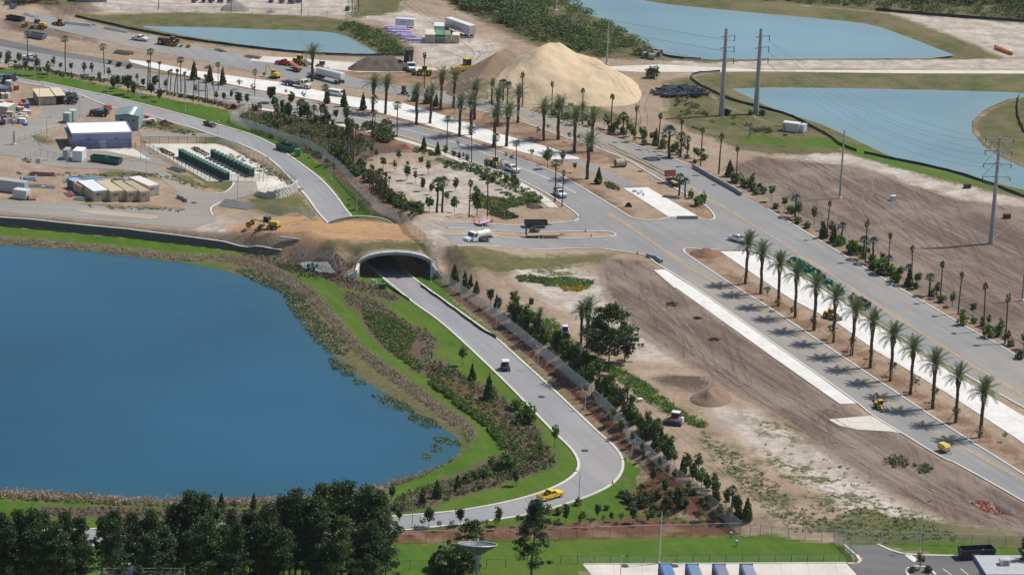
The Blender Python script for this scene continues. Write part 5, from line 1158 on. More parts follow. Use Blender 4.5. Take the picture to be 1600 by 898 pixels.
scatter(K_so, 26, 0, 1, (-4,24), (-18,14), (8,14), ul2, 'ragged bush in the dense planting by the fence corner,', 'ragged bushes by the fence corner')
scatter(K_slimd, 24, 0, 1, (0,30), (-26,-4), (16,28), ul2, 'young dark tree in the dense planting by the fence corner,', 'young dark trees by the fence corner')
scatter(K_sabal, 20, .1, 1, (0,26), (-20,6), (16,26), ul2, 'small palm in the dense planting by the fence corner,', 'small palms by the fence corner')
ml = [(560,842),(700,838),(850,835),(1000,828),(1150,822)]
scatter(K_wisp, 30, 0, 1, (-4,4), (-14,-4), (10,22), ml, 'wispy sapling on the bank under the road,', 'wispy saplings on the bank')
scatter(K_sm, 14, .5, 1, (-10,10), (-60,-20), (8,14), ml, 'bush in the mulch corner inside the bend,', 'bushes in the mulch corner')
scatter(K_sd, 12, .72, .9, (-20,10), (-50,-26), (10,16), ml, 'dark bush in the mulch corner inside the bend,', 'dark bushes in the mulch corner')
vl = [(862,181),(910,192),(955,208),(992,221),(1028,234),(1063,244),(1096,260)]
scatter(K_slim, 16, 0, 1, (-8,10), (-8,0), (16,26), vl, 'slim verge tree beyond the far carriageway,', 'slim verge trees beyond the far carriageway')
scatter(K_sm, 14, 0, 1, (-8,10), (-6,0), (7,12), vl, 'low verge bush beyond the far carriageway,', 'low verge bushes beyond the far carriageway')
vr = [(1160,292),(1200,318),(1250,350),(1300,380),(1350,410),(1400,440),(1450,466),(1500,494),(1560,530),(1600,556)]
scatter(K_slim, 26, 0, 1, (2,14), (-6,2), (18,30), vr, 'slim tree on the mulch verge by the brown field,', 'slim trees on the mulch verge')
scatter(K_sm, 22, 0, 1, (0,14), (-4,2), (8,13), vr, 'low bush on the mulch verge by the brown field,', 'low bushes on the mulch verge')
scatter(K_blue, 5, .1, .8, (2,10), (-4,0), (28,36), vr, 'silvery palm on the mulch verge by the brown field,', 'silvery palms on the mulch verge')
K_slim.put(G(1437,889), 27/pxm(1437,889), .5, 'young tree on the kerbed island of the car park', None, 1, 1.5)
K_sm.put(G(1425,893), 1.2, .5, 'small bush left of the tree on the car park island'); K_sd.put(G(1449,893), 1.2, 1.5, 'small bush right of the tree on the car park island')
# --- oak and forest
K_oak.put(G(950,578), 100/pxm(950,578), .4, 'big spreading oak standing on the bare dirt', None, 0, .86)
K_oak.put(G(976,566), 56/pxm(976,566), 2.4, 'lower broadleaf tree leaning out right of the big oak', None, 1)
K_oak.put(G(934,562), 60/pxm(934,562), 2.9, 'rounder broadleaf tree tucked left of the big oak', None, 1)
K_pine.put(G(829,915), 132/pxm(829,905), .8, 'single pine standing on the grass right of the dish', None, 2)
K_oak.put(G(738,872), 58/pxm(738,872), 1.8, 'dark round tree rising behind the satellite dish', None, 0)
K_pine.put(G(1599,905), 66/pxm(1599,900), .8, 'dark tree cut by the right edge beside the flat roof', None, 1)
rf = random.Random(5); FO = []
tops = [(4,800),(26,794),(50,790),(74,796),(98,800),(118,806),(160,806),(182,797),(208,800),(236,797),(268,790),(290,768),(312,772),(338,788),(362,794),(388,796),(420,790),(442,770),(462,765),(484,774),(502,752),(524,750),(548,753),(570,760),(588,768)]
for x, y in tops: FO.append((x+rf.uniform(-4, 4), 918+rf.uniform(-8, 18), y))
for x in range(-10, 600, 27):
    if 135 < x < 158 or 200 < x < 226: continue
    FO.append((x+rf.uniform(-9, 9), 938+rf.uniform(0, 20), 812+rf.uniform(-8, 26)-(18 if x > 420 else 0)))
for x in list(range(0, 140, 30))+list(range(210, 600, 24)): FO.append((x+rf.uniform(-8, 8), 902+rf.uniform(-6, 8), 818+rf.uniform(-6, 22)-(22 if x > 430 else 0)))
rowl(K_pine, FO, 'pine of the dark wood at bottom left,', 'pines of the dark wood')
rowl(K_oak, [(40,930,858),(95,935,866),(330,940,858),(420,935,856),(510,935,850),(580,930,846)], 'dark leafy tree low in the wood,', 'leafy trees low in the wood')

# ------------------------------------------------------------------ masses nobody could count
def fill(zone, n, seed=1, px=True, inset=0.0):
    r = np.random.RandomState(seed); w = np.array([tuple(p[:2]) for p in GL(zone)] if px else zone); a, b = w.min(0), w.max(0); out = np.zeros((0, 2))
    while len(out) < n:
        q = a+(b-a)*r.rand(n*2, 2); out = np.concatenate([out, q[sdf([tuple(v) for v in w], q[:, 0], q[:, 1]) > inset]])
        if len(out) < n*.02: break
    return out[:n]
def clumps(name, zones, dens_, h, r, per, size, mat, label, seed=1, up=.3, rows=None, inset=.2):
    Cs = []
    for i, z in enumerate(zones):
        w = np.array([tuple(p[:2]) for p in GL(z)]); area = abs(.5*np.sum(w[:, 0]*np.roll(w[:, 1], -1)-w[:, 1]*np.roll(w[:, 0], -1)))
        if rows:                                        # planted in staggered rows
            a, b = w.min(0), w.max(0); c, s = math.cos(rows[1]), math.sin(rows[1]); m = (a+b)/2; L = np.linalg.norm(b-a)/2+2; g = np.arange(-L, L, rows[0]); gx, gy = np.meshgrid(g, g); gx = gx+(np.arange(len(g)) % 2)[:, None]*rows[0]/2
            q = np.stack([gx.ravel()*c-gy.ravel()*s+m[0], gx.ravel()*s+gy.ravel()*c+m[1]], 1)+R.normal(size=(gx.size, 2))*.12
            q = q[sdf([tuple(v) for v in w], q[:, 0], q[:, 1]) > inset]; q = q[R.rand(len(q)) < .93]
        else: q = fill([tuple(v) for v in w], max(6, int(area*dens_)), seed+i, False, inset)
        if not len(q): continue
        z0 = np.maximum(Hf(q[:, 0], q[:, 1]), LAKE_Z-.05); k = .7+.6*R.rand(len(q))
        p = R.normal(size=(len(q), per, 3)); p /= np.linalg.norm(p, axis=2)[..., None]; p *= (R.rand(len(q), per)**.5)[..., None]
        p = p*np.array([r, r, h/2])*k[:, None, None]; p[..., 2] = p[..., 2]+h/2*k[:, None]
        p[..., 0] += q[:, 0, None]; p[..., 1] += q[:, 1, None]; p[..., 2] += z0[:, None]; Cs.append(p.reshape(-1, 3))
    if not Cs: return
    C = np.concatenate(Cs); o = C.mean(0); V, F = leaves(C-o, size, 1.7, up=np.array([0, 0, up]))
    return tag(link(name, fast_mesh(name, V, F, M[mat]), None, tuple(o)), label, None, kind='stuff')
RP = -RZ_P
RD = [(x+.45*w, y-.7*w) for (x, y), w in zip(RDc, _w)]+[(x-.45*w, y+.7*w) for (x, y), w in list(zip(RDc, _w))[::-1]]
RD = [(x+(3 if 660 < y < 720 and i < 21 else 0), y) for i, (x, y) in enumerate(RD)]
clumps('reeds', [RD], 3.6, .8, .55, 15, .16, 'reed', 'tan reeds fringing the right shore of the lake', up=1.8)
clumps('reeds', [[(-200,360),(0,371),(90,379),(200,389),(290,399),(352,400),(352,410),(280,408),(200,399),(130,391),(60,385),(0,380),(-200,368)]], 2.4, .7, .5, 13, .16, 'reed', 'low tan reeds along the far shore of the lake', up=1.6)
clumps('reeds', [[(-100,770),(0,769),(60,772),(200,782),(380,784),(450,781),(540,772),(600,764),(600,772),(500,784),(380,792),(200,790),(0,780),(-100,778)]], 3.0, 1.3, .5, 11, .24, 'reed', 'reeds along the near shore of the lake', up=1.6)
MS = [[(440,446),(470,462),(490,490),(520,520),(545,545),(540,556),(515,550),(490,530),(468,500),(455,480)],[(380,420),(430,438),(450,450),(440,456),(400,440),(370,424)],[(515,560),(555,578),(550,592),(520,580)],[(580,620),(612,622),(645,640),(640,646),(605,640)],
      [(552,596),(572,598),(568,604),(552,602)],[(640,648),(672,655),(690,668),(668,672),(642,660)],[(676,690),(715,690),(722,697),(690,700)],[(675,706),(690,706),(688,714),(676,712)],[(660,720),(672,719),(670,725),(661,725)]]
clumps('marsh_grass', MS, 3.5, .4, .5, 12, .2, 'reed_green', 'green marsh grass in the shallows of the lake', up=0, inset=-.5)
clumps('marsh_grass', MS[:2], .5, .5, .45, 12, .2, 'reed', 'dry marsh grass in the shallows of the lake', up=.6, seed=9)
scatter(K_slimd, 26, .12, .98, (6,22), (-4,2), (20,34), fl, 'slim dark tree in the second rank behind the fence,', 'slim dark trees behind the fence')
scatter(K_slim, 24, .15, .98, (10,34), (-6,2), (22,36), fl, 'slim green tree behind the fence,', 'slim green trees behind the fence')
scatter(K_con, 10, .25, .85, (6,24), (-4,1), (26,36), fl, 'pointed conifer among the thicket behind the fence,', 'conifers among the thicket')
B1 = [(531,458),(545,457),(562,460),(600,476),(622,500),(610,508),(580,495),(560,482),(545,475)]
clumps('bed_plants', [B1, [(516,435),(556,437),(600,452),(628,468),(612,471),(570,457),(520,445)]], 0, .45, .35, 9, .24, 'leaf_olive', 'rows of low olive plants in the small shore beds', rows=(1.0, RP))
clumps('bed_plants', [[(565,484),(600,490),(625,505),(655,520),(640,552),(668,572),(650,578),(620,560),(590,530),(572,505)]], 4.0, .6, .5, 14, .2, 'leaf_mid', 'dense green ground cover in the winding bed', up=.6)
clumps('bed_plants', [[(605,480),(640,505),(675,518),(684,536),(668,540),(640,522),(610,498)], [(395,402),(470,412),(500,424),(560,440),(600,450),(520,440),(450,424)]], 0, .45, .38, 8, .24, 'plum', 'rows of plum coloured plants in the winding bed', rows=(1.05, RP))
clumps('bed_plants', [[(655,545),(682,536),(676,560),(690,575),(720,596),(700,600),(670,580)], [(770,720),(810,700),(860,712),(850,728),(800,742)]], 0, .55, .42, 11, .26, 'leaf_olive', 'rows of pale green clumps below the winding bed', rows=(1.15, RP+.3))
clumps('flowers', [[(664,582),(700,590),(745,622),(780,640),(800,665),(780,668),(740,640),(700,612),(670,594)], [(1003,790),(1028,782),(1036,792),(1015,800)], [(1045,797),(1060,795),(1058,806),(1046,806)]], 0, .5, .4, 9, .24, 'flower', 'yellow flowering clumps in the lakeside bed', rows=(1.2, RP+.5))
BEDP = [(640,576),(673,591),(718,613),(751,642),(774,665),(791,685),(794,702),(778,729),(751,745),(707,757),(650,780),(596,790),(600,803),(650,797),(710,778),(774,760),(818,746),(863,730),(873,716),(849,694),(840,665),(796,631),(774,609),(729,589),(690,566)]
clumps('bed_plants', [BEDP], 0, .5, .4, 9, .22, 'leaf_olive', 'rows of small plants filling the long lakeside bed', rows=(1.5, RP+.4), seed=60)
clumps('bed_plants', [BEDP], .35, .9, .7, 26, .22, 'leaf_mid', 'scattered leafy shrubs in the long lakeside bed', seed=61)
clumps('bed_plants', [BEDP], .16, .8, .6, 22, .22, 'plum', 'scattered plum shrubs in the long lakeside bed', seed=62)
clumps('bed_plants', [[(985,800),(978,782),(1005,750),(1060,775),(1150,825),(1060,818)]], .35, .8, .6, 20, .22, 'leaf_mid', 'low shrubs in the mulch corner by the bend', seed=63)
clumps('flowers', [[(1000,790),(1030,784),(1040,796),(1058,800),(1040,806),(1010,800)]], .8, .5, .5, 12, .22, 'flower', 'yellow flowers in the mulch corner by the bend', seed=64)
clumps('dense_planting', [[(378,178),(440,182),(520,199),(590,222),(560,246),(545,258),(500,238),(440,213),(382,192)]], .55, 1.1, .7, 26, .24, 'leaf_olive', 'dense mixed planting inside the fence corner', seed=65)
clumps('dense_planting', [[(378,178),(440,182),(520,199),(590,222),(560,246),(545,258),(500,238),(440,213),(382,192)]], .5, .9, .5, 18, .22, 'leaf_dry', 'dry grassy growth inside the fence corner', seed=66)
clumps('hedge', [[(672,592),(690,600),(730,632),(775,665),(792,690),(800,712),(790,716),(778,692),(755,665),(715,636),(672,602)]], 3.0, 1.0, .6, 30, .22, 'leaf_mid', 'low dark hedge curving along the lakeside lawn', up=.4)
clumps('bed_plants', [[(690,606),(740,640),(790,676),(815,705),(800,735),(740,752),(640,780),(600,796),(600,788),(640,768),(700,748),(770,728),(800,705),(770,670),(720,640)]],  1.0, .9, .6, 20, .22, 'leaf_mid', 'mixed green shrubs filling the lakeside bed', up=.4)
clumps('bed_plants', [[(374,392),(470,403),(468,409),(420,406),(384,402)], [(516,402),(546,404),(560,430),(536,430),(518,415)], [(60,792),(300,794),(420,798),(600,798),(600,804),(300,810),(60,804)]], 0, .5, .4, 9, .25, 'leaf_dark', 'rows of small dark shrubs on the mulch slopes', rows=(1.2, RP))
clumps('bed_plants', [[(430,412),(468,412),(488,428),(500,436),(470,434),(440,420)]], 2.0, .5, .5, 12, .24, 'leaf_mid', 'green patch beside the utility slab', up=.4)
clumps('hedge', [[(20,109),(60,111),(100,121),(140,127),(200,134),(280,153),(365,171),(372,168),(280,149),(200,131),(130,121),(60,107),(20,104)]], 1.1, .9, .5, 18, .26, 'leaf_dark', 'low broken hedge between the lawn strip and the boulevard', up=.4)
clumps('hedge', [[(372,178),(390,180),(420,192),(400,200),(385,196)],[(386,190),(450,216),(500,240),(540,270),(545,276),(500,250),(450,226),(390,205)]], 1.2, 1.1, .5, 16, .27, 'leaf_olive', 'ragged hedge along the upper tall fence', up=.6)
clumps('ground_cover', [[(645,230),(690,240),(690,247),(645,238)],[(690,250),(740,258),(790,272),(850,310),(838,318),(800,300),(740,272),(690,262)],[(780,300),(830,312),(845,320),(810,322)]], 1.3, .6, .5, 14, .26, 'leaf_mid', 'low ground cover beside the pale footpath', up=.3)
for i, (z, m, lb) in enumerate([([(738,312),(760,308),(800,312),(815,322),(780,330),(745,326)], 'leaf_mid', 'large green patch of the garden bed in the sandy plot'),([(765,326),(795,332),(812,340),(790,344),(765,336)], 'leaf_dark', 'dark green patch at the front of the garden bed'),
    ([(807,433),(830,431),(868,437),(858,443),(812,440)], 'leaf_mid', 'left planted patch on the bare dirt'),([(848,441),(880,434),(930,440),(918,450),(880,448),(852,447)], 'leaf_bright', 'right planted patch on the bare dirt'),([(876,449),(900,447),(922,450),(905,455),(882,455)], 'flower', 'yellowish planted patch on the bare dirt'),
    ([(766,317),(780,316),(783,321),(768,322)], 'flower', 'small yellow patch of the garden bed'),([(812,308),(840,312),(846,318),(815,316)], 'leaf_bright', 'bright strip at the right of the garden bed')]):
    clumps('planted_patch', [z], 4.5, .6, .5, 14, .22, m, lb, seed=20+i, up=.3, inset=0)
clumps('weeds', [[(838,500),(868,498),(900,545),(960,572),(1010,598),(1060,640),(1108,662),(1098,672),(1050,652),(1000,622),(960,590),(915,565)]], 3.0, .6, .7, 14, .22, 'leaf_bright', 'bright weedy strip beside the dirt track', up=0, seed=31)
clumps('weeds', [[(1095,672),(1180,725),(1260,795),(1330,835),(1240,832),(1160,770),(1100,690)]], .7, .35, .6, 12, .20, 'weed', 'weeds growing along the lower dirt track', up=0, seed=33)
clumps('weeds', [[(1180,660),(1260,690),(1340,740),(1420,790),(1480,820),(1400,848),(1300,830),(1240,770),(1190,710)]], .10, .3, .6, 12, .20, 'weed', 'scattered weeds on the whitish dirt', up=0, seed=35)
clumps('weeds', [[(1270,800),(1340,790),(1420,805),(1490,822),(1500,846),(1330,846),(1290,825)]], .45, .35, .7, 12, .22, 'weed', 'dense weeds in front of the lower fence', up=0, seed=36)
clumps('weeds', [[(1380,722),(1395,714),(1415,715),(1425,724),(1410,733),(1390,730)]], 1.2, 1.0, .7, 18, .3, 'leaf_olive', 'weedy tuft left on the graded dirt', up=.6, seed=37)
clumps('weeds', [[(1425,728),(1455,726),(1475,738),(1462,743),(1430,738)]], .9, .8, .7, 16, .3, 'leaf_olive', 'greyish weedy debris on the graded dirt', up=.6, seed=38)
clumps('scrub', [[(672,-70),(690,0),(712,12),(745,26),(800,46),(840,70),(865,84),(930,90),(1000,90),(1040,94),(1026,82),(990,64),(950,42),(915,22),(885,2),(868,-70)]], .045, 3.2, 2.6, 170, .34, 'leaf_mid', 'dense green scrub above the sand heap', up=.2, seed=40, inset=1)
clumps('scrub', [[(700,10),(760,30),(840,60),(930,85),(1000,86),(940,60),(860,30),(800,10),(720,-10)]], .03, 3.8, 3.0, 240, .36, 'leaf_dark', 'darker bushes in the scrub above the sand heap', up=.2, seed=41, inset=2)
clumps('scrub', [[(690,0),(740,24),(830,60),(860,70),(880,60),(840,40),(800,20),(740,-10)]], .10, 1.2, 1.6, 60, .3, 'leaf_dry', 'brownish undergrowth in the scrub above the sand heap', up=.2, seed=46, inset=1)
clumps('scrub', [[(1130,-60),(1180,2),(1300,9),(1400,17),(1600,32),(1760,44),(1760,-60)]], .09, 2.0, 2.0, 70, .36, 'leaf_olive', 'scrubby ground beyond the big pond', up=.2, seed=42, inset=1)
clumps('scrub', [[(1150,-60),(1230,-2),(1400,6),(1600,18),(1760,28),(1760,-60)]], .035, 5.0, 3.4, 200, .42, 'leaf_dark', 'dark tree line at the top right edge', up=.2, seed=43, inset=1)
clumps('scrub', [[(-80,-60),(-10,-5),(30,10),(60,10),(92,8),(96,0),(110,-60)]], .06, 5.0, 3.2, 200, .4, 'leaf_dark', 'dark trees at the top left corner', up=.2, seed=44, inset=1)
clumps('pond_weeds', [[(545,36),(590,48),(625,72),(634,86),(600,84),(570,66),(545,56),(528,46)]], .45, 1.2, 1.2, 40, .28, 'leaf_mid', 'rank green growth on the right bank of the small pond', up=.5, seed=45)
clumps('scrub', [[(1130,190),(1200,215),(1230,212),(1180,196),(1140,182)],[(1050,150),(1100,170),(1120,195),(1060,190)]], .12, .9, 1.0, 24, .35, 'leaf_olive', 'low grassy growth around the twin power poles', up=.4, seed=47)
clumps('weeds', [[(20,270),(260,272),(330,294),(320,298),(250,280),(20,276)],[(130,320),(290,328),(290,332),(130,326)],[(345,238),(400,250),(470,292),(498,336),(470,300),(400,268),(350,244)],[(40,247),(80,252),(60,258),(30,252)],[(160,215),(220,188),(320,212),(300,216),(240,200)]], .5, .4, .6, 12, .22, 'leaf_olive', 'weedy verges of the yard', up=.5, seed=48)

# ------------------------------------------------------------------ vehicles, plant and yard things
PC_ = {}
def paint(c, rough=.35):
    k = (c, rough)
    if k not in PC_: PC_[k] = plain('paint', c, rough, var=.06, scale=.7, grime=tuple(min(1, q*.75+.05) for q in c))
    return PC_[k]
YEL, WHT, RED, ORA, GRN, BLU = (.68,.43,.03), (.74,.74,.73), (.42,.03,.025), (.55,.15,.03), (.015,.10,.055), (.04,.11,.33)
MWH = MB().cyl((0, 0, 0), 1, 1, 'y', 16).mesh('tyre', M['rubber']); MRI = MB().cyl((0, 0, 0), .55, 1.04, 'y', 12).mesh('rim', M['chrome']); MRY = MB().cyl((0, 0, 0), .55, 1.04, 'y', 12).mesh('rim', paint(YEL))
def wheel(t, x, y, r, w, rim=None):
    o = link('wheel', MWH, t, (x, y, r), None, (r, w, r)); CH.setdefault(t.name, []).append(o)
    i = link('rim', rim or MRI, o); CH.setdefault(o.name, []).append(i)
def at(name, label, cat, a, b, group=None, mid=True):
    """a: rear pixel, b: front pixel (both on the ground); returns the empty and the length between them"""
    p, q = G(*a), G(*b); c = (p+q)/2; return empty(name, label, cat, c, math.atan2(q.y-p.y, q.x-p.x), group), (q-p).length
def pickup(label, a, b, c, s=1.0, name='pickup_truck', cat='pickup truck', load=None, group=None):
    t, _ = at(name, label, cat, a, b, group); t.scale = (s, s, s); m = paint(c)
    mb = MB(); mb.prism([(-2.75,.45),(2.75,.45),(2.8,.75),(2.7,1.02),(1.35,1.14),(.95,1.15),(-.6,1.15),(-.6,.7),(-2.75,.7)], 1.9)
    mb.box((-1.7,.9,.92), (2.2,.1,.5)); mb.box((-1.7,-.9,.92), (2.2,.1,.5)); mb.box((-2.72,0,.92), (.1,1.86,.5)); mb.build('body', m, t)
    cab = MB().prism([(-.6,1.15),(1.02,1.15),(.45,1.78),(-.5,1.8)], 1.66); cab.build('cab', m, t)
    MB().prism([(.99,1.2),(1.05,1.2),(.53,1.74),(.47,1.74)], 1.45).build('windscreen', M['glass'], t)
    MB().box((-.6,0,1.5), (.06,1.3,.42)).build('rear_window', M['glass'], t)
    for s_ in (-1, 1): MB().prism([(-.45,1.22),(.78,1.22),(.36,1.68),(-.4,1.7)], .04, off=(0, s_*.84, 0)).build('side_window', M['glass'], t)
    MB().box((-1.7,0,.74), (2.05,1.7,.06)).build('truck_bed', M['dark'], t)
    for s_ in (-1, 1):
        MB().box((2.76, s_*.7, .85), (.1,.34,.2)).build('headlight', M['chrome'], t); MB().box((-2.78, s_*.82, .9), (.06,.14,.3)).build('tail_light', paint(RED), t)
        MB().box((.75, s_*1.05, 1.2), (.12,.22,.16)).build('mirror', M['dark'], t)
    MB().box((2.83,0,.55), (.12,1.85,.24)).build('bumper', M['chrome'], t); MB().box((-2.83,0,.55), (.12,1.8,.2)).build('bumper', M['chrome'], t); MB().box((2.78,0,.86), (.06,1.0,.2)).build('grille', M['dark'], t)
    for x in (-1.75, 1.8):
        for y in (-.86, .86): wheel(t, x, y, .38, .26)
    if load:
        mb = MB()
        for bx in load: mb.box(*bx)
        mb.build('load', M['dark'], t)
    return t
pickup('yellow pickup truck rounding the bend of the park road', (846,782), (874,774), (.85,.60,.015))
pickup('white pickup truck turning at the crossing beside the first date palm', (1141,374), (1168,381), WHT)
pickup('white pickup truck far up the sandy boulevard at top left', (208,62), (230,65), WHT)
pickup('small red pickup truck on the unfinished road', (454,103), (434,100), RED)
pickup('white pickup truck with gear parked on the boulevard behind a fan palm', (790,264), (810,271), WHT, load=[((-1.7,0,1.2),(1.6,1.3,.7))])
pickup('white work truck parked by two palm trunks near the crossing', (866,300), (884,312), WHT, load=[((-1.7,0,1.25),(2.0,1.6,.8)),((-.4,0,1.95),(.3,1.5,.15))])
pickup('white pickup truck half hidden by trees at the far left', (56,96), (38,92), WHT)
pickup('dark pickup truck on the upper road passing the gravel yard', (322,195), (334,199), (.02,.025,.03), .8, load=[((-1.7,0,1.1),(1.8,1.4,.6))])
def van(label, a, b, c):
    t, _ = at('passenger_van', label, 'van', a, b); m = paint(c)
    MB().prism([(-2.6,.4),(2.6,.4),(2.65,.9),(2.3,1.1),(1.5,1.75),(1.2,1.85),(-2.5,1.85),(-2.6,1.6)], 1.95).build('body', m, t)
    for s in (-1, 1):
        for x0, x1 in ((-2.3,-1.4),(-1.25,-.35),(-.2,.7),(.85,1.55)): MB().prism([(x0,1.15),(x1,1.15),(min(x1,1.35),1.62),(x0,1.62)], .04, off=(0, s*.985, 0)).build('side_window', M['glass'], t)
        MB().box((2.66, s*.75, .85), (.08,.3,.2)).build('headlight', M['chrome'], t)
    MB().prism([(1.62,1.72),(2.28,1.16),(2.34,1.2),(1.68,1.78)], 1.6).build('windscreen', M['glass'], t)
    for x in (-1.7, 1.7):
        for y in (-.9, .9): wheel(t, x, y, .38, .24)
van('white passenger van parked between dark cypresses on the boulevard', (516,148), (535,151), WHT)
def cabtruck(t, m, x0, w=2.3, hood=1.5, z=.6, hc=2.0):
    """bonnet, cab, glass at the front of a lorry; x0 = rear of cab"""
    MB().prism([(x0+1.5,z),(x0+1.5+hood,z),(x0+1.5+hood,z+.75),(x0+1.5,z+1.05)], w*.78).build('bonnet', m, t)
    MB().prism([(x0,z),(x0+1.6,z),(x0+1.55,z+1.1),(x0+1.25,z+hc),(x0,z+hc+.05)], w).build('cab', m, t)
    MB().prism([(x0+1.56,z+1.12),(x0+1.62,z+1.15),(x0+1.33,z+hc-.1),(x0+1.27,z+hc-.12)], w*.86).build('windscreen', M['glass'], t)
    for s in (-1, 1):
        MB().prism([(x0+.35,z+1.1),(x0+1.4,z+1.1),(x0+1.15,z+hc-.2),(x0+.35,z+hc-.2)], .04, off=(0, s*(w/2+.01), 0)).build('side_window', M['glass'], t)
        MB().box((x0+1.55+hood, s*w*.3, z+.4), (.1,.3,.22)).build('headlight', M['chrome'], t); wheel(t, x0+1.5+hood*.45, s*w*.42, .5, .3)
        MB().box((x0+1.2, s*(w/2+.22), z+1.3), (.1,.2,.4)).build('mirror', M['dark'], t)
    MB().box((x0+1.62+hood,0,z+.05), (.16,w,.3)).build('bumper', M['chrome'], t); MB().box((x0+1.53+hood,0,z+.45), (.05,w*.4,.45)).build('grille', M['chrome'], t)
def water_truck(label, a, b):
    t, _ = at('tank_truck', label, 'tank truck', a, b); cabtruck(t, paint(WHT), .9)
    MB().box((-1.2,0,.75), (5.2,1.0,.3)).build('chassis', M['dark'], t)
    MB().tube([(-3.3,0,1.75),(-3.15,0,1.75),(.45,0,1.75),(.6,0,1.75)], [.75,.92,.92,.75], 16).build('tank', paint((.70,.69,.64)), t)
    MB().cyl((-1.2,0,2.72), .3, .2, n=10).build('hatch', M['steel'], t); MB().box((-3.6,0,.75), (.5,2.1,.4)).build('rear_platform', M['dark'], t)
    for s in (-1, 1): wheel(t, -2.3, s*.9, .5, .45); MB().box((-.9, s*.95, .85), (2.2,.4,.4)).build('side_box', M['dark'], t)
water_truck('white tank truck parked on the near lane of the cross street', (768,377), (726,377))
t, _ = at('semi_tanker', 'semi truck with a long white tank trailer on the upper boulevard', 'tanker truck', (541,133), (478,117))
cabtruck(t, paint(WHT), 3.8, 2.4, 1.7, .7, 2.2); MB().box((2.6,0,.9), (3.4,1.0,.3)).build('chassis', M['dark'], t)
MB().tube([(-7.2,0,2.35),(-7.0,0,2.35),(3.2,0,2.35),(3.4,0,2.35)], [.9,1.15,1.1,.85], 18).build('tank', paint((.70,.71,.72)), t)
MB().box((-2,0,1.15), (9.5,.8,.25)).build('trailer_frame', M['steel'], t)
for x in (-6.3, -5.1, 2.0, 3.1):
    for y in (-1, 1): wheel(t, x, y, .5, .45)
def flatbed(label, a, b, c, dark=True):
    t, _ = at('flatbed_truck', label, 'truck', a, b); cabtruck(t, paint(c), 2.2); MB().box((-1.4,0,1.0), (7.0,2.3,.22)).build('flatbed', M['dark'], t); MB().box((1.9,0,1.6), (.15,2.2,1.4)).build('headboard', M['dark'], t)
    mb = MB()
    for i in range(6): mb.box((-4+i*.95,(i%2)*.5-.25,1.35+.15*(i%3)), (.8,1.2,.5+.1*(i%3)), rz=i*.4)
    mb.build('load', M['steel'], t)
    for x in (-3.6, -2.4):
        for y in (-.95, .95): wheel(t, x, y, .5, .45)
flatbed('cream cabbed truck with dark flatbed on the white paving', (440,131), (486,140), (.62,.58,.42))
# tipping dump truck seen from the front
t, _ = at('dump_truck', 'dump truck with its dark bed tipped upright beside the soil heap', 'dump truck', (636,103), (645,115)); cabtruck(t, paint(WHT), 1.2, 2.4)
MB().box((-1.2,0,.85), (5.2,1.0,.3)).build('chassis', M['dark'], t)
mb = MB(); Rm = Matrix.Rotation(-1.12, 4, 'Y')
for c, d in (((2.6,0,0),(5.2,2.4,.12)),((2.6,1.2,.7),(5.2,.1,1.4)),((2.6,-1.2,.7),(5.2,.1,1.4)),((5.2,0,.8),(.12,2.4,1.7))):
    q = MB().box(c, d); mb.add([Rm @ Vector(v)+Vector((-3.4,0,1.1)) for v in q.v], q.f)
mb.build('tipping_bed', M['dark'], t); MB().tube([(0,0,1),(-1.6,0,4.4)], .12, 6).build('lift_ram', M['chrome'], t)
for x in (-3, -1.8):
    for y in (-.95, .95): wheel(t, x, y, .5, .45)
# --- small carts
def cart(label, a, b, roof=WHT, body=(.03,.03,.035), s=1.0, group=None):
    t, _ = at('utility_cart', label, 'utility vehicle', a, b, group); t.scale = (s, s, s)
    MB().prism([(-1.4,.4),(1.2,.4),(1.35,.75),(.7,1.0),(.55,.6),(-.3,.6),(-.35,.95),(-1.4,.95)], 1.4).build('body', paint(body), t)
    MB().box((-.1,0,.8), (.5,1.2,.3)).build('seat', M['dark'], t); MB().box((-.4,0,1.1), (.14,1.2,.5)).build('backrest', M['dark'], t)
    mb = MB()
    for x in (-.5, .6):
        for y in (-.62, .62): mb.tube([(x, y, .9), (x*.8, y, 1.85)], .03, 5)
    mb.build('roof_frame', M['dark'], t)
    if roof: MB().box((.05,0,1.9), (1.6,1.35,.07)).build('roof', paint(roof), t)
    for x in (-.95, .95):
        for y in (-.65, .65): wheel(t, x, y, .3, .24)
cart('white roofed utility cart driving down the park road', (787,572), (792,583), s=1.15)
cart('green utility cart parked at the shed, rear of the pair', (104,152), (118,153), None, (.02,.09,.05), 1.3); cart('black utility cart parked in front of the green one', (104,162), (118,163), (.03,.03,.03), s=1.25)
cart('dark utility cart between the two others by the shed', (106,157), (122,158), (.03,.03,.03), s=1.2)
# --- construction machines
def tracks(t, L=2.6, w=.4, g=.8, h=.7, m='dark'):
    for s in (-1, 1): MB().prism([(-L/2,.15),(-L/2+.2,0),(L/2-.2,0),(L/2,.15),(L/2,h-.2),(L/2-.3,h),(-L/2+.3,h),(-L/2,h-.2)], w, off=(0, s*g, 0)).build('track', M[m], t)
def cage(t, x, z, c, w=1.1, l=1.1, h=1.5, glass=True, roofc=WHT):
    MB().box((x,0,z+h), (l+.25,w+.2,.1)).build('cab_roof', paint(roofc), t)
    mb = MB()
    for a in (-1, 1):
        for b in (-1, 1): mb.tube([(x+a*l/2, b*w/2, z), (x+a*l/2, b*w/2, z+h)], .05, 5)
    mb.build('cab_frame', M['dark'], t)
    if glass: MB().box((x,0,z+h*.52), (l-.08,w-.08,h*.86)).build('cab_glass', M['glass'], t)
    else: MB().box((x-.1,0,z+.3), (.5,.6,.4)).build('seat', M['dark'], t)
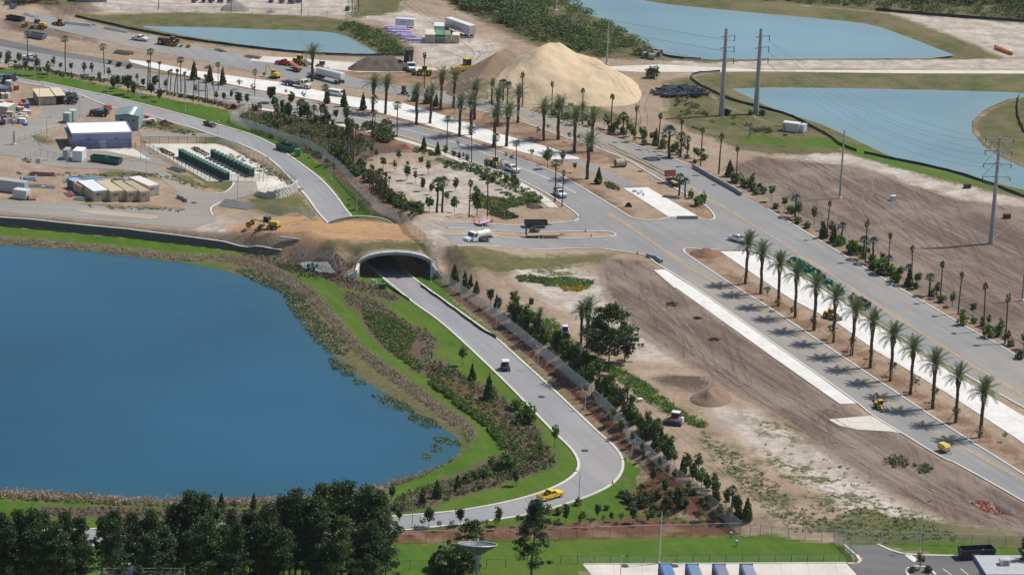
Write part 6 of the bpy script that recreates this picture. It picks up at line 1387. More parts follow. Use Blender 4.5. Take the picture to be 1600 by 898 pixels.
def skid(label, a, b, c, s=1.0):
    t, _ = at('skid_steer', label, 'skid steer', a, b); t.scale = (s, s, s); tracks(t, 2.4, .4, .75)
    MB().prism([(-1.3,.5),(.8,.5),(.8,.9),(-.2,1.1),(-1.3,1.35)], 1.1).build('body', paint(WHT), t); cage(t, -.05, 1.0, c, 1.0, 1.1, 1.15)
    for q in (-1, 1): MB().tube([(-1.1, q*.72, 1.5), (.6, q*.72, 1.25), (1.5, q*.72, .45)], .1, 6).build('lift_arm', paint(c), t)
    MB().prism([(1.35,.05),(2.2,.05),(2.25,.15),(1.6,.75),(1.35,.7)], 1.9).build('bucket', M['dark'], t)
skid('red and white tracked skid steer beside the weedy strip', (1067,664), (1043,661), RED, 1.25); skid('small white cabbed skid steer behind the thicket near the palm', (881,521), (884,527), (.5,.5,.5), 1.05)
def loader(label, a, b, c=YEL, back=False, s=1.0, cat='loader', name='wheel_loader', cabc=None, load=False):
    t, _ = at(name, label, cat, a, b); t.scale = (s, s, s); m = paint(c)
    MB().prism([(-2.3,.8),(.9,.8),(.9,1.3),(-.4,1.5),(-2.3,1.7)], 1.3).build('engine_body', m, t)
    cage(t, -.1, 1.3, c, 1.2, 1.2, 1.4, roofc=cabc or c)
    for q in (-1, 1): MB().tube([(.3, q*.5, 1.5), (1.6, q*.5, 1.2), (2.5, q*.5, .5)], .13, 6).build('lift_arm', m, t)
    MB().prism([(2.35,.1),(3.3,.1),(3.4,.2),(2.9,.95),(2.35,1.0)], 2.4).build('bucket', M['dark'] if not load else m, t)
    MB().tube([(-1.6,.3,1.6),(-1.6,.3,2.3)], .06, 5).build('exhaust', M['dark'], t)
    for y in (-.95, .95): wheel(t, -1.4, y, .75, .5, MRY); wheel(t, 1.2, y, .62 if back else .75, .45, MRY)
    if back:
        MB().tube([(-2.3,0,1.0),(-3.1,0,2.9)], .13, 6).build('boom', m, t); MB().tube([(-3.1,0,2.9),(-3.9,0,1.4)], .1, 6).build('dipper', m, t); MB().prism([(-4.3,.9),(-3.8,.8),(-3.75,1.4),(-4.1,1.4)], .6).build('rear_bucket', M['dark'], t)
    return t
loader('yellow backhoe loader on the white paving facing right', (1290,494), (1307,500), back=False, s=.82, cat='backhoe'); loader('yellow tractor with raised arm standing on the boulevard lane', (1371,636), (1379,641), back=True, s=.72, name='backhoe', cat='backhoe')
loader('yellow wheel loader at the unfinished road near the red pickup', (458,98), (480,103), s=1.05); loader('brown yellow loader on the boulevard beside the white pickup', (768,256), (780,263), s=.95)
loader('yellow wheel loader working at the foot of the sand ramp', (672,118), (653,117), s=1.1); loader('orange compact loader far up at the top left', (98,41), (88,39), ORA, s=.8)
def grader(label, a, b, s=1.0):
    t, L = at('road_grader', label, 'grader', a, b); t.scale = (s, s, s); m = paint(YEL)
    MB().prism([(-3.6,1.1),(-1.2,1.1),(-1.2,2.1),(-3.4,2.2),(-3.6,1.9)], 1.3).build('engine_body', m, t); cage(t, -.5, 1.5, YEL, 1.4, 1.3, 1.6, roofc=(.1,.12,.12))
    MB().tube([(.2,0,1.7),(2.6,0,1.9),(4.0,0,1.5),(4.2,0,.9)], [.22,.2,.18,.15], 6).build('long_frame', m, t)
    MB().prism([(.95,.15),(1.15,.1),(1.3,.5),(1.15,.8)], 3.6).build('blade', M['dark'], t); MB().cyl((1.3,0,.95), .7, .14).build('turntable', m, t)
    MB().tube([(1.2,.5,.9),(1.0,.6,2.2)], .07, 5).build('ram', M['chrome'], t); MB().tube([(1.2,-.5,.9),(1.0,-.6,2.2)], .07, 5).build('ram', M['chrome'], t)
    MB().box((4.6,0,1.0), (.3,1.6,.4)).build('front_plate', m, t)
    for y in (-1, 1): wheel(t, 4.1, y*.95, .65, .35, MRY); wheel(t, -1.5, y*.95, .65, .4, MRY); wheel(t, -3.0, y*.95, .65, .4, MRY)
grader('yellow road grader on the orange deck above the tunnel', (441,357), (388,357), 1.0); grader('dark yellow road grader on the far dirt road at top left', (70,46), (42,43), .95); grader('yellow grader in front of the dark scraper near the small pond', (268,72), (290,74), .8)
def scraper(label, a, b, s=1):
    t, _ = at('scraper', label, 'earth mover', a, b); t.scale = (s, s, s); MB().prism([(-2.5,.6),(1.6,.6),(1.7,2.4),(-2.6,2.2)], 2.4).build('bowl', M['earth'], t); cage(t, 2.2, 1.2, YEL, 1.2, 1.1, 1.6, roofc=(.1,.1,.1))
    MB().prism([(1.6,.8),(3.6,.8),(3.6,1.6),(1.6,1.9)], 1.5).build('engine_body', paint(YEL), t)
    for y in (-1.2, 1.2): wheel(t, -1.6, y, .9, .6, MRY); wheel(t, 2.6, y, .9, .6, MRY)
scraper('dark earth scraper left of the grader near the small pond', (253,69), (268,71), 1)
def dozer(label, a, b, s=1):
    t, _ = at('bulldozer', label, 'bulldozer', a, b); t.scale = (s, s, s); tracks(t, 3.6, .6, 1.1, 1.1); MB().prism([(-1.8,.9),(1.7,.9),(1.7,1.7),(.3,1.9),(-1.8,1.8)], 1.6).build('engine_body', paint(YEL), t); cage(t, -.6, 1.7, YEL, 1.4, 1.3, 1.6, roofc=YEL)
    MB().prism([(2.4,.1),(2.6,.1),(2.7,.8),(2.55,1.4),(2.4,1.3)], 3.8).build('blade', paint(YEL), t)
    for q in (-1, 1): MB().tube([(0, q*1.5, .7), (2.4, q*1.5, .5)], .12, 6).build('push_arm', paint(YEL), t)
dozer('yellow bulldozer pushing sand at the ramp of the heap', (730,114), (722,115), 1.35)
t, _ = at('excavator', 'small yellow excavator beside the flatbed truck', 'excavator', (438,124), (420,121)); tracks(t, 2.8, .45, .85)
MB().box((-.4,0,1.3), (2.2,1.8,.9), taper=.9).build('engine_body', paint(YEL), t); cage(t, .5, 1.1, YEL, .9, .9, 1.4, roofc=YEL)
MB().tube([(.6,-.4,1.4),(2.2,-.4,3.6),(3.2,-.4,3.4)], [.2,.22,.16], 6).build('boom', paint(YEL), t); MB().tube([(3.2,-.4,3.4),(3.6,-.4,1.2)], .13, 6).build('dipper', paint(YEL), t); MB().prism([(3.3,.5),(3.9,.4),(4.0,1.2),(3.5,1.2)], .7).build('bucket', M['dark'], t)
t, _ = at('lift_machine', 'small dark mini loader by the curb near the mid palms', 'mini loader', (627,146), (638,149)); tracks(t, 2, .35, .6); MB().box((-.2,0,.9), (1.6,1.0,.7), taper=.8).build('body', M['dark'], t); cage(t, -.5, 1.1, WHT, .9, .8, 1.3, roofc=(.1,.1,.1)); MB().tube([(.5,0,1),(1.8,0,.6)], .12, 6).build('lift_arm', M['steel'], t); MB().box((2.1,0,.5), (.5,1.2,.5)).build('bucket', M['steel_pale'], t)
t, _ = at('roller_machine', 'yellow road roller behind the white tank trailer', 'road roller', (496,107), (508,110)); MB().box((-.6,0,1.2), (1.8,1.4,.8), taper=.85).build('engine_body', paint(YEL), t); cage(t, .3, 1.3, YEL, 1.2, 1.1, 1.4, roofc=(.6,.6,.6)); MB().cyl((1.7,0,.7), .7, 1.7, 'y', 16).build('drum', M['steel'], t)
for y in (-.7, .7): wheel(t, -1.1, y, .65, .4)
t, _ = at('air_compressor', 'small yellow towed compressor on the lane at lower right', 'compressor', (1469,703), (1480,708)); MB().prism([(-1.2,.6),(1.1,.6),(1.15,1.3),(.8,1.75),(-1.0,1.8),(-1.25,1.4)], 1.4).build('hood', paint((.70,.50,.12)), t); MB().box((0,0,.55), (2.4,1.2,.16)).build('frame', M['dark'], t)
MB().tube([(1.2,0,.5),(2.3,0,.45)], .06, 5).build('drawbar', paint(RED), t)
for y in (-.75, .75): wheel(t, -.1, y, .34, .2)
MB().tube([(2.1,0,.45),(2.1,0,0)], .05, 5).build('jack_leg', paint(RED), t)
# --- trailers
def trailer(label, a, b, L, w=2.2, sides=0, c='dark', ramp=False, s=1, cat='trailer', bed=None, dz=0):
    t, _ = at('flatbed_trailer', label, cat, a, b); mb = MB(); mb.box((0,0,.75), (L,w,.16)); mb.box((0,.55,.6), (L,.12,.2)); mb.box((0,-.55,.6), (L,.12,.2)); mb.build('frame', M[c], t)
    MB().box((0,0,.86), (L-.2,w-.2,.06)).build('deck', bed or M['wood'], t)
    if sides:
        for q in (-1, 1): MB().box((0, q*w/2, .85+sides/2), (L,.08,sides)).build('side_panel', M[c], t)
        MB().box((-L/2,0,.85+sides/2), (.08,w,sides)).build('tailgate', M[c], t); MB().box((L/2,0,.85+sides/2), (.08,w,sides)).build('headboard', M[c], t)
    for x in (-.9, .1):
        for y in (-1, 1): wheel(t, x-L*.05, y*(w/2-.05), .38, .24)
    MB().tube([(L/2,.5,.7),(L/2+1.4,0,.6),(L/2,-.5,.7)], .07, 5).build('drawbar', M[c], t)
    if ramp:
        for y in (-.6, .6): MB().box((-L/2-.05, y, 1.7), (.1,.6,1.7)).build('ramp', M[c], t)
    return t
trailer('black high sided trailer on the far lane of the cross street', (822,355), (852,355), 5.6, 2.2, .9)
trailer('long flatbed trailer with raised ramps on the cross street median', (823,371), (874,371), 8.6, 2.3, 0, 'dark', True)
t = trailer('low trailer carrying pink panels near the small soil heap', (741,352), (768,352), 4.6, 2.0, 0, 'dark', bed=paint((.62,.36,.52)))
mb = MB()
for x, y in ((-2.2,.9),(-2.2,-.9),(2.2,.9),(2.2,-.9)): mb.tube([(x,y,.8),(x,y,1.9)], .12, 6)
mb.build('orange_posts', paint((.75,.16,.05)), t)
t = trailer('dark trailer with a red tipped box beside the far carriageway', (1063,295), (1042,283), 5.4, 2.2, .4); MB().box((2.4,0,2.6), (1.6,2.6,1.7), ry=.25).build('red_box', paint((.26,.05,.04)), t)
t, _ = at('orange_trailer', 'orange red chute trailer behind the cream truck', 'trailer', (470,114), (453,108)); MB().box((0,0,1.6), (5.6,1.3,.5), ry=-.18).build('chute', paint((.42,.11,.06)), t); MB().box((0,0,.7), (4.6,1.2,.2)).build('frame', M['dark'], t)
for y in (-.7, .7): wheel(t, -1.2, y, .45, .25); wheel(t, -.1, y, .45, .25)
t, _ = at('enclosed_trailer', 'white enclosed trailer with dark lettering beside the purple pipes', 'trailer', (644,43.5), (622,42)); MB().box((0,0,1.8), (6.2,2.3,2.3)).build('box_body', paint((.70,.71,.72)), t); MB().box((-3.11,0,1.8), (.04,2.1,2.0)).build('rear_door', paint((.6,.6,.62)), t)
for x in (-.5, .5):
    for y in (-1.1, 1.1): wheel(t, x, y, .38, .22)
mb = MB(); mb.box((-1.9,1.17,2.2), (.5,.03,.14), ry=.8); mb.box((-1.6,1.17,2.2), (.5,.03,.14), ry=-.8)
for i in range(7): mb.box((-.7+i*.34,1.17,2.05), (.2,.03,.2+.06*(i % 2)))
mb.build('lettering', M['dark'], t)
t2, _ = at('semi_trailer', 'long pale semi trailer parked behind the containers', 'trailer', (733,58), (705,48)); MB().box((0,0,2.6), (14.6,2.55,2.9)).build('box_body', paint((.60,.58,.56)), t2); MB().box((0,0,4.07), (14.6,2.5,.06)).build('roof', paint((.70,.70,.68)), t2)
for y in (-.64, .64): MB().box((-7.33,y,2.6), (.06,1.2,2.75)).build('rear_door', paint((.52,.5,.48)), t2)
MB().box((-1.2,1.29,2.1), (2.6,.03,.35)).build('red_lettering', paint((.5,.06,.04)), t2); MB().box((0,0,1.0), (13,1.0,.25)).build('frame', M['dark'], t2)
for x in (-6, -4.8):
    for y in (-1.05, 1.05): wheel(t2, x, y, .5, .4)
for y in (-.8, .8): MB().box((4.2,y,.55), (.16,.16,1.1)).build('leg', M['dark'], t2)
# --- containers, skips and boxes
def container(label, fl, fr, h, depth, c, roof=None, s=None, door=True, name='shipping_container', cat='container', z=0, panel=None, depth_px=None, sign=False, wfix=None):
    """fl, fr: foot pixels of the end that faces us; the box runs back from there"""
    p, q = G(*fl), G(*fr); w = (q-p).length if not wfix else wfix; rz = math.atan2(q.y-p.y, q.x-p.x)
    if depth_px: b = G(*depth_px); rz2 = math.atan2(b.y-p.y, b.x-p.x); dirv = Vector((math.cos(rz2), math.sin(rz2), 0)); n = Vector((-math.sin(rz), math.cos(rz), 0)); depth = (b-p).length
    t = empty(name, label, cat, p, rz); m = paint(c, .6); mb = MB(); mb.box((w/2, depth/2, h/2+.12+z), (w, depth, h)); mb.build('body', m, t)
    rb = MB(); k = int(depth/.55)
    for i in range(k):
        for x in (0, w): rb.box((x, .3+i*.55, h/2+.12+z), (.09, .26, h-.3))
    for i in range(int(depth/1.1)): rb.box((w/2, .6+i*1.1, h+.13+z), (w-.2, .4, .05))
    rb.build('ribs', paint(roof or c, .6) if False else m, t)
    if roof: MB().box((w/2, depth/2, h+.16+z), (w-.02, depth-.02, .06)).build('roof', paint(roof, .7), t)
    if door:
        for i in (0, 1):
            d = MB().box((w*(.25+.5*i), -.03, h/2+.1+z), (w/2-.06, .06, h-.25)).build('door', paint(tuple(q_*.92 for q_ in c), .6), t)
            for j in (0, 1): MB().tube([(w*(.25+.5*i)+(j-.5)*w*.2, -.1, .2+z), (w*(.25+.5*i)+(j-.5)*w*.2, -.1, h-.1+z)], .035, 5).build('lock_rod', M['steel_pale'], d)
    if sign: MB().box((w*.32, -.09, h*.72+z), (w*.3, .04, .5)).build('sign_panel', paint((.05,.08,.28)), t)
    f = MB()
    for x in (.08, w-.08):
        for y in (.08, depth-.08): f.box((x, y, h/2+.1+z), (.2, .2, h+.18))
    f.build('corner_posts', paint(tuple(q_*.8 for q_ in c), .6), t)
    return t
TAN, TAN2 = (.50,.42,.28), (.46,.38,.26)
container('tan container with white striped roof, leftmost of the yard row', (146,315.5), (170.5,313), 2.6, 11, TAN, (.66,.68,.70), sign=True); container('tan container with a dirty yellow roof, second of the yard row', (173,315.8), (196,313.5), 2.6, 11, (.56,.46,.28), (.50,.42,.27), sign=True)
container('tan container with brown stained roof, third of the yard row', (198.5,316), (217,314), 2.6, 11, TAN2, (.42,.34,.22), sign=True); container('tan container with an open blue edged door, last of the yard row', (219,316), (234.5,314.2), 2.6, 11, TAN, (.40,.32,.20), sign=True)
container('cream container standing apart at the right of the yard row', (232,307), (249,304.5), 2.6, 10, (.58,.54,.44), (.66,.62,.56), sign=True)
container('red roofed low box at the left end of the yard row', (127,306), (142,304), 2.2, 4.5, (.42,.37,.30), (.46,.16,.10)); container('dark box with blue edged roof behind the red roofed box', (120,300), (134,298), 2.2, 5, (.12,.14,.18), (.30,.38,.50))
container('white box container left of the green dumpsters', (113,252.5), (128,253.5), 2.8, 4.5, (.78,.78,.80), (.80,.80,.82)); container('grey box beside the white box container', (98,250), (106,250.5), 2.6, 3.5, (.40,.43,.42))
container('long pale grey container cut by the left edge', (-8,298), (38,304), 2.9, 2.5, (.40,.42,.43), door=False); container('small white container with a dark lid near the orange frame', (20,310), (41,313), 2.2, 2.4, (.62,.63,.63), (.55,.56,.57))
container('left grey green cabinet behind the white roofed building', (98.5,192), (108,193), 2.6, 2.5, (.34,.44,.40), (.42,.52,.48)); container('right grey green cabinet behind the white roofed building', (106,189.5), (115,190.5), 2.9, 2.5, (.38,.48,.44), (.46,.56,.52))
container('tan container leftmost of the far row by the purple pipes', (664,67.5), (680,68), 2.6, 8, (.52,.47,.36), (.62,.58,.44)); container('green container second of the far row', (680.8,67.8), (694,68), 2.6, 7.5, (.03,.14,.08), (.10,.26,.14)); container('olive tan container third of the far row', (694.8,68), (705,68.2), 2.6, 7, (.46,.43,.31), (.16,.26,.13))
container('cream roofed container rightmost of the far row', (705.8,68), (717,68.5), 2.5, 5, (.54,.46,.34), (.72,.62,.46)); container('white container with pale green roof behind the far row', (678,54), (693,54.5), 2.6, 6, (.62,.64,.62), (.56,.66,.60)); container('dark purple crate between container and semi trailer', (694,54), (700,54.3), 2.4, 4, (.06,.04,.10), door=False)
container('grey white generator box in the pump compound', (1222,205), (1247,208), 2.5, 2.6, (.68,.69,.70), door=False, name='generator', cat='generator'); container('small second generator cabinet in the pump compound', (1249,207), (1255,208), 2.2, 2.4, (.62,.63,.64), door=False, name='generator', cat='generator')
def skip(label, a, b, L, w, h, c, name='dumpster', flare=.25, fill=None):
    t, _ = at(name, label, 'dumpster', a, b); m = paint(c, .5); th = .1; zb = .25
    def panel(nm, v): 
        o = [Vector(q) for q in v]; n = (o[1]-o[0]).cross(o[2]-o[0]).normalized()*th; mb = MB(); mb.add(o+[q+n for q in o], [(0,1,2,3),(7,6,5,4),(0,4,5,1),(1,5,6,2),(2,6,7,3),(3,7,4,0)]); mb.build(nm, m, t)
    x, y, X, Y = L/2-flare, w/2-.1, L/2, w/2
    panel('side_panel', [(-x,-y,zb),(x,-y,zb),(X,-Y,h),(-X,-Y,h)]); panel('side_panel', [(x,y,zb),(-x,y,zb),(-X,Y,h),(X,Y,h)]); panel('end_panel', [(x,-y,zb),(x,y,zb),(X,Y,h),(X,-Y,h)]); panel('end_panel', [(-x,y,zb),(-x,-y,zb),(-X,-Y,h),(-X,Y,h)])
    MB().box((0,0,zb), (2*x,2*y,.12)).build('floor', m, t); rb = MB()
    for i in range(int(L/.75)):
        xx = -L/2+.5+i*.75
        for s in (-1, 1): rb.box((xx, s*(w/2+.02), h*.55), (.1,.1,h*.8))
    rb.build('ribs', m, t); rm = MB()
    for s in (-1, 1): rm.box((0, s*Y, h), (L+.1,.14,.14)); rm.box((s*X, 0, h), (.14,w+.1,.14))
    rm.build('rim', m, t)
    if fill: MB().box((0,0,h*.55), (L-.6,w-.4,.4), taper=.6).build('rubbish', M[fill], t)
    return t
DG = (.02,.10,.07)
t = skip('black open dumpster with an orange label in the car park', (1495,872), (1555,869), 6.4, 2.4, 1.9, (.025,.03,.04)); MB().box((-.6,-1.33,1.2), (1.7,.06,.35)).build('label_panel', paint((.50,.13,.04)), t); MB().box((1.4,.3,1.1), (.8,.6,.3), rz=.5).build('rubbish', paint(WHT), t)
skip('green dumpster left of the pair by the concrete apron', (148,252), (164,253.5), 4.6, 2.3, 1.6, DG, fill='dark'); skip('green dumpster right of the pair by the concrete apron', (168,254.5), (185,257), 4.6, 2.3, 1.6, DG, fill='dark')
skip('green dumpster standing on the upper road by the lawn', (435,232), (458,239), 5.4, 2.4, 1.7, DG, fill='dark'); skip('blue grey dumpster on the dirt behind the first fan palm', (46,58), (69,62), 6.2, 2.4, 1.6, (.16,.20,.25))
skip('black low skip on the dirt at top left', (12,30), (36,34), 6, 2.2, 1.3, (.03,.03,.035)); skip('dark bin holding brown brush near the netting pile', (1335,473), (1358,486), 4.5, 2.2, 1.6, (.05,.045,.045), fill='earth')
# blue roll-off containers on the loading pad
for i, (x, c) in enumerate(((1027,'with a clean pale roof'),(1069,'with a dusty roof'),(1111,'with a rust stained roof'),(1153.5,'with a domed grey roof'))):
    t = empty('compactor_container', 'blue loading pad container %s, %s from the left' % (c, ORD[i]), 'container', G(x+1, 903+.2*i), ang((1030,893), (1150,892.5)), 'blue containers on the loading pad')
    bl = paint((.03,.075,.26), .45); MB().box((1.15,-3.2,1.35), (2.3,6.4,2.3)).build('body', bl, t); MB().prism([(.05,2.5),(2.25,2.5),(2.0,2.75),(.3,2.75)], 6.3, off=(0,-3.2,0)).build('roof', paint(((.10,.19,.38),(.14,.22,.34),(.18,.20,.28),(.22,.25,.33))[i], .6), t)
    MB().box((1.15,.05,1.45), (2.4,.16,2.75)).build('end_frame', paint((.02,.04,.16)), t); rb = MB()
    for k in range(7):
        for xx in (-.03, 2.33): rb.box((xx, -.6-.85*k, 1.3), (.1,.14,2.2))
    rb.build('ribs', bl, t); MB().box((1.15,-6.4,.9), (2.0,.2,1.2)).build('hopper_door', paint((.30,.29,.27)), t)
# --- green cabinets in the gravel yard
cm = MB(); cm.box((0,0,1.15), (1.45,1.7,2.0)); CABM = cm.mesh('housing', plain('cabinet_green', (.022,.07,.055), .5, var=.1)); cr = MB().box((0,0,2.2), (1.6,1.85,.14), taper=.9, tx=.92).mesh('lid', plain('cabinet_lid', (.05,.13,.10), .5))
cp = MB().box((-.2,-.1,.08), (1.75,2.9,.16)).mesh('plinth', M['concrete']); cd_ = MB().box((0,-.88,1.15), (1.25,.05,1.8)).mesh('door', plain('cabinet_door', (.03,.085,.065), .5))
cz = ang((280,244), (353,282))
def cabrow(a, b, n, lab):
    p0 = None
    for i in range(n):
        x, y = a[0]+(b[0]-a[0])*i/(n-1), a[1]+(b[1]-a[1])*i/(n-1); g = G(x, y); lb = 'green utility cabinet, %s from the far end of the %s row' % (ORD[i], lab)
        t = empty('utility_cabinet', lb, 'utility cabinet', g, ang((353,282), (368,282)), 'green utility cabinets in the gravel yard')
        for nm, me in (('housing', CABM), ('lid', cr), ('plinth', cp), ('door', cd_)): link(nm, me, t)
cabrow((283,246.5), (354,282), 16, 'longer front'); cabrow((333,247), (393,276), 11, 'shorter rear')
# --- buildings
def frame(fl, fr, rfl, rbl):
    p, q = G(*fl), G(*fr); h = (fl[1]-rfl[1])/pxm(*fl); rz = math.atan2(q.y-p.y, q.x-p.x); a, b = P(rfl[0], rfl[1], p.z+h), P(rbl[0], rbl[1], p.z+h)
    d = Vector((b[0]-a[0], b[1]-a[1])); n = Vector((-math.sin(rz), math.cos(rz))); return p, rz, (q-p).length, abs(d.dot(n)), h
def box(t, nm, c, d, m, **k): return MB().box(c, d, **k).build(nm, m, t)
p, rz, w, d, h = frame((113,233.5), (205.6,231), (114,210.5), (95,196.5)); d = min(max(d, 12), 17)
t = empty('service_building', 'blue grey block building with a flat white roof', 'building', p, rz)
bw, bw2 = plain('blue_wall', (.30,.34,.50), .8, scale=.3), plain('blue_wall_low', (.19,.24,.40), .8, scale=.3)
box(t, 'wall', (w/2, d/2, h/2), (w, d, h), bw); box(t, 'wall_base', (w/2, -.04, h*.30), (w, .08, h*.60), bw2); box(t, 'roof', (w/2, d/2, h+.1), (w+.5, d+.5, .2), plain('white_roof', (.80,.79,.78), .7, var=.04))
for s, c_, dd in ((0,(w/2,-.2,h+.28),(w+.6,.18,.2)),(1,(w/2,d+.2,h+.28),(w+.6,.18,.2)),(2,(-.2,d/2,h+.28),(.18,d+.2,.2)),(3,(w+.2,d/2,h+.28),(.18,d+.2,.2))): box(t, 'roof_edge', c_, dd, paint((.22,.25,.42)))
dr = box(t, 'door', (w*.51, -.1, 1.15), (1.8, .08, 2.3), paint((.40,.46,.55))); box(dr, 'door_frame', (w*.51, -.12, 2.35), (2.0, .06, .1), M['steel_pale'])
for x in (.27, .74): box(t, 'wall_lamp', (w*x, -.18, h*.66), (.6,.2,.2), M['dark'])
for i in range(4): box(t, 'roller_door', (-.06, d*(.14+.23*i), 1.6), (.1, d*.17, 3.0), plain('tan_door', (.46,.36,.22), .7)); box(t, 'door_canopy', (-.5, d*(.14+.23*i), 3.3), (1.0, d*.2, .1), paint((.15,.18,.30)))
p, rz, w, d, h = frame((180,203), (216.6,204.5), (179,181.5), (168,169.5)); d = min(max(d, 9), 14)
t = empty('metal_shed', 'grey green metal workshop with a white skylight strip', 'building', p, rz); gm, gr_ = plain('grey_green', (.26,.33,.33), .6), plain('grey_green_roof', (.17,.25,.24), .6)
box(t, 'wall', (w/2, d/2, h/2), (w, d, h), gm); MB().prism([(-.3,h),(w+.3,h),(w+.3,h+.15),(w/2,h+.8),(-.3,h+.15)], d+.4, off=(0,d/2,0)).build('roof', gr_, t)
MB().prism([(w*.62,h+.62),(w*.76,h+.47),(w*.76,h+.52),(w*.62,h+.67)], d+.42, off=(0,d/2,0)).build('skylight', paint((.75,.77,.78)), t)
for x in (.27, .78): f = box(t, 'window', (w*x, -.03, h*.72), (.9,.06,.7), M['steel']); box(f, 'pane', (w*x, -.08, h*.72), (.7,.04,.5), M['glass'])
dr = box(t, 'door', (w*.5, -.03, 1.1), (1.0,.06,2.2), paint((.30,.36,.36))); box(dr, 'canopy', (w*.5, -.4, 2.5), (1.5,.8,.08), gr_); rb = MB()
for i in range(int(w/.6)): rb.box((.3+i*.6, -.02, h/2), (.05,.05,h-.1))
rb.build('wall_ribs', gm, t)
p, rz, w, d, h = frame((60,165), (101,163.5), (60,152), (36,141)); d = min(max(d, 9), 18)
t = empty('storage_shed', 'tan open fronted shed with two sloping roof panels', 'shed', p, rz); tm = plain('tan_wall', (.34,.30,.24), .8); tr2 = plain('tan_roof', (.60,.50,.33), .7)
box(t, 'wall', (w*.28, d/2, h/2), (w*.56, d, h-.1), tm); box(t, 'rear_wall', (w*.78, d-.1, h/2), (w*.44,.2,h-.1), tm); box(t, 'side_wall', (w-.1, d/2, h/2), (.15,d,h-.1), tm)
for i, (x0, x1) in enumerate(((-.02,.62),(.65,1.04))): box(t, 'roof_panel', (w*(x0+x1)/2, d/2, h+.1+.12*i), (w*(x1-x0), d+.8, .14), tr2)
for x in (.06, .28, .5): box(t, 'shed_door', (w*x+.6, -.05, h*.45), (w*.18,.08,h*.85), plain('shed_door', (.42,.36,.27), .8))
for x in (.58, .72, .88, .99): box(t, 'post', (w*x, .1, h/2), (.16,.16,h), M['dark'])
t = empty('flat_roof_building', 'dark blue flat roofed building in the bottom right corner', 'building', G(1530,916), ang((1533,900), (1600,900)))
bl2 = paint((.03,.065,.20), .5); H_ = 3.6; box(t, 'wall', (9, 1.2, H_/2-1.0), (16, 7.0, H_), paint((.40,.42,.44))); box(t, 'fascia', (9, 1.2, H_-.5), (18, 9.4, 1.1), bl2); box(t, 'roof', (9, 1.2, H_+.08), (17.6, 9.0, .06), plain('grey_roof', (.40,.41,.41), .8))
ac = box(t, 'air_conditioner', (4.6, 1.4, H_+.65), (1.7,1.5,1.05), paint((.55,.54,.50)))
for i in range(3): box(ac, 'louvre', (4.25+i*.35, .62, H_+.65), (.12,.05,.8), M['dark'])
box(ac, 'fan_cover', (4.6,1.4,H_+1.2), (1.0,1.0,.06), M['steel_pale'])
t = empty('far_warehouse', 'long blue grey warehouse cut by the top edge', 'building', G(120,3), ang((120,3),(172,4)))
box(t, 'wall', (4.8, 5, 2), (10.2, 9, 4), paint((.25,.30,.33))); box(t, 'roof', (4.8, 5, 4.1), (10.6, 9.5, .2), paint((.45,.47,.48)))
for i in range(3): f = box(t, 'window', (1.6+i*3.2, .45, 2.2), (1.2,.1,1.0), M['steel_pale']); box(f, 'pane', (1.6+i*3.2, .38, 2.2), (1.0,.06,.8), M['glass'])
# roof landing with white handrails at the bottom edge
t = empty('roof_platform', 'white railed roof platform below the dark wood', 'platform', G(222,966), ang((160,900), (290,900)))
wp_ = plain('white_rail', (.72,.70,.64), .5, var=.04); gz = hz(t.location.x, t.location.y)
box(t, 'platform_floor', (0,0,7.0), (15,5,.3), paint((.45,.45,.43))); box(t, 'wall', (0,0,3.4), (14,4.4,6.9), plain('platform_wall', (.36,.35,.32), .85, scale=.5, grime=(.2,.19,.17)))
def rail(pts, z0=7.15):
    mb = MB(); mb.tube([(x, y, z0+1.1) for x, y in pts], .06, 5, False); mb.tube([(x, y, z0+.55) for x, y in pts], .045, 5, False); mb.build('handrail', wp_, t); q = dens(pts, 1.8)
    for x, y in q: MB().tube([(x, y, z0), (x, y, z0+1.1)], .05, 5).build('rail_post', wp_, t)
rail([(-7.2,-2.2),(-7.2,2.2),(-2.6,2.2)]); rail([(-2.8,2.2),(-3.6,3.6),(-1.2,3.8),(0,2.2)], 7.4); rail([(.1,2.2),(7,2.2),(7.2,-2.2)]); MB().cyl((-1.9,2.8,7.9), .55, 1.6, n=12).build('vent_drum', M['steel_pale'], t); MB().tube([(-1.2,2.8,7.1),(-1.2,2.8,9.6)], .07, 5).build('vent_pipe', wp_, t)
# satellite dish on its mast
t = empty('satellite_dish', 'large grey satellite dish facing up on a mast, lower centre', 'satellite dish', G(744,916), 0); dm = plain('dish', (.15,.16,.18), .5); rr = 3.4; zc = 4.0
zc = 5.9; tl_ = (-.25, 0, 0); n = 28; rings = [(.3,0),(1.1,.42),(2.0,1.05),(2.8,1.45),(rr,1.9)]; lc = (0, 0, zc); mb = MB()
vs = [(r_*math.cos(6.2832*k/n), r_*math.sin(6.2832*k/n), z_) for r_, z_ in rings for k in range(n)]
mb.add(vs, [(i*n+k, i*n+(k+1) % n, (i+1)*n+(k+1) % n, (i+1)*n+k) for i in range(4) for k in range(n)]); mb.build('bowl', dm, t, lc, rot=tl_)
for k in range(14): a = 6.2832*k/14; MB().tube([(r_*1.01*math.cos(a), r_*1.01*math.sin(a), z_-.06) for r_, z_ in rings], .05, 4).build('rib', M['steel_pale'], t, lc, rot=tl_)
MB().tube([(rr*math.cos(6.2832*k/28), rr*math.sin(6.2832*k/28), 1.95) for k in range(29)], .09, 5).build('rim', M['steel_pale'], t, lc, rot=tl_); MB().cyl((0,0,-.3), .65, .8, n=12).build('hub', M['steel'], t, lc, rot=tl_)
MB().tube([(0,0,0),(0,0,2.6)], .05, 5).build('feed_arm', M['steel'], t, lc, rot=tl_); MB().cyl((0,0,2.7), .2, .35).build('feed_horn', M['steel_pale'], t, lc, rot=tl_)
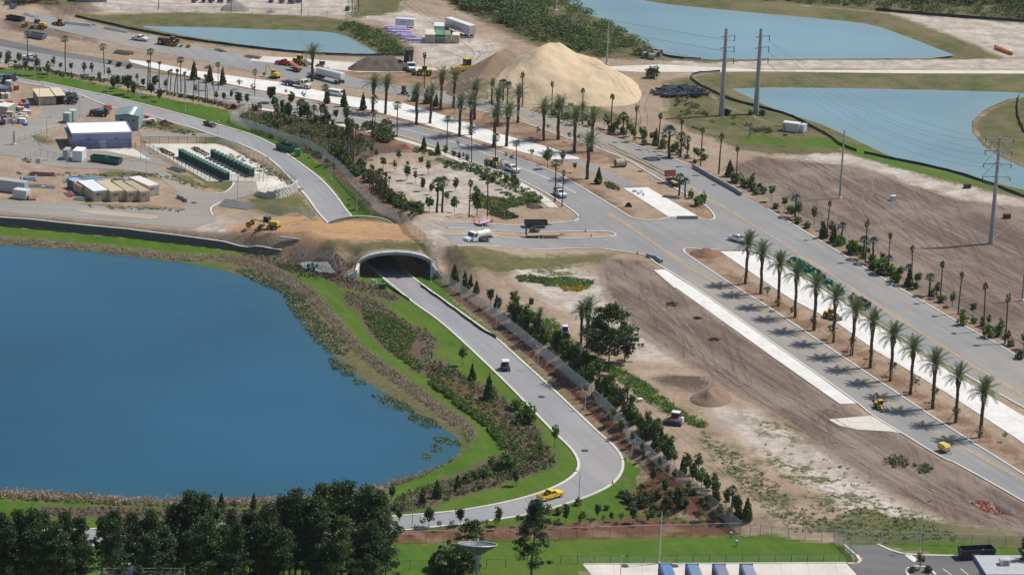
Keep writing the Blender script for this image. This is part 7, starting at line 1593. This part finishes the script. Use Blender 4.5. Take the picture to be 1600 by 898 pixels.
MB().tube([(0,0,0),(0,0,zc-.6)], .28, 10).build('mast', M['steel'], t)
for k in range(3): MB().tube([(1.2*math.cos(k*2.1+.5), 1.2*math.sin(k*2.1+.5), 0), (.2*math.cos(k*2.1+.5), .2*math.sin(k*2.1+.5), zc-1)], .09, 5).build('strut', M['steel'], t)
# --- pipes, piles and oddments
def pipes(label, a, b, n, r, L, c, cat='pipe stack', gap=0, jitter=0, rows=1, name='pipe_stack'):
    """n pipes side by side along a->b, each lying across"""
    p, q = G(*a), G(*b); rz = math.atan2(q.y-p.y, q.x-p.x); t = empty(name, label, cat, p, rz); m = paint(c, .5); rg = random.Random(n*7+int(a[0]))
    me = MB().tube([(-L/2,0,0),(L/2,0,0)], r, 8).mesh('pipe', m); W = (q-p).length
    for k in range(rows):
        for i in range(n-k): 
            y = (W*i/max(1, n-1) if W > .1 else 0)
            CH.setdefault(t.name, []).append(link('pipe', me, t, (y+k*r+rg.uniform(-jitter, jitter), rg.uniform(-jitter, jitter)*2, r+k*r*1.75), (0, 0, math.pi/2+rg.uniform(-jitter, jitter)*.15)))
    return t
for i, (x0, x1, y) in enumerate(((600,636,45.5),(606,640,49.5),(613,643,53.5),(620,646,57),(627,650,60.5),(634,662,65.5))):
    p, q = G(x0, y), G(x1, y+1); t = empty('purple_pipe_bundle', 'bundle of purple pipes, %s row from the back' % ORD[i], 'pipe bundle', (p+q)/2, math.atan2(q.y-p.y, q.x-p.x), 'bundles of purple pipes'); L = (q-p).length
    for r_ in range(3):
        for k in range(5-r_):
            CH.setdefault(t.name, []).append(MB().tube([(-L/2, (k-2+r_*.5)*.42, .24+r_*.38), (L/2, (k-2+r_*.5)*.42, .24+r_*.38)], .21, 7).build('pipe', paint(((.34,.22,.52),(.48,.38,.64),(.70,.68,.74))[(k+r_+i) % 3]), t))
rg = random.Random(4); t = empty('black_pipe_heap', 'untidy heap of black plastic pipes on the grass', 'pipe heap', G(1062,150), 0); pm = MB().tube([(-3,0,0),(3,0,0)], .3, 8).mesh('pipe', paint((.025,.035,.05), .35))
o_ = t.location.copy()
for i in range(120):
    x = 1024+78*rg.random(); y = 139+13*rg.random()
    if abs((x-1063)/40)+abs((y-146)/8) > 1.15: continue
    g = G(x, y); link('pipe', pm, t, (g.x-o_.x, g.y-o_.y, .35+.9*rg.random()*(1-abs(x-1063)/42)), (0, rg.uniform(-.1, .1), rg.choice((.35,-.5,.2,.9))*1.0+rg.uniform(-.5, .5)))
for i, (x, y, a) in enumerate(((1008,91,0),(1014,88,.3),(1019,93,.8),(1025,90,.2),(1029,86,.5),(1021,85,.1))):
    t = empty('concrete_pipe', 'short concrete drain pipe, %s from the left by the big pond' % ORD[i], 'concrete pipe', G(x, y), a-1.2, 'concrete drain pipes by the pond'); mb = MB(); n = 14
    vs = [(xx, r_*math.cos(6.2832*k/n), 1.0+r_*math.sin(6.2832*k/n)) for xx, r_ in ((-1,1.0),(1,1.0),(1,.8),(-1,.8)) for k in range(n)]; mb.add(vs, [(j*n+k, j*n+(k+1) % n, ((j+1) % 4)*n+(k+1) % n, ((j+1) % 4)*n+k) for j in range(4) for k in range(n)]); mb.build('ring', plain('pipe_concrete', (.30,.29,.27), .9) if i == 0 else bpy.data.materials['pipe_concrete'], t)
t, _ = at('concrete_pipe', 'large tan concrete pipe lying on the median dirt', 'concrete pipe', (961,261), (977,260)); mb = MB(); n = 18
vs = [(xx, r_*math.cos(6.2832*k/n), 1.15+r_*math.sin(6.2832*k/n)) for xx, r_ in ((-1.5,1.05),(1.2,1.05),(1.2,1.2),(1.5,1.2),(1.5,.85),(-1.5,.85)) for k in range(n)]; mb.add(vs, [(j*n+k, j*n+(k+1) % n, ((j+1) % 6)*n+(k+1) % n, ((j+1) % 6)*n+k) for j in range(6) for k in range(n)]); mb.build('ring', plain('pipe_tan', (.40,.34,.26), .9), t)
pipes('stack of blue grey pipes beyond the yard containers', (34,280), (56,280), 2, .25, 5, (.22,.28,.36), jitter=.1)
def beams(label, a, b, n, c, seed=1, L=None, cat='building material', h=.25):
    t, l = at('material_stack', label, cat, a, b); rg = random.Random(seed); L = L or l
    for i in range(n): CH.setdefault(t.name, []).append(MB().box((rg.uniform(-.5,.5), (i-n/2)*.55+rg.uniform(-.1,.1), h/2+.2*(i % 3)), (L*rg.uniform(.7,1), .4, h), rz=rg.uniform(-.06,.06)).build('beam', paint(tuple(q*(.85,1,1.15)[i % 3] for q in c), .6), t))
beams('blue grey steel beams stacked left in the yard', (34,279.5), (57,280), 5, (.24,.30,.38), 2); beams('pale green roofing sheets stacked behind the containers', (103,281), (126,283), 9, (.20,.28,.29), 3); beams('blue sheets stacked in the middle of the yard', (126,279), (165,282), 8, (.26,.34,.44), 4)
beams('low dark green bundle behind the red roofed box', (122,277), (142,278), 5, (.10,.16,.14), 5); beams('long grey beams lying on the yard paving', (42,291), (70,292), 3, (.28,.28,.27), 6); beams('short blue grey beams right of the long ones', (68,292), (90,293), 4, (.26,.30,.34), 7); beams('white capped bundle right of the blue sheets', (146,283), (166,285), 3, (.55,.57,.60), 8)
beams('dark bundle of sheets beside the white capped one', (173,284), (190,285), 6, (.09,.11,.14), 9); beams('pale blue bundle near the cream container', (191,281), (210,286), 5, (.34,.42,.48), 10); beams('red and white poles beside the yard row', (107,301), (116,308), 4, (.35,.12,.09), 11); beams('grey green sheets in front of the red roofed box', (116,311), (140,312), 5, (.20,.25,.25), 12)
beams('dark sheet bundle at the yard fence foot', (268,262), (290,270), 5, (.10,.13,.13), 13); beams('red brown rebar laid along the weedy verge', (48,272), (88,274), 5, (.14,.05,.05), 14)
beams('long pale pipe lying on the dirt near the tunnel', (433,374), (469,371), 1, (.52,.53,.52), 15, h=.35); beams('grey debris beams left of the small pond', (100,36), (150,41), 5, (.34,.36,.38), 16); beams('pale boards by the far road edge at top left', (40,22), (60,27), 5, (.45,.47,.48), 17); beams('dark timber stack beside the third fan palm', (180,82), (208,86), 6, (.13,.11,.10), 18)
beams('grey slabs on the near bank of the small pond', (160,44), (205,52), 4, (.36,.36,.36), 19); beams('dark debris row at the far road edge', (385,88), (408,92), 5, (.20,.17,.15), 20); beams('brown timber at the upper far road edge', (340,78), (352,82), 4, (.22,.16,.11), 21)
beams('orange net barrier on the pale dirt lot', (1553,75), (1585,88), 2, (.60,.22,.05), 22, h=.9); beams('dark boards beside the dirt track below the pylons', (1080,198), (1098,204), 2, (.12,.11,.10), 23)
def bundle(label, base, h, mat, cat, seed, n=420, size=.5):
    w = [tuple(p[:2]) for p in GL(base)]; q = fill(w, n, seed, False, .3); s = sdf(w, q[:, 0], q[:, 1]); z = Hf(q[:, 0], q[:, 1])+np.minimum(1, s/1.6)*h*(.35+.65*R.rand(len(q))); C = np.stack([q[:, 0], q[:, 1], z], 1); o = C.mean(0); V, F = leaves(C-o, size, 1.6)
    return tag(link(cat.replace(' ', '_'), fast_mesh('pile', V, F, mat), None, tuple(o)), label, cat)
NET = plain('green_net', (.01,.20,.115), .5, var=.35, scale=.6)
bundle('green netting rolls heaped on the white paving, upper pile', [(1226,412),(1236,404),(1262,414),(1290,432),(1296,440),(1270,438),(1245,426)], 1.5, NET, 'netting pile', 1, 1300); bundle('green netting rolls heaped on the white paving, lower pile', [(1282,440),(1300,440),(1322,456),(1318,464),(1296,456)], 1.3, NET, 'netting pile', 2, 700)
bundle('brown brush heap in front of the lower netting pile', [(1322,466),(1336,462),(1358,478),(1354,488),(1334,484)], 1.8, M['leaf_dry'], 'brush pile', 3, 500, .4); bundle('dark brush clump lying on the paving edge', [(1362,492),(1372,490),(1376,500),(1366,502)], 1.5, M['leaf_dry'], 'brush pile', 4, 160, .4)
bundle('brown brush strip inside the gravel yard at left', [(244,232),(256,232),(276,242),(270,246),(252,240)], .7, M['leaf_dry'], 'brush pile', 5, 200, .35); bundle('brown brush strip behind the rear cabinet row', [(294,231),(310,231),(330,242),(322,246),(304,238)], .8, M['leaf_dry'], 'brush pile', 6, 240, .35)
bundle('reddish brush pile beside the grey green workshop', [(246,192),(258,188),(272,194),(262,199),(250,198)], .9, plain('red_brush', (.16,.06,.045), .9), 'brush pile', 7, 200, .35); bundle('fallen palm lying on the lower median tip', [(941,285),(955,286),(972,295),(968,299),(948,294)], 1.0, M['leaf_mid'], 'fallen plant', 8, 260, .4)
bundle('torn orange safety netting around the trench', [(1510,783),(1528,780),(1548,782),(1552,790),(1578,800),(1586,804),(1560,806),(1535,800),(1520,790)], .22, paint((.48,.13,.08)), 'safety netting', 9, 320, .26)
heap('soil_heap', [(1545,780),(1565,786),(1590,800),(1600,812),(1580,808),(1555,795)], [(1572,797,.8,9,.8)], 'grey brown spoil bank beside the orange netting', m_sand('spoil', (.15,.12,.10), (.12,.095,.08), (.30,.26,.22)), .2, 'spoil bank', .5)
bundle('dark rubble ring on the graded field, upper', [(1036,474),(1048,471),(1062,474),(1058,479),(1042,479)], .35, M['earth'], 'rubble', 10, 160, .3); bundle('dark rubble ring on the graded field, middle', [(1080,496),(1092,494),(1100,498),(1088,501)], .4, M['leaf_dark'], 'rubble', 11, 110, .3); bundle('dark rubble ring on the graded field, lower', [(1104,529),(1116,526),(1130,530),(1122,534),(1108,533)], .35, M['earth'], 'rubble', 12, 150, .3)
def smallbox(x, y, d, c, name, label, cat, rz=0.3, parts=()):
    t = empty(name, label, cat, G(x, y), rz); MB().box((0,0,d[2]/2), d, taper=.97).build('casing', paint(c, .6), t); MB().box((0,0,d[2]+.04), (d[0]*1.06, d[1]*1.06, .09)).build('lid', paint(tuple(min(.9, q*1.25+.01) for q in c), .6), t)
    for i, (c2, d2, cc) in enumerate(parts): MB().box(c2, d2).build('fitting', paint(cc), t)
smallbox(597,451,(1.5,1.2,1.2),(.03,.09,.07),'utility_box','dark green utility box on the lawn by the tunnel','utility box')
t = empty('backflow_valve', 'grey pipe valve assembly beside the green utility box', 'valve', G(584,450), .3); MB().tube([(-.8,0,0),(-.8,0,1.3),(.8,0,1.3),(.8,0,0)], .18, 8).build('pipe', M['steel_pale'], t); MB().cyl((-.3,0,1.8), .32, .8).build('valve', M['steel_pale'], t); MB().cyl((.4,0,1.7), .25, .6).build('valve', M['steel_pale'], t)
sheet('utility_slab', [(464,412),(476,410),(512,410),(526,428),(500,426),(476,420)], M['concrete_warm'], .16, sink=False, label=None)
t = empty('pump_set', 'green and blue pumps on the fenced slab beside the tunnel', 'pump', G(490,421), .2)
for x, y, r_, h_ in ((-1.2,.3,.4,1.3),(-.2,.6,.35,1.5),(.8,.2,.4,1.2),(0,-.7,.3,.9)): MB().cyl((x,y,h_/2), r_, h_, n=10).build('pump', paint((.02,.12,.12)), t)
MB().tube([(-1.5,-.3,.5),(1.3,-.3,.6)], .16, 8).build('pipe', paint((.12,.12,.35)), t)
for x, y, l in ((1511,294,'upper'),(1573,341,'lower')): smallbox(x, y, (1.7,1.3,1.1), (.025,.025,.03), 'drain_box', 'small black box on the brown field, %s of two' % l, 'drain box')
smallbox(1395,313,(1.3,1,1.2),(.60,.60,.62),'white_box','small white box in the middle of the brown field','utility box'); smallbox(830,475,(.9,.7,1.3),(.03,.03,.03),'waste_bin','small black bin on the pale dirt beside the fence planting','bin'); smallbox(1000,627,(.9,.8,.6),(.66,.6,.68),'supply_box','small white and pink box beside the dirt track','box')
smallbox(216,173,(.1,1.2,1.6),(.6,.62,.62),'info_sign','small white sign on the lawn strip','sign',1.4) if 0 else None
for x, y, lb in ((1142,840,'green and white utility post on the grass by the fence corner'),(1151,853,'white topped utility post on the bottom lawn')): smallbox(x, y, (.35,.35,1.1), (.45,.52,.48), 'utility_post', lb, 'utility post')
t = empty('info_sign', 'small pale sign on two legs on the lawn strip', 'sign', G(217,157), ang((200,157),(230,160))); MB().box((0,0,1.7), (1.3,.07,1.0)).build('panel', paint((.55,.58,.58)), t)
for x in (-.5,.5): MB().tube([(x,.08,0),(x,.08,2.2)], .05, 5).build('leg', M['steel'], t)
t = empty('scaffold_bin', 'orange red frame rack beside the white container', 'rack', G(50,312), .2)
for i in range(4): MB().box((-.9+i*.6,0,.6), (.08,1.4,1.2)).build('bar', paint((.55,.12,.06)), t)
for z in (.1,.6,1.15): MB().box((0,0,z), (2.2,.1,.08)).build('rail', paint((.55,.12,.06)), t)
t = empty('portable_toilet', 'green plastic frame bin at the lawn edge beside the green dumpster', 'bin', G(465,244), .2); MB().box((0,0,1.0), (1.4,1.2,1.8), taper=.85).build('casing', paint((.02,.26,.12)), t); MB().box((0,0,1.95), (1.5,1.3,.12)).build('lid', paint((.03,.3,.15)), t)
for k, (x, y) in enumerate(((992,300),(999,303),(1006,305),(1002,301))): tag(link('cement_bag', MB().tube([(-.7,0,.3),(-.4,0,.35),(.4,0,.35),(.7,0,.3)], [.15,.36,.36,.15], 8).mesh('cement_bag', paint((.62,.62,.64), .8)), None, G(x, y), (0,0,k*.7)), 'white bag lying on the short median paving, %s from the left' % ORD[k], 'bag', 'white bags on the median paving')
tag(link('black_bag', MB().add([(-.9,-.5,0),(.9,-.5,0),(1,.5,0),(-1,.5,0),(-.5,-.2,1.0),(.3,-.2,1.3),(.4,.3,1.0),(-.3,.3,1.1)], [(0,1,5,4),(1,2,6,5),(2,3,7,6),(3,0,4,7),(4,5,6,7)]).mesh('black_bag', M['black']), None, G(982,323)), 'black sheet covered lump on the island dirt', 'covered lump')
def cone(x, y, lb): 
    t = empty('traffic_cone', lb, 'traffic cone', G(x, y)); MB().tube([(0,0,.03),(0,0,.85)], [.24,.05], 8).build('cone', paint((.70,.14,.04)), t); MB().box((0,0,.03), (.5,.5,.06)).build('foot', M['dark'], t)
for x, y, lb in ((905,341,'at the corner kerb above the cross street'),(915,362,'rear one on the cross street median'),(924,370,'front one on the cross street median'),(957,756,'at the outer kerb of the bend'),(749,481,'in the red mulch below the tunnel'),(996,397,'beside the corner barrier blocks'),(1338,879,'at the end of the loading pad')): cone(x, y, 'orange traffic cone '+lb)
# manhole covers and drains
for x, y, lb in ((622,434,'just outside the tunnel mouth'),(846,620,'on the straight of the park road'),(914,704,'near the start of the bend'),(1054,884,'on the loading pad, right'),(976,884,'on the loading pad, left'),(303,317,'in the yard road junction'),(1001,268,'in the far carriageway')):
    g = G(x, y); g.z = float(Hf(g.x, g.y, road=True)[0])+.07; tag(link('manhole_cover', MB().cyl((0,0,0), .75, .05, n=16).mesh('manhole_cover', M['dark']), None, g), 'dark manhole cover '+lb, 'manhole cover')
# scrap and clutter in the yard at far left
rg = random.Random(12)
CL = [('white','crate',(.62,.62,.6)),('blue','crate',(.06,.2,.42)),('tan','crate',(.46,.38,.26)),('grey','crate',(.3,.3,.3)),('black','crate',(.04,.04,.045)),('red','crate',(.38,.08,.06)),('brown','crate',(.2,.14,.1)),('pale','crate',(.5,.46,.4))]
k = 0
for (x0, y0, x1, y1, n) in ((0,122,26,150,14),(0,152,18,200,16),(22,160,46,196,22),(165,168,170,182,3),(140,175,165,182,4),(218,186,240,194,6)):
    for i in range(n):
        x, y = rg.uniform(x0, x1), rg.uniform(y0, y1); cn, _, cc = CL[k % 8]; d = (rg.uniform(.9,2.6), rg.uniform(.8,1.6), rg.uniform(.5,1.6))
        t = empty('storage_crate', '%s scrap crate in the cluttered far left yard, %s of its colour' % (cn, ORD[k//8]), 'crate', G(x, y), rg.uniform(0, 3.1), 'crates and scrap in the left yard'); k += 1
        MB().box((0,0,d[2]/2), d, taper=rg.choice((1,.9,.7)), rx=rg.uniform(-.1,.1)).build('box', paint(cc, .7), t); MB().box((rg.uniform(-.2,.2),0,d[2]+.05), (d[0]*.9,d[1]*1.05,.1), rz=rg.uniform(-.2,.2)).build('lid', paint(tuple(min(.8, q*1.3) for q in cc), .7), t)
container('white roofed container at the left edge of the cluttered yard', (-6,180), (12,182), 2.5, 5, (.42,.40,.36), (.66,.64,.58), door=False); container('dark blue container at the far left edge', (-4,152), (9,153), 2.4, 4, (.06,.09,.14), (.10,.12,.16), door=False); container('black container behind the blue tarpaulin', (4,131), (16,132), 2.4, 5, (.04,.045,.06), (.06,.07,.09), door=False)
t, _ = at('parked_vehicle', 'dark crane truck parked beside the grey green workshop', 'truck', (144,181), (164,182)); MB().box((0,0,1.1), (5.2,2.1,1.2), taper=.9).build('body', M['dark'], t); MB().tube([(-1.5,0,1.9),(2.6,0,2.7)], .16, 6).build('boom', M['steel'], t); MB().box((2.3,0,1.9), (1.1,1.9,.8), taper=.85).build('cab', M['glass'], t)
for x in (-1.6,1.6):
    for y in (-.95,.95): wheel(t, x, y, .5, .3)
for i, (x, y) in enumerate(((12,8),(20,14),(424,4),(440,5),(455,6),(466,5),(304,4),(318,4),(330,4),(344,5),(360,4),(543,17))):
    t = empty('far_equipment', 'small dark equipment in the far construction yard, %s from the list of dark shapes' % ORD[i] if 0 else 'small dark machine in the far yard at the top edge, %s along' % ORD[i], 'machine', G(x, y), i*.7, 'small machines along the top edge'); MB().box((0,0,.9), (2.2,1.4,1.1), taper=.8).build('body', paint((.08,.09,.13)), t); MB().tube([(.5,0,1.2),(.8,0,3.4)], .12, 5).build('mast', M['dark'], t)

# ------------------------------------------------------------------ air between the camera and the far ponds
hm = bpy.data.materials.new('haze'); hm.use_nodes = True; hn = hm.node_tree; hn.nodes.clear()
ho = hn.nodes.new('ShaderNodeOutputMaterial'); hv = hn.nodes.new('ShaderNodeVolumePrincipled'); hv.inputs['Density'].default_value = .000025; hv.inputs['Color'].default_value = (.85, .92, 1, 1); hv.inputs['Anisotropy'].default_value = .2
hn.links.new(hv.outputs[0], ho.inputs['Volume'])
hb = MB().box((0, 600, 101), (30000, 30000, 212)).mesh('haze', hm); tag(link('haze', hb), kind='stuff')
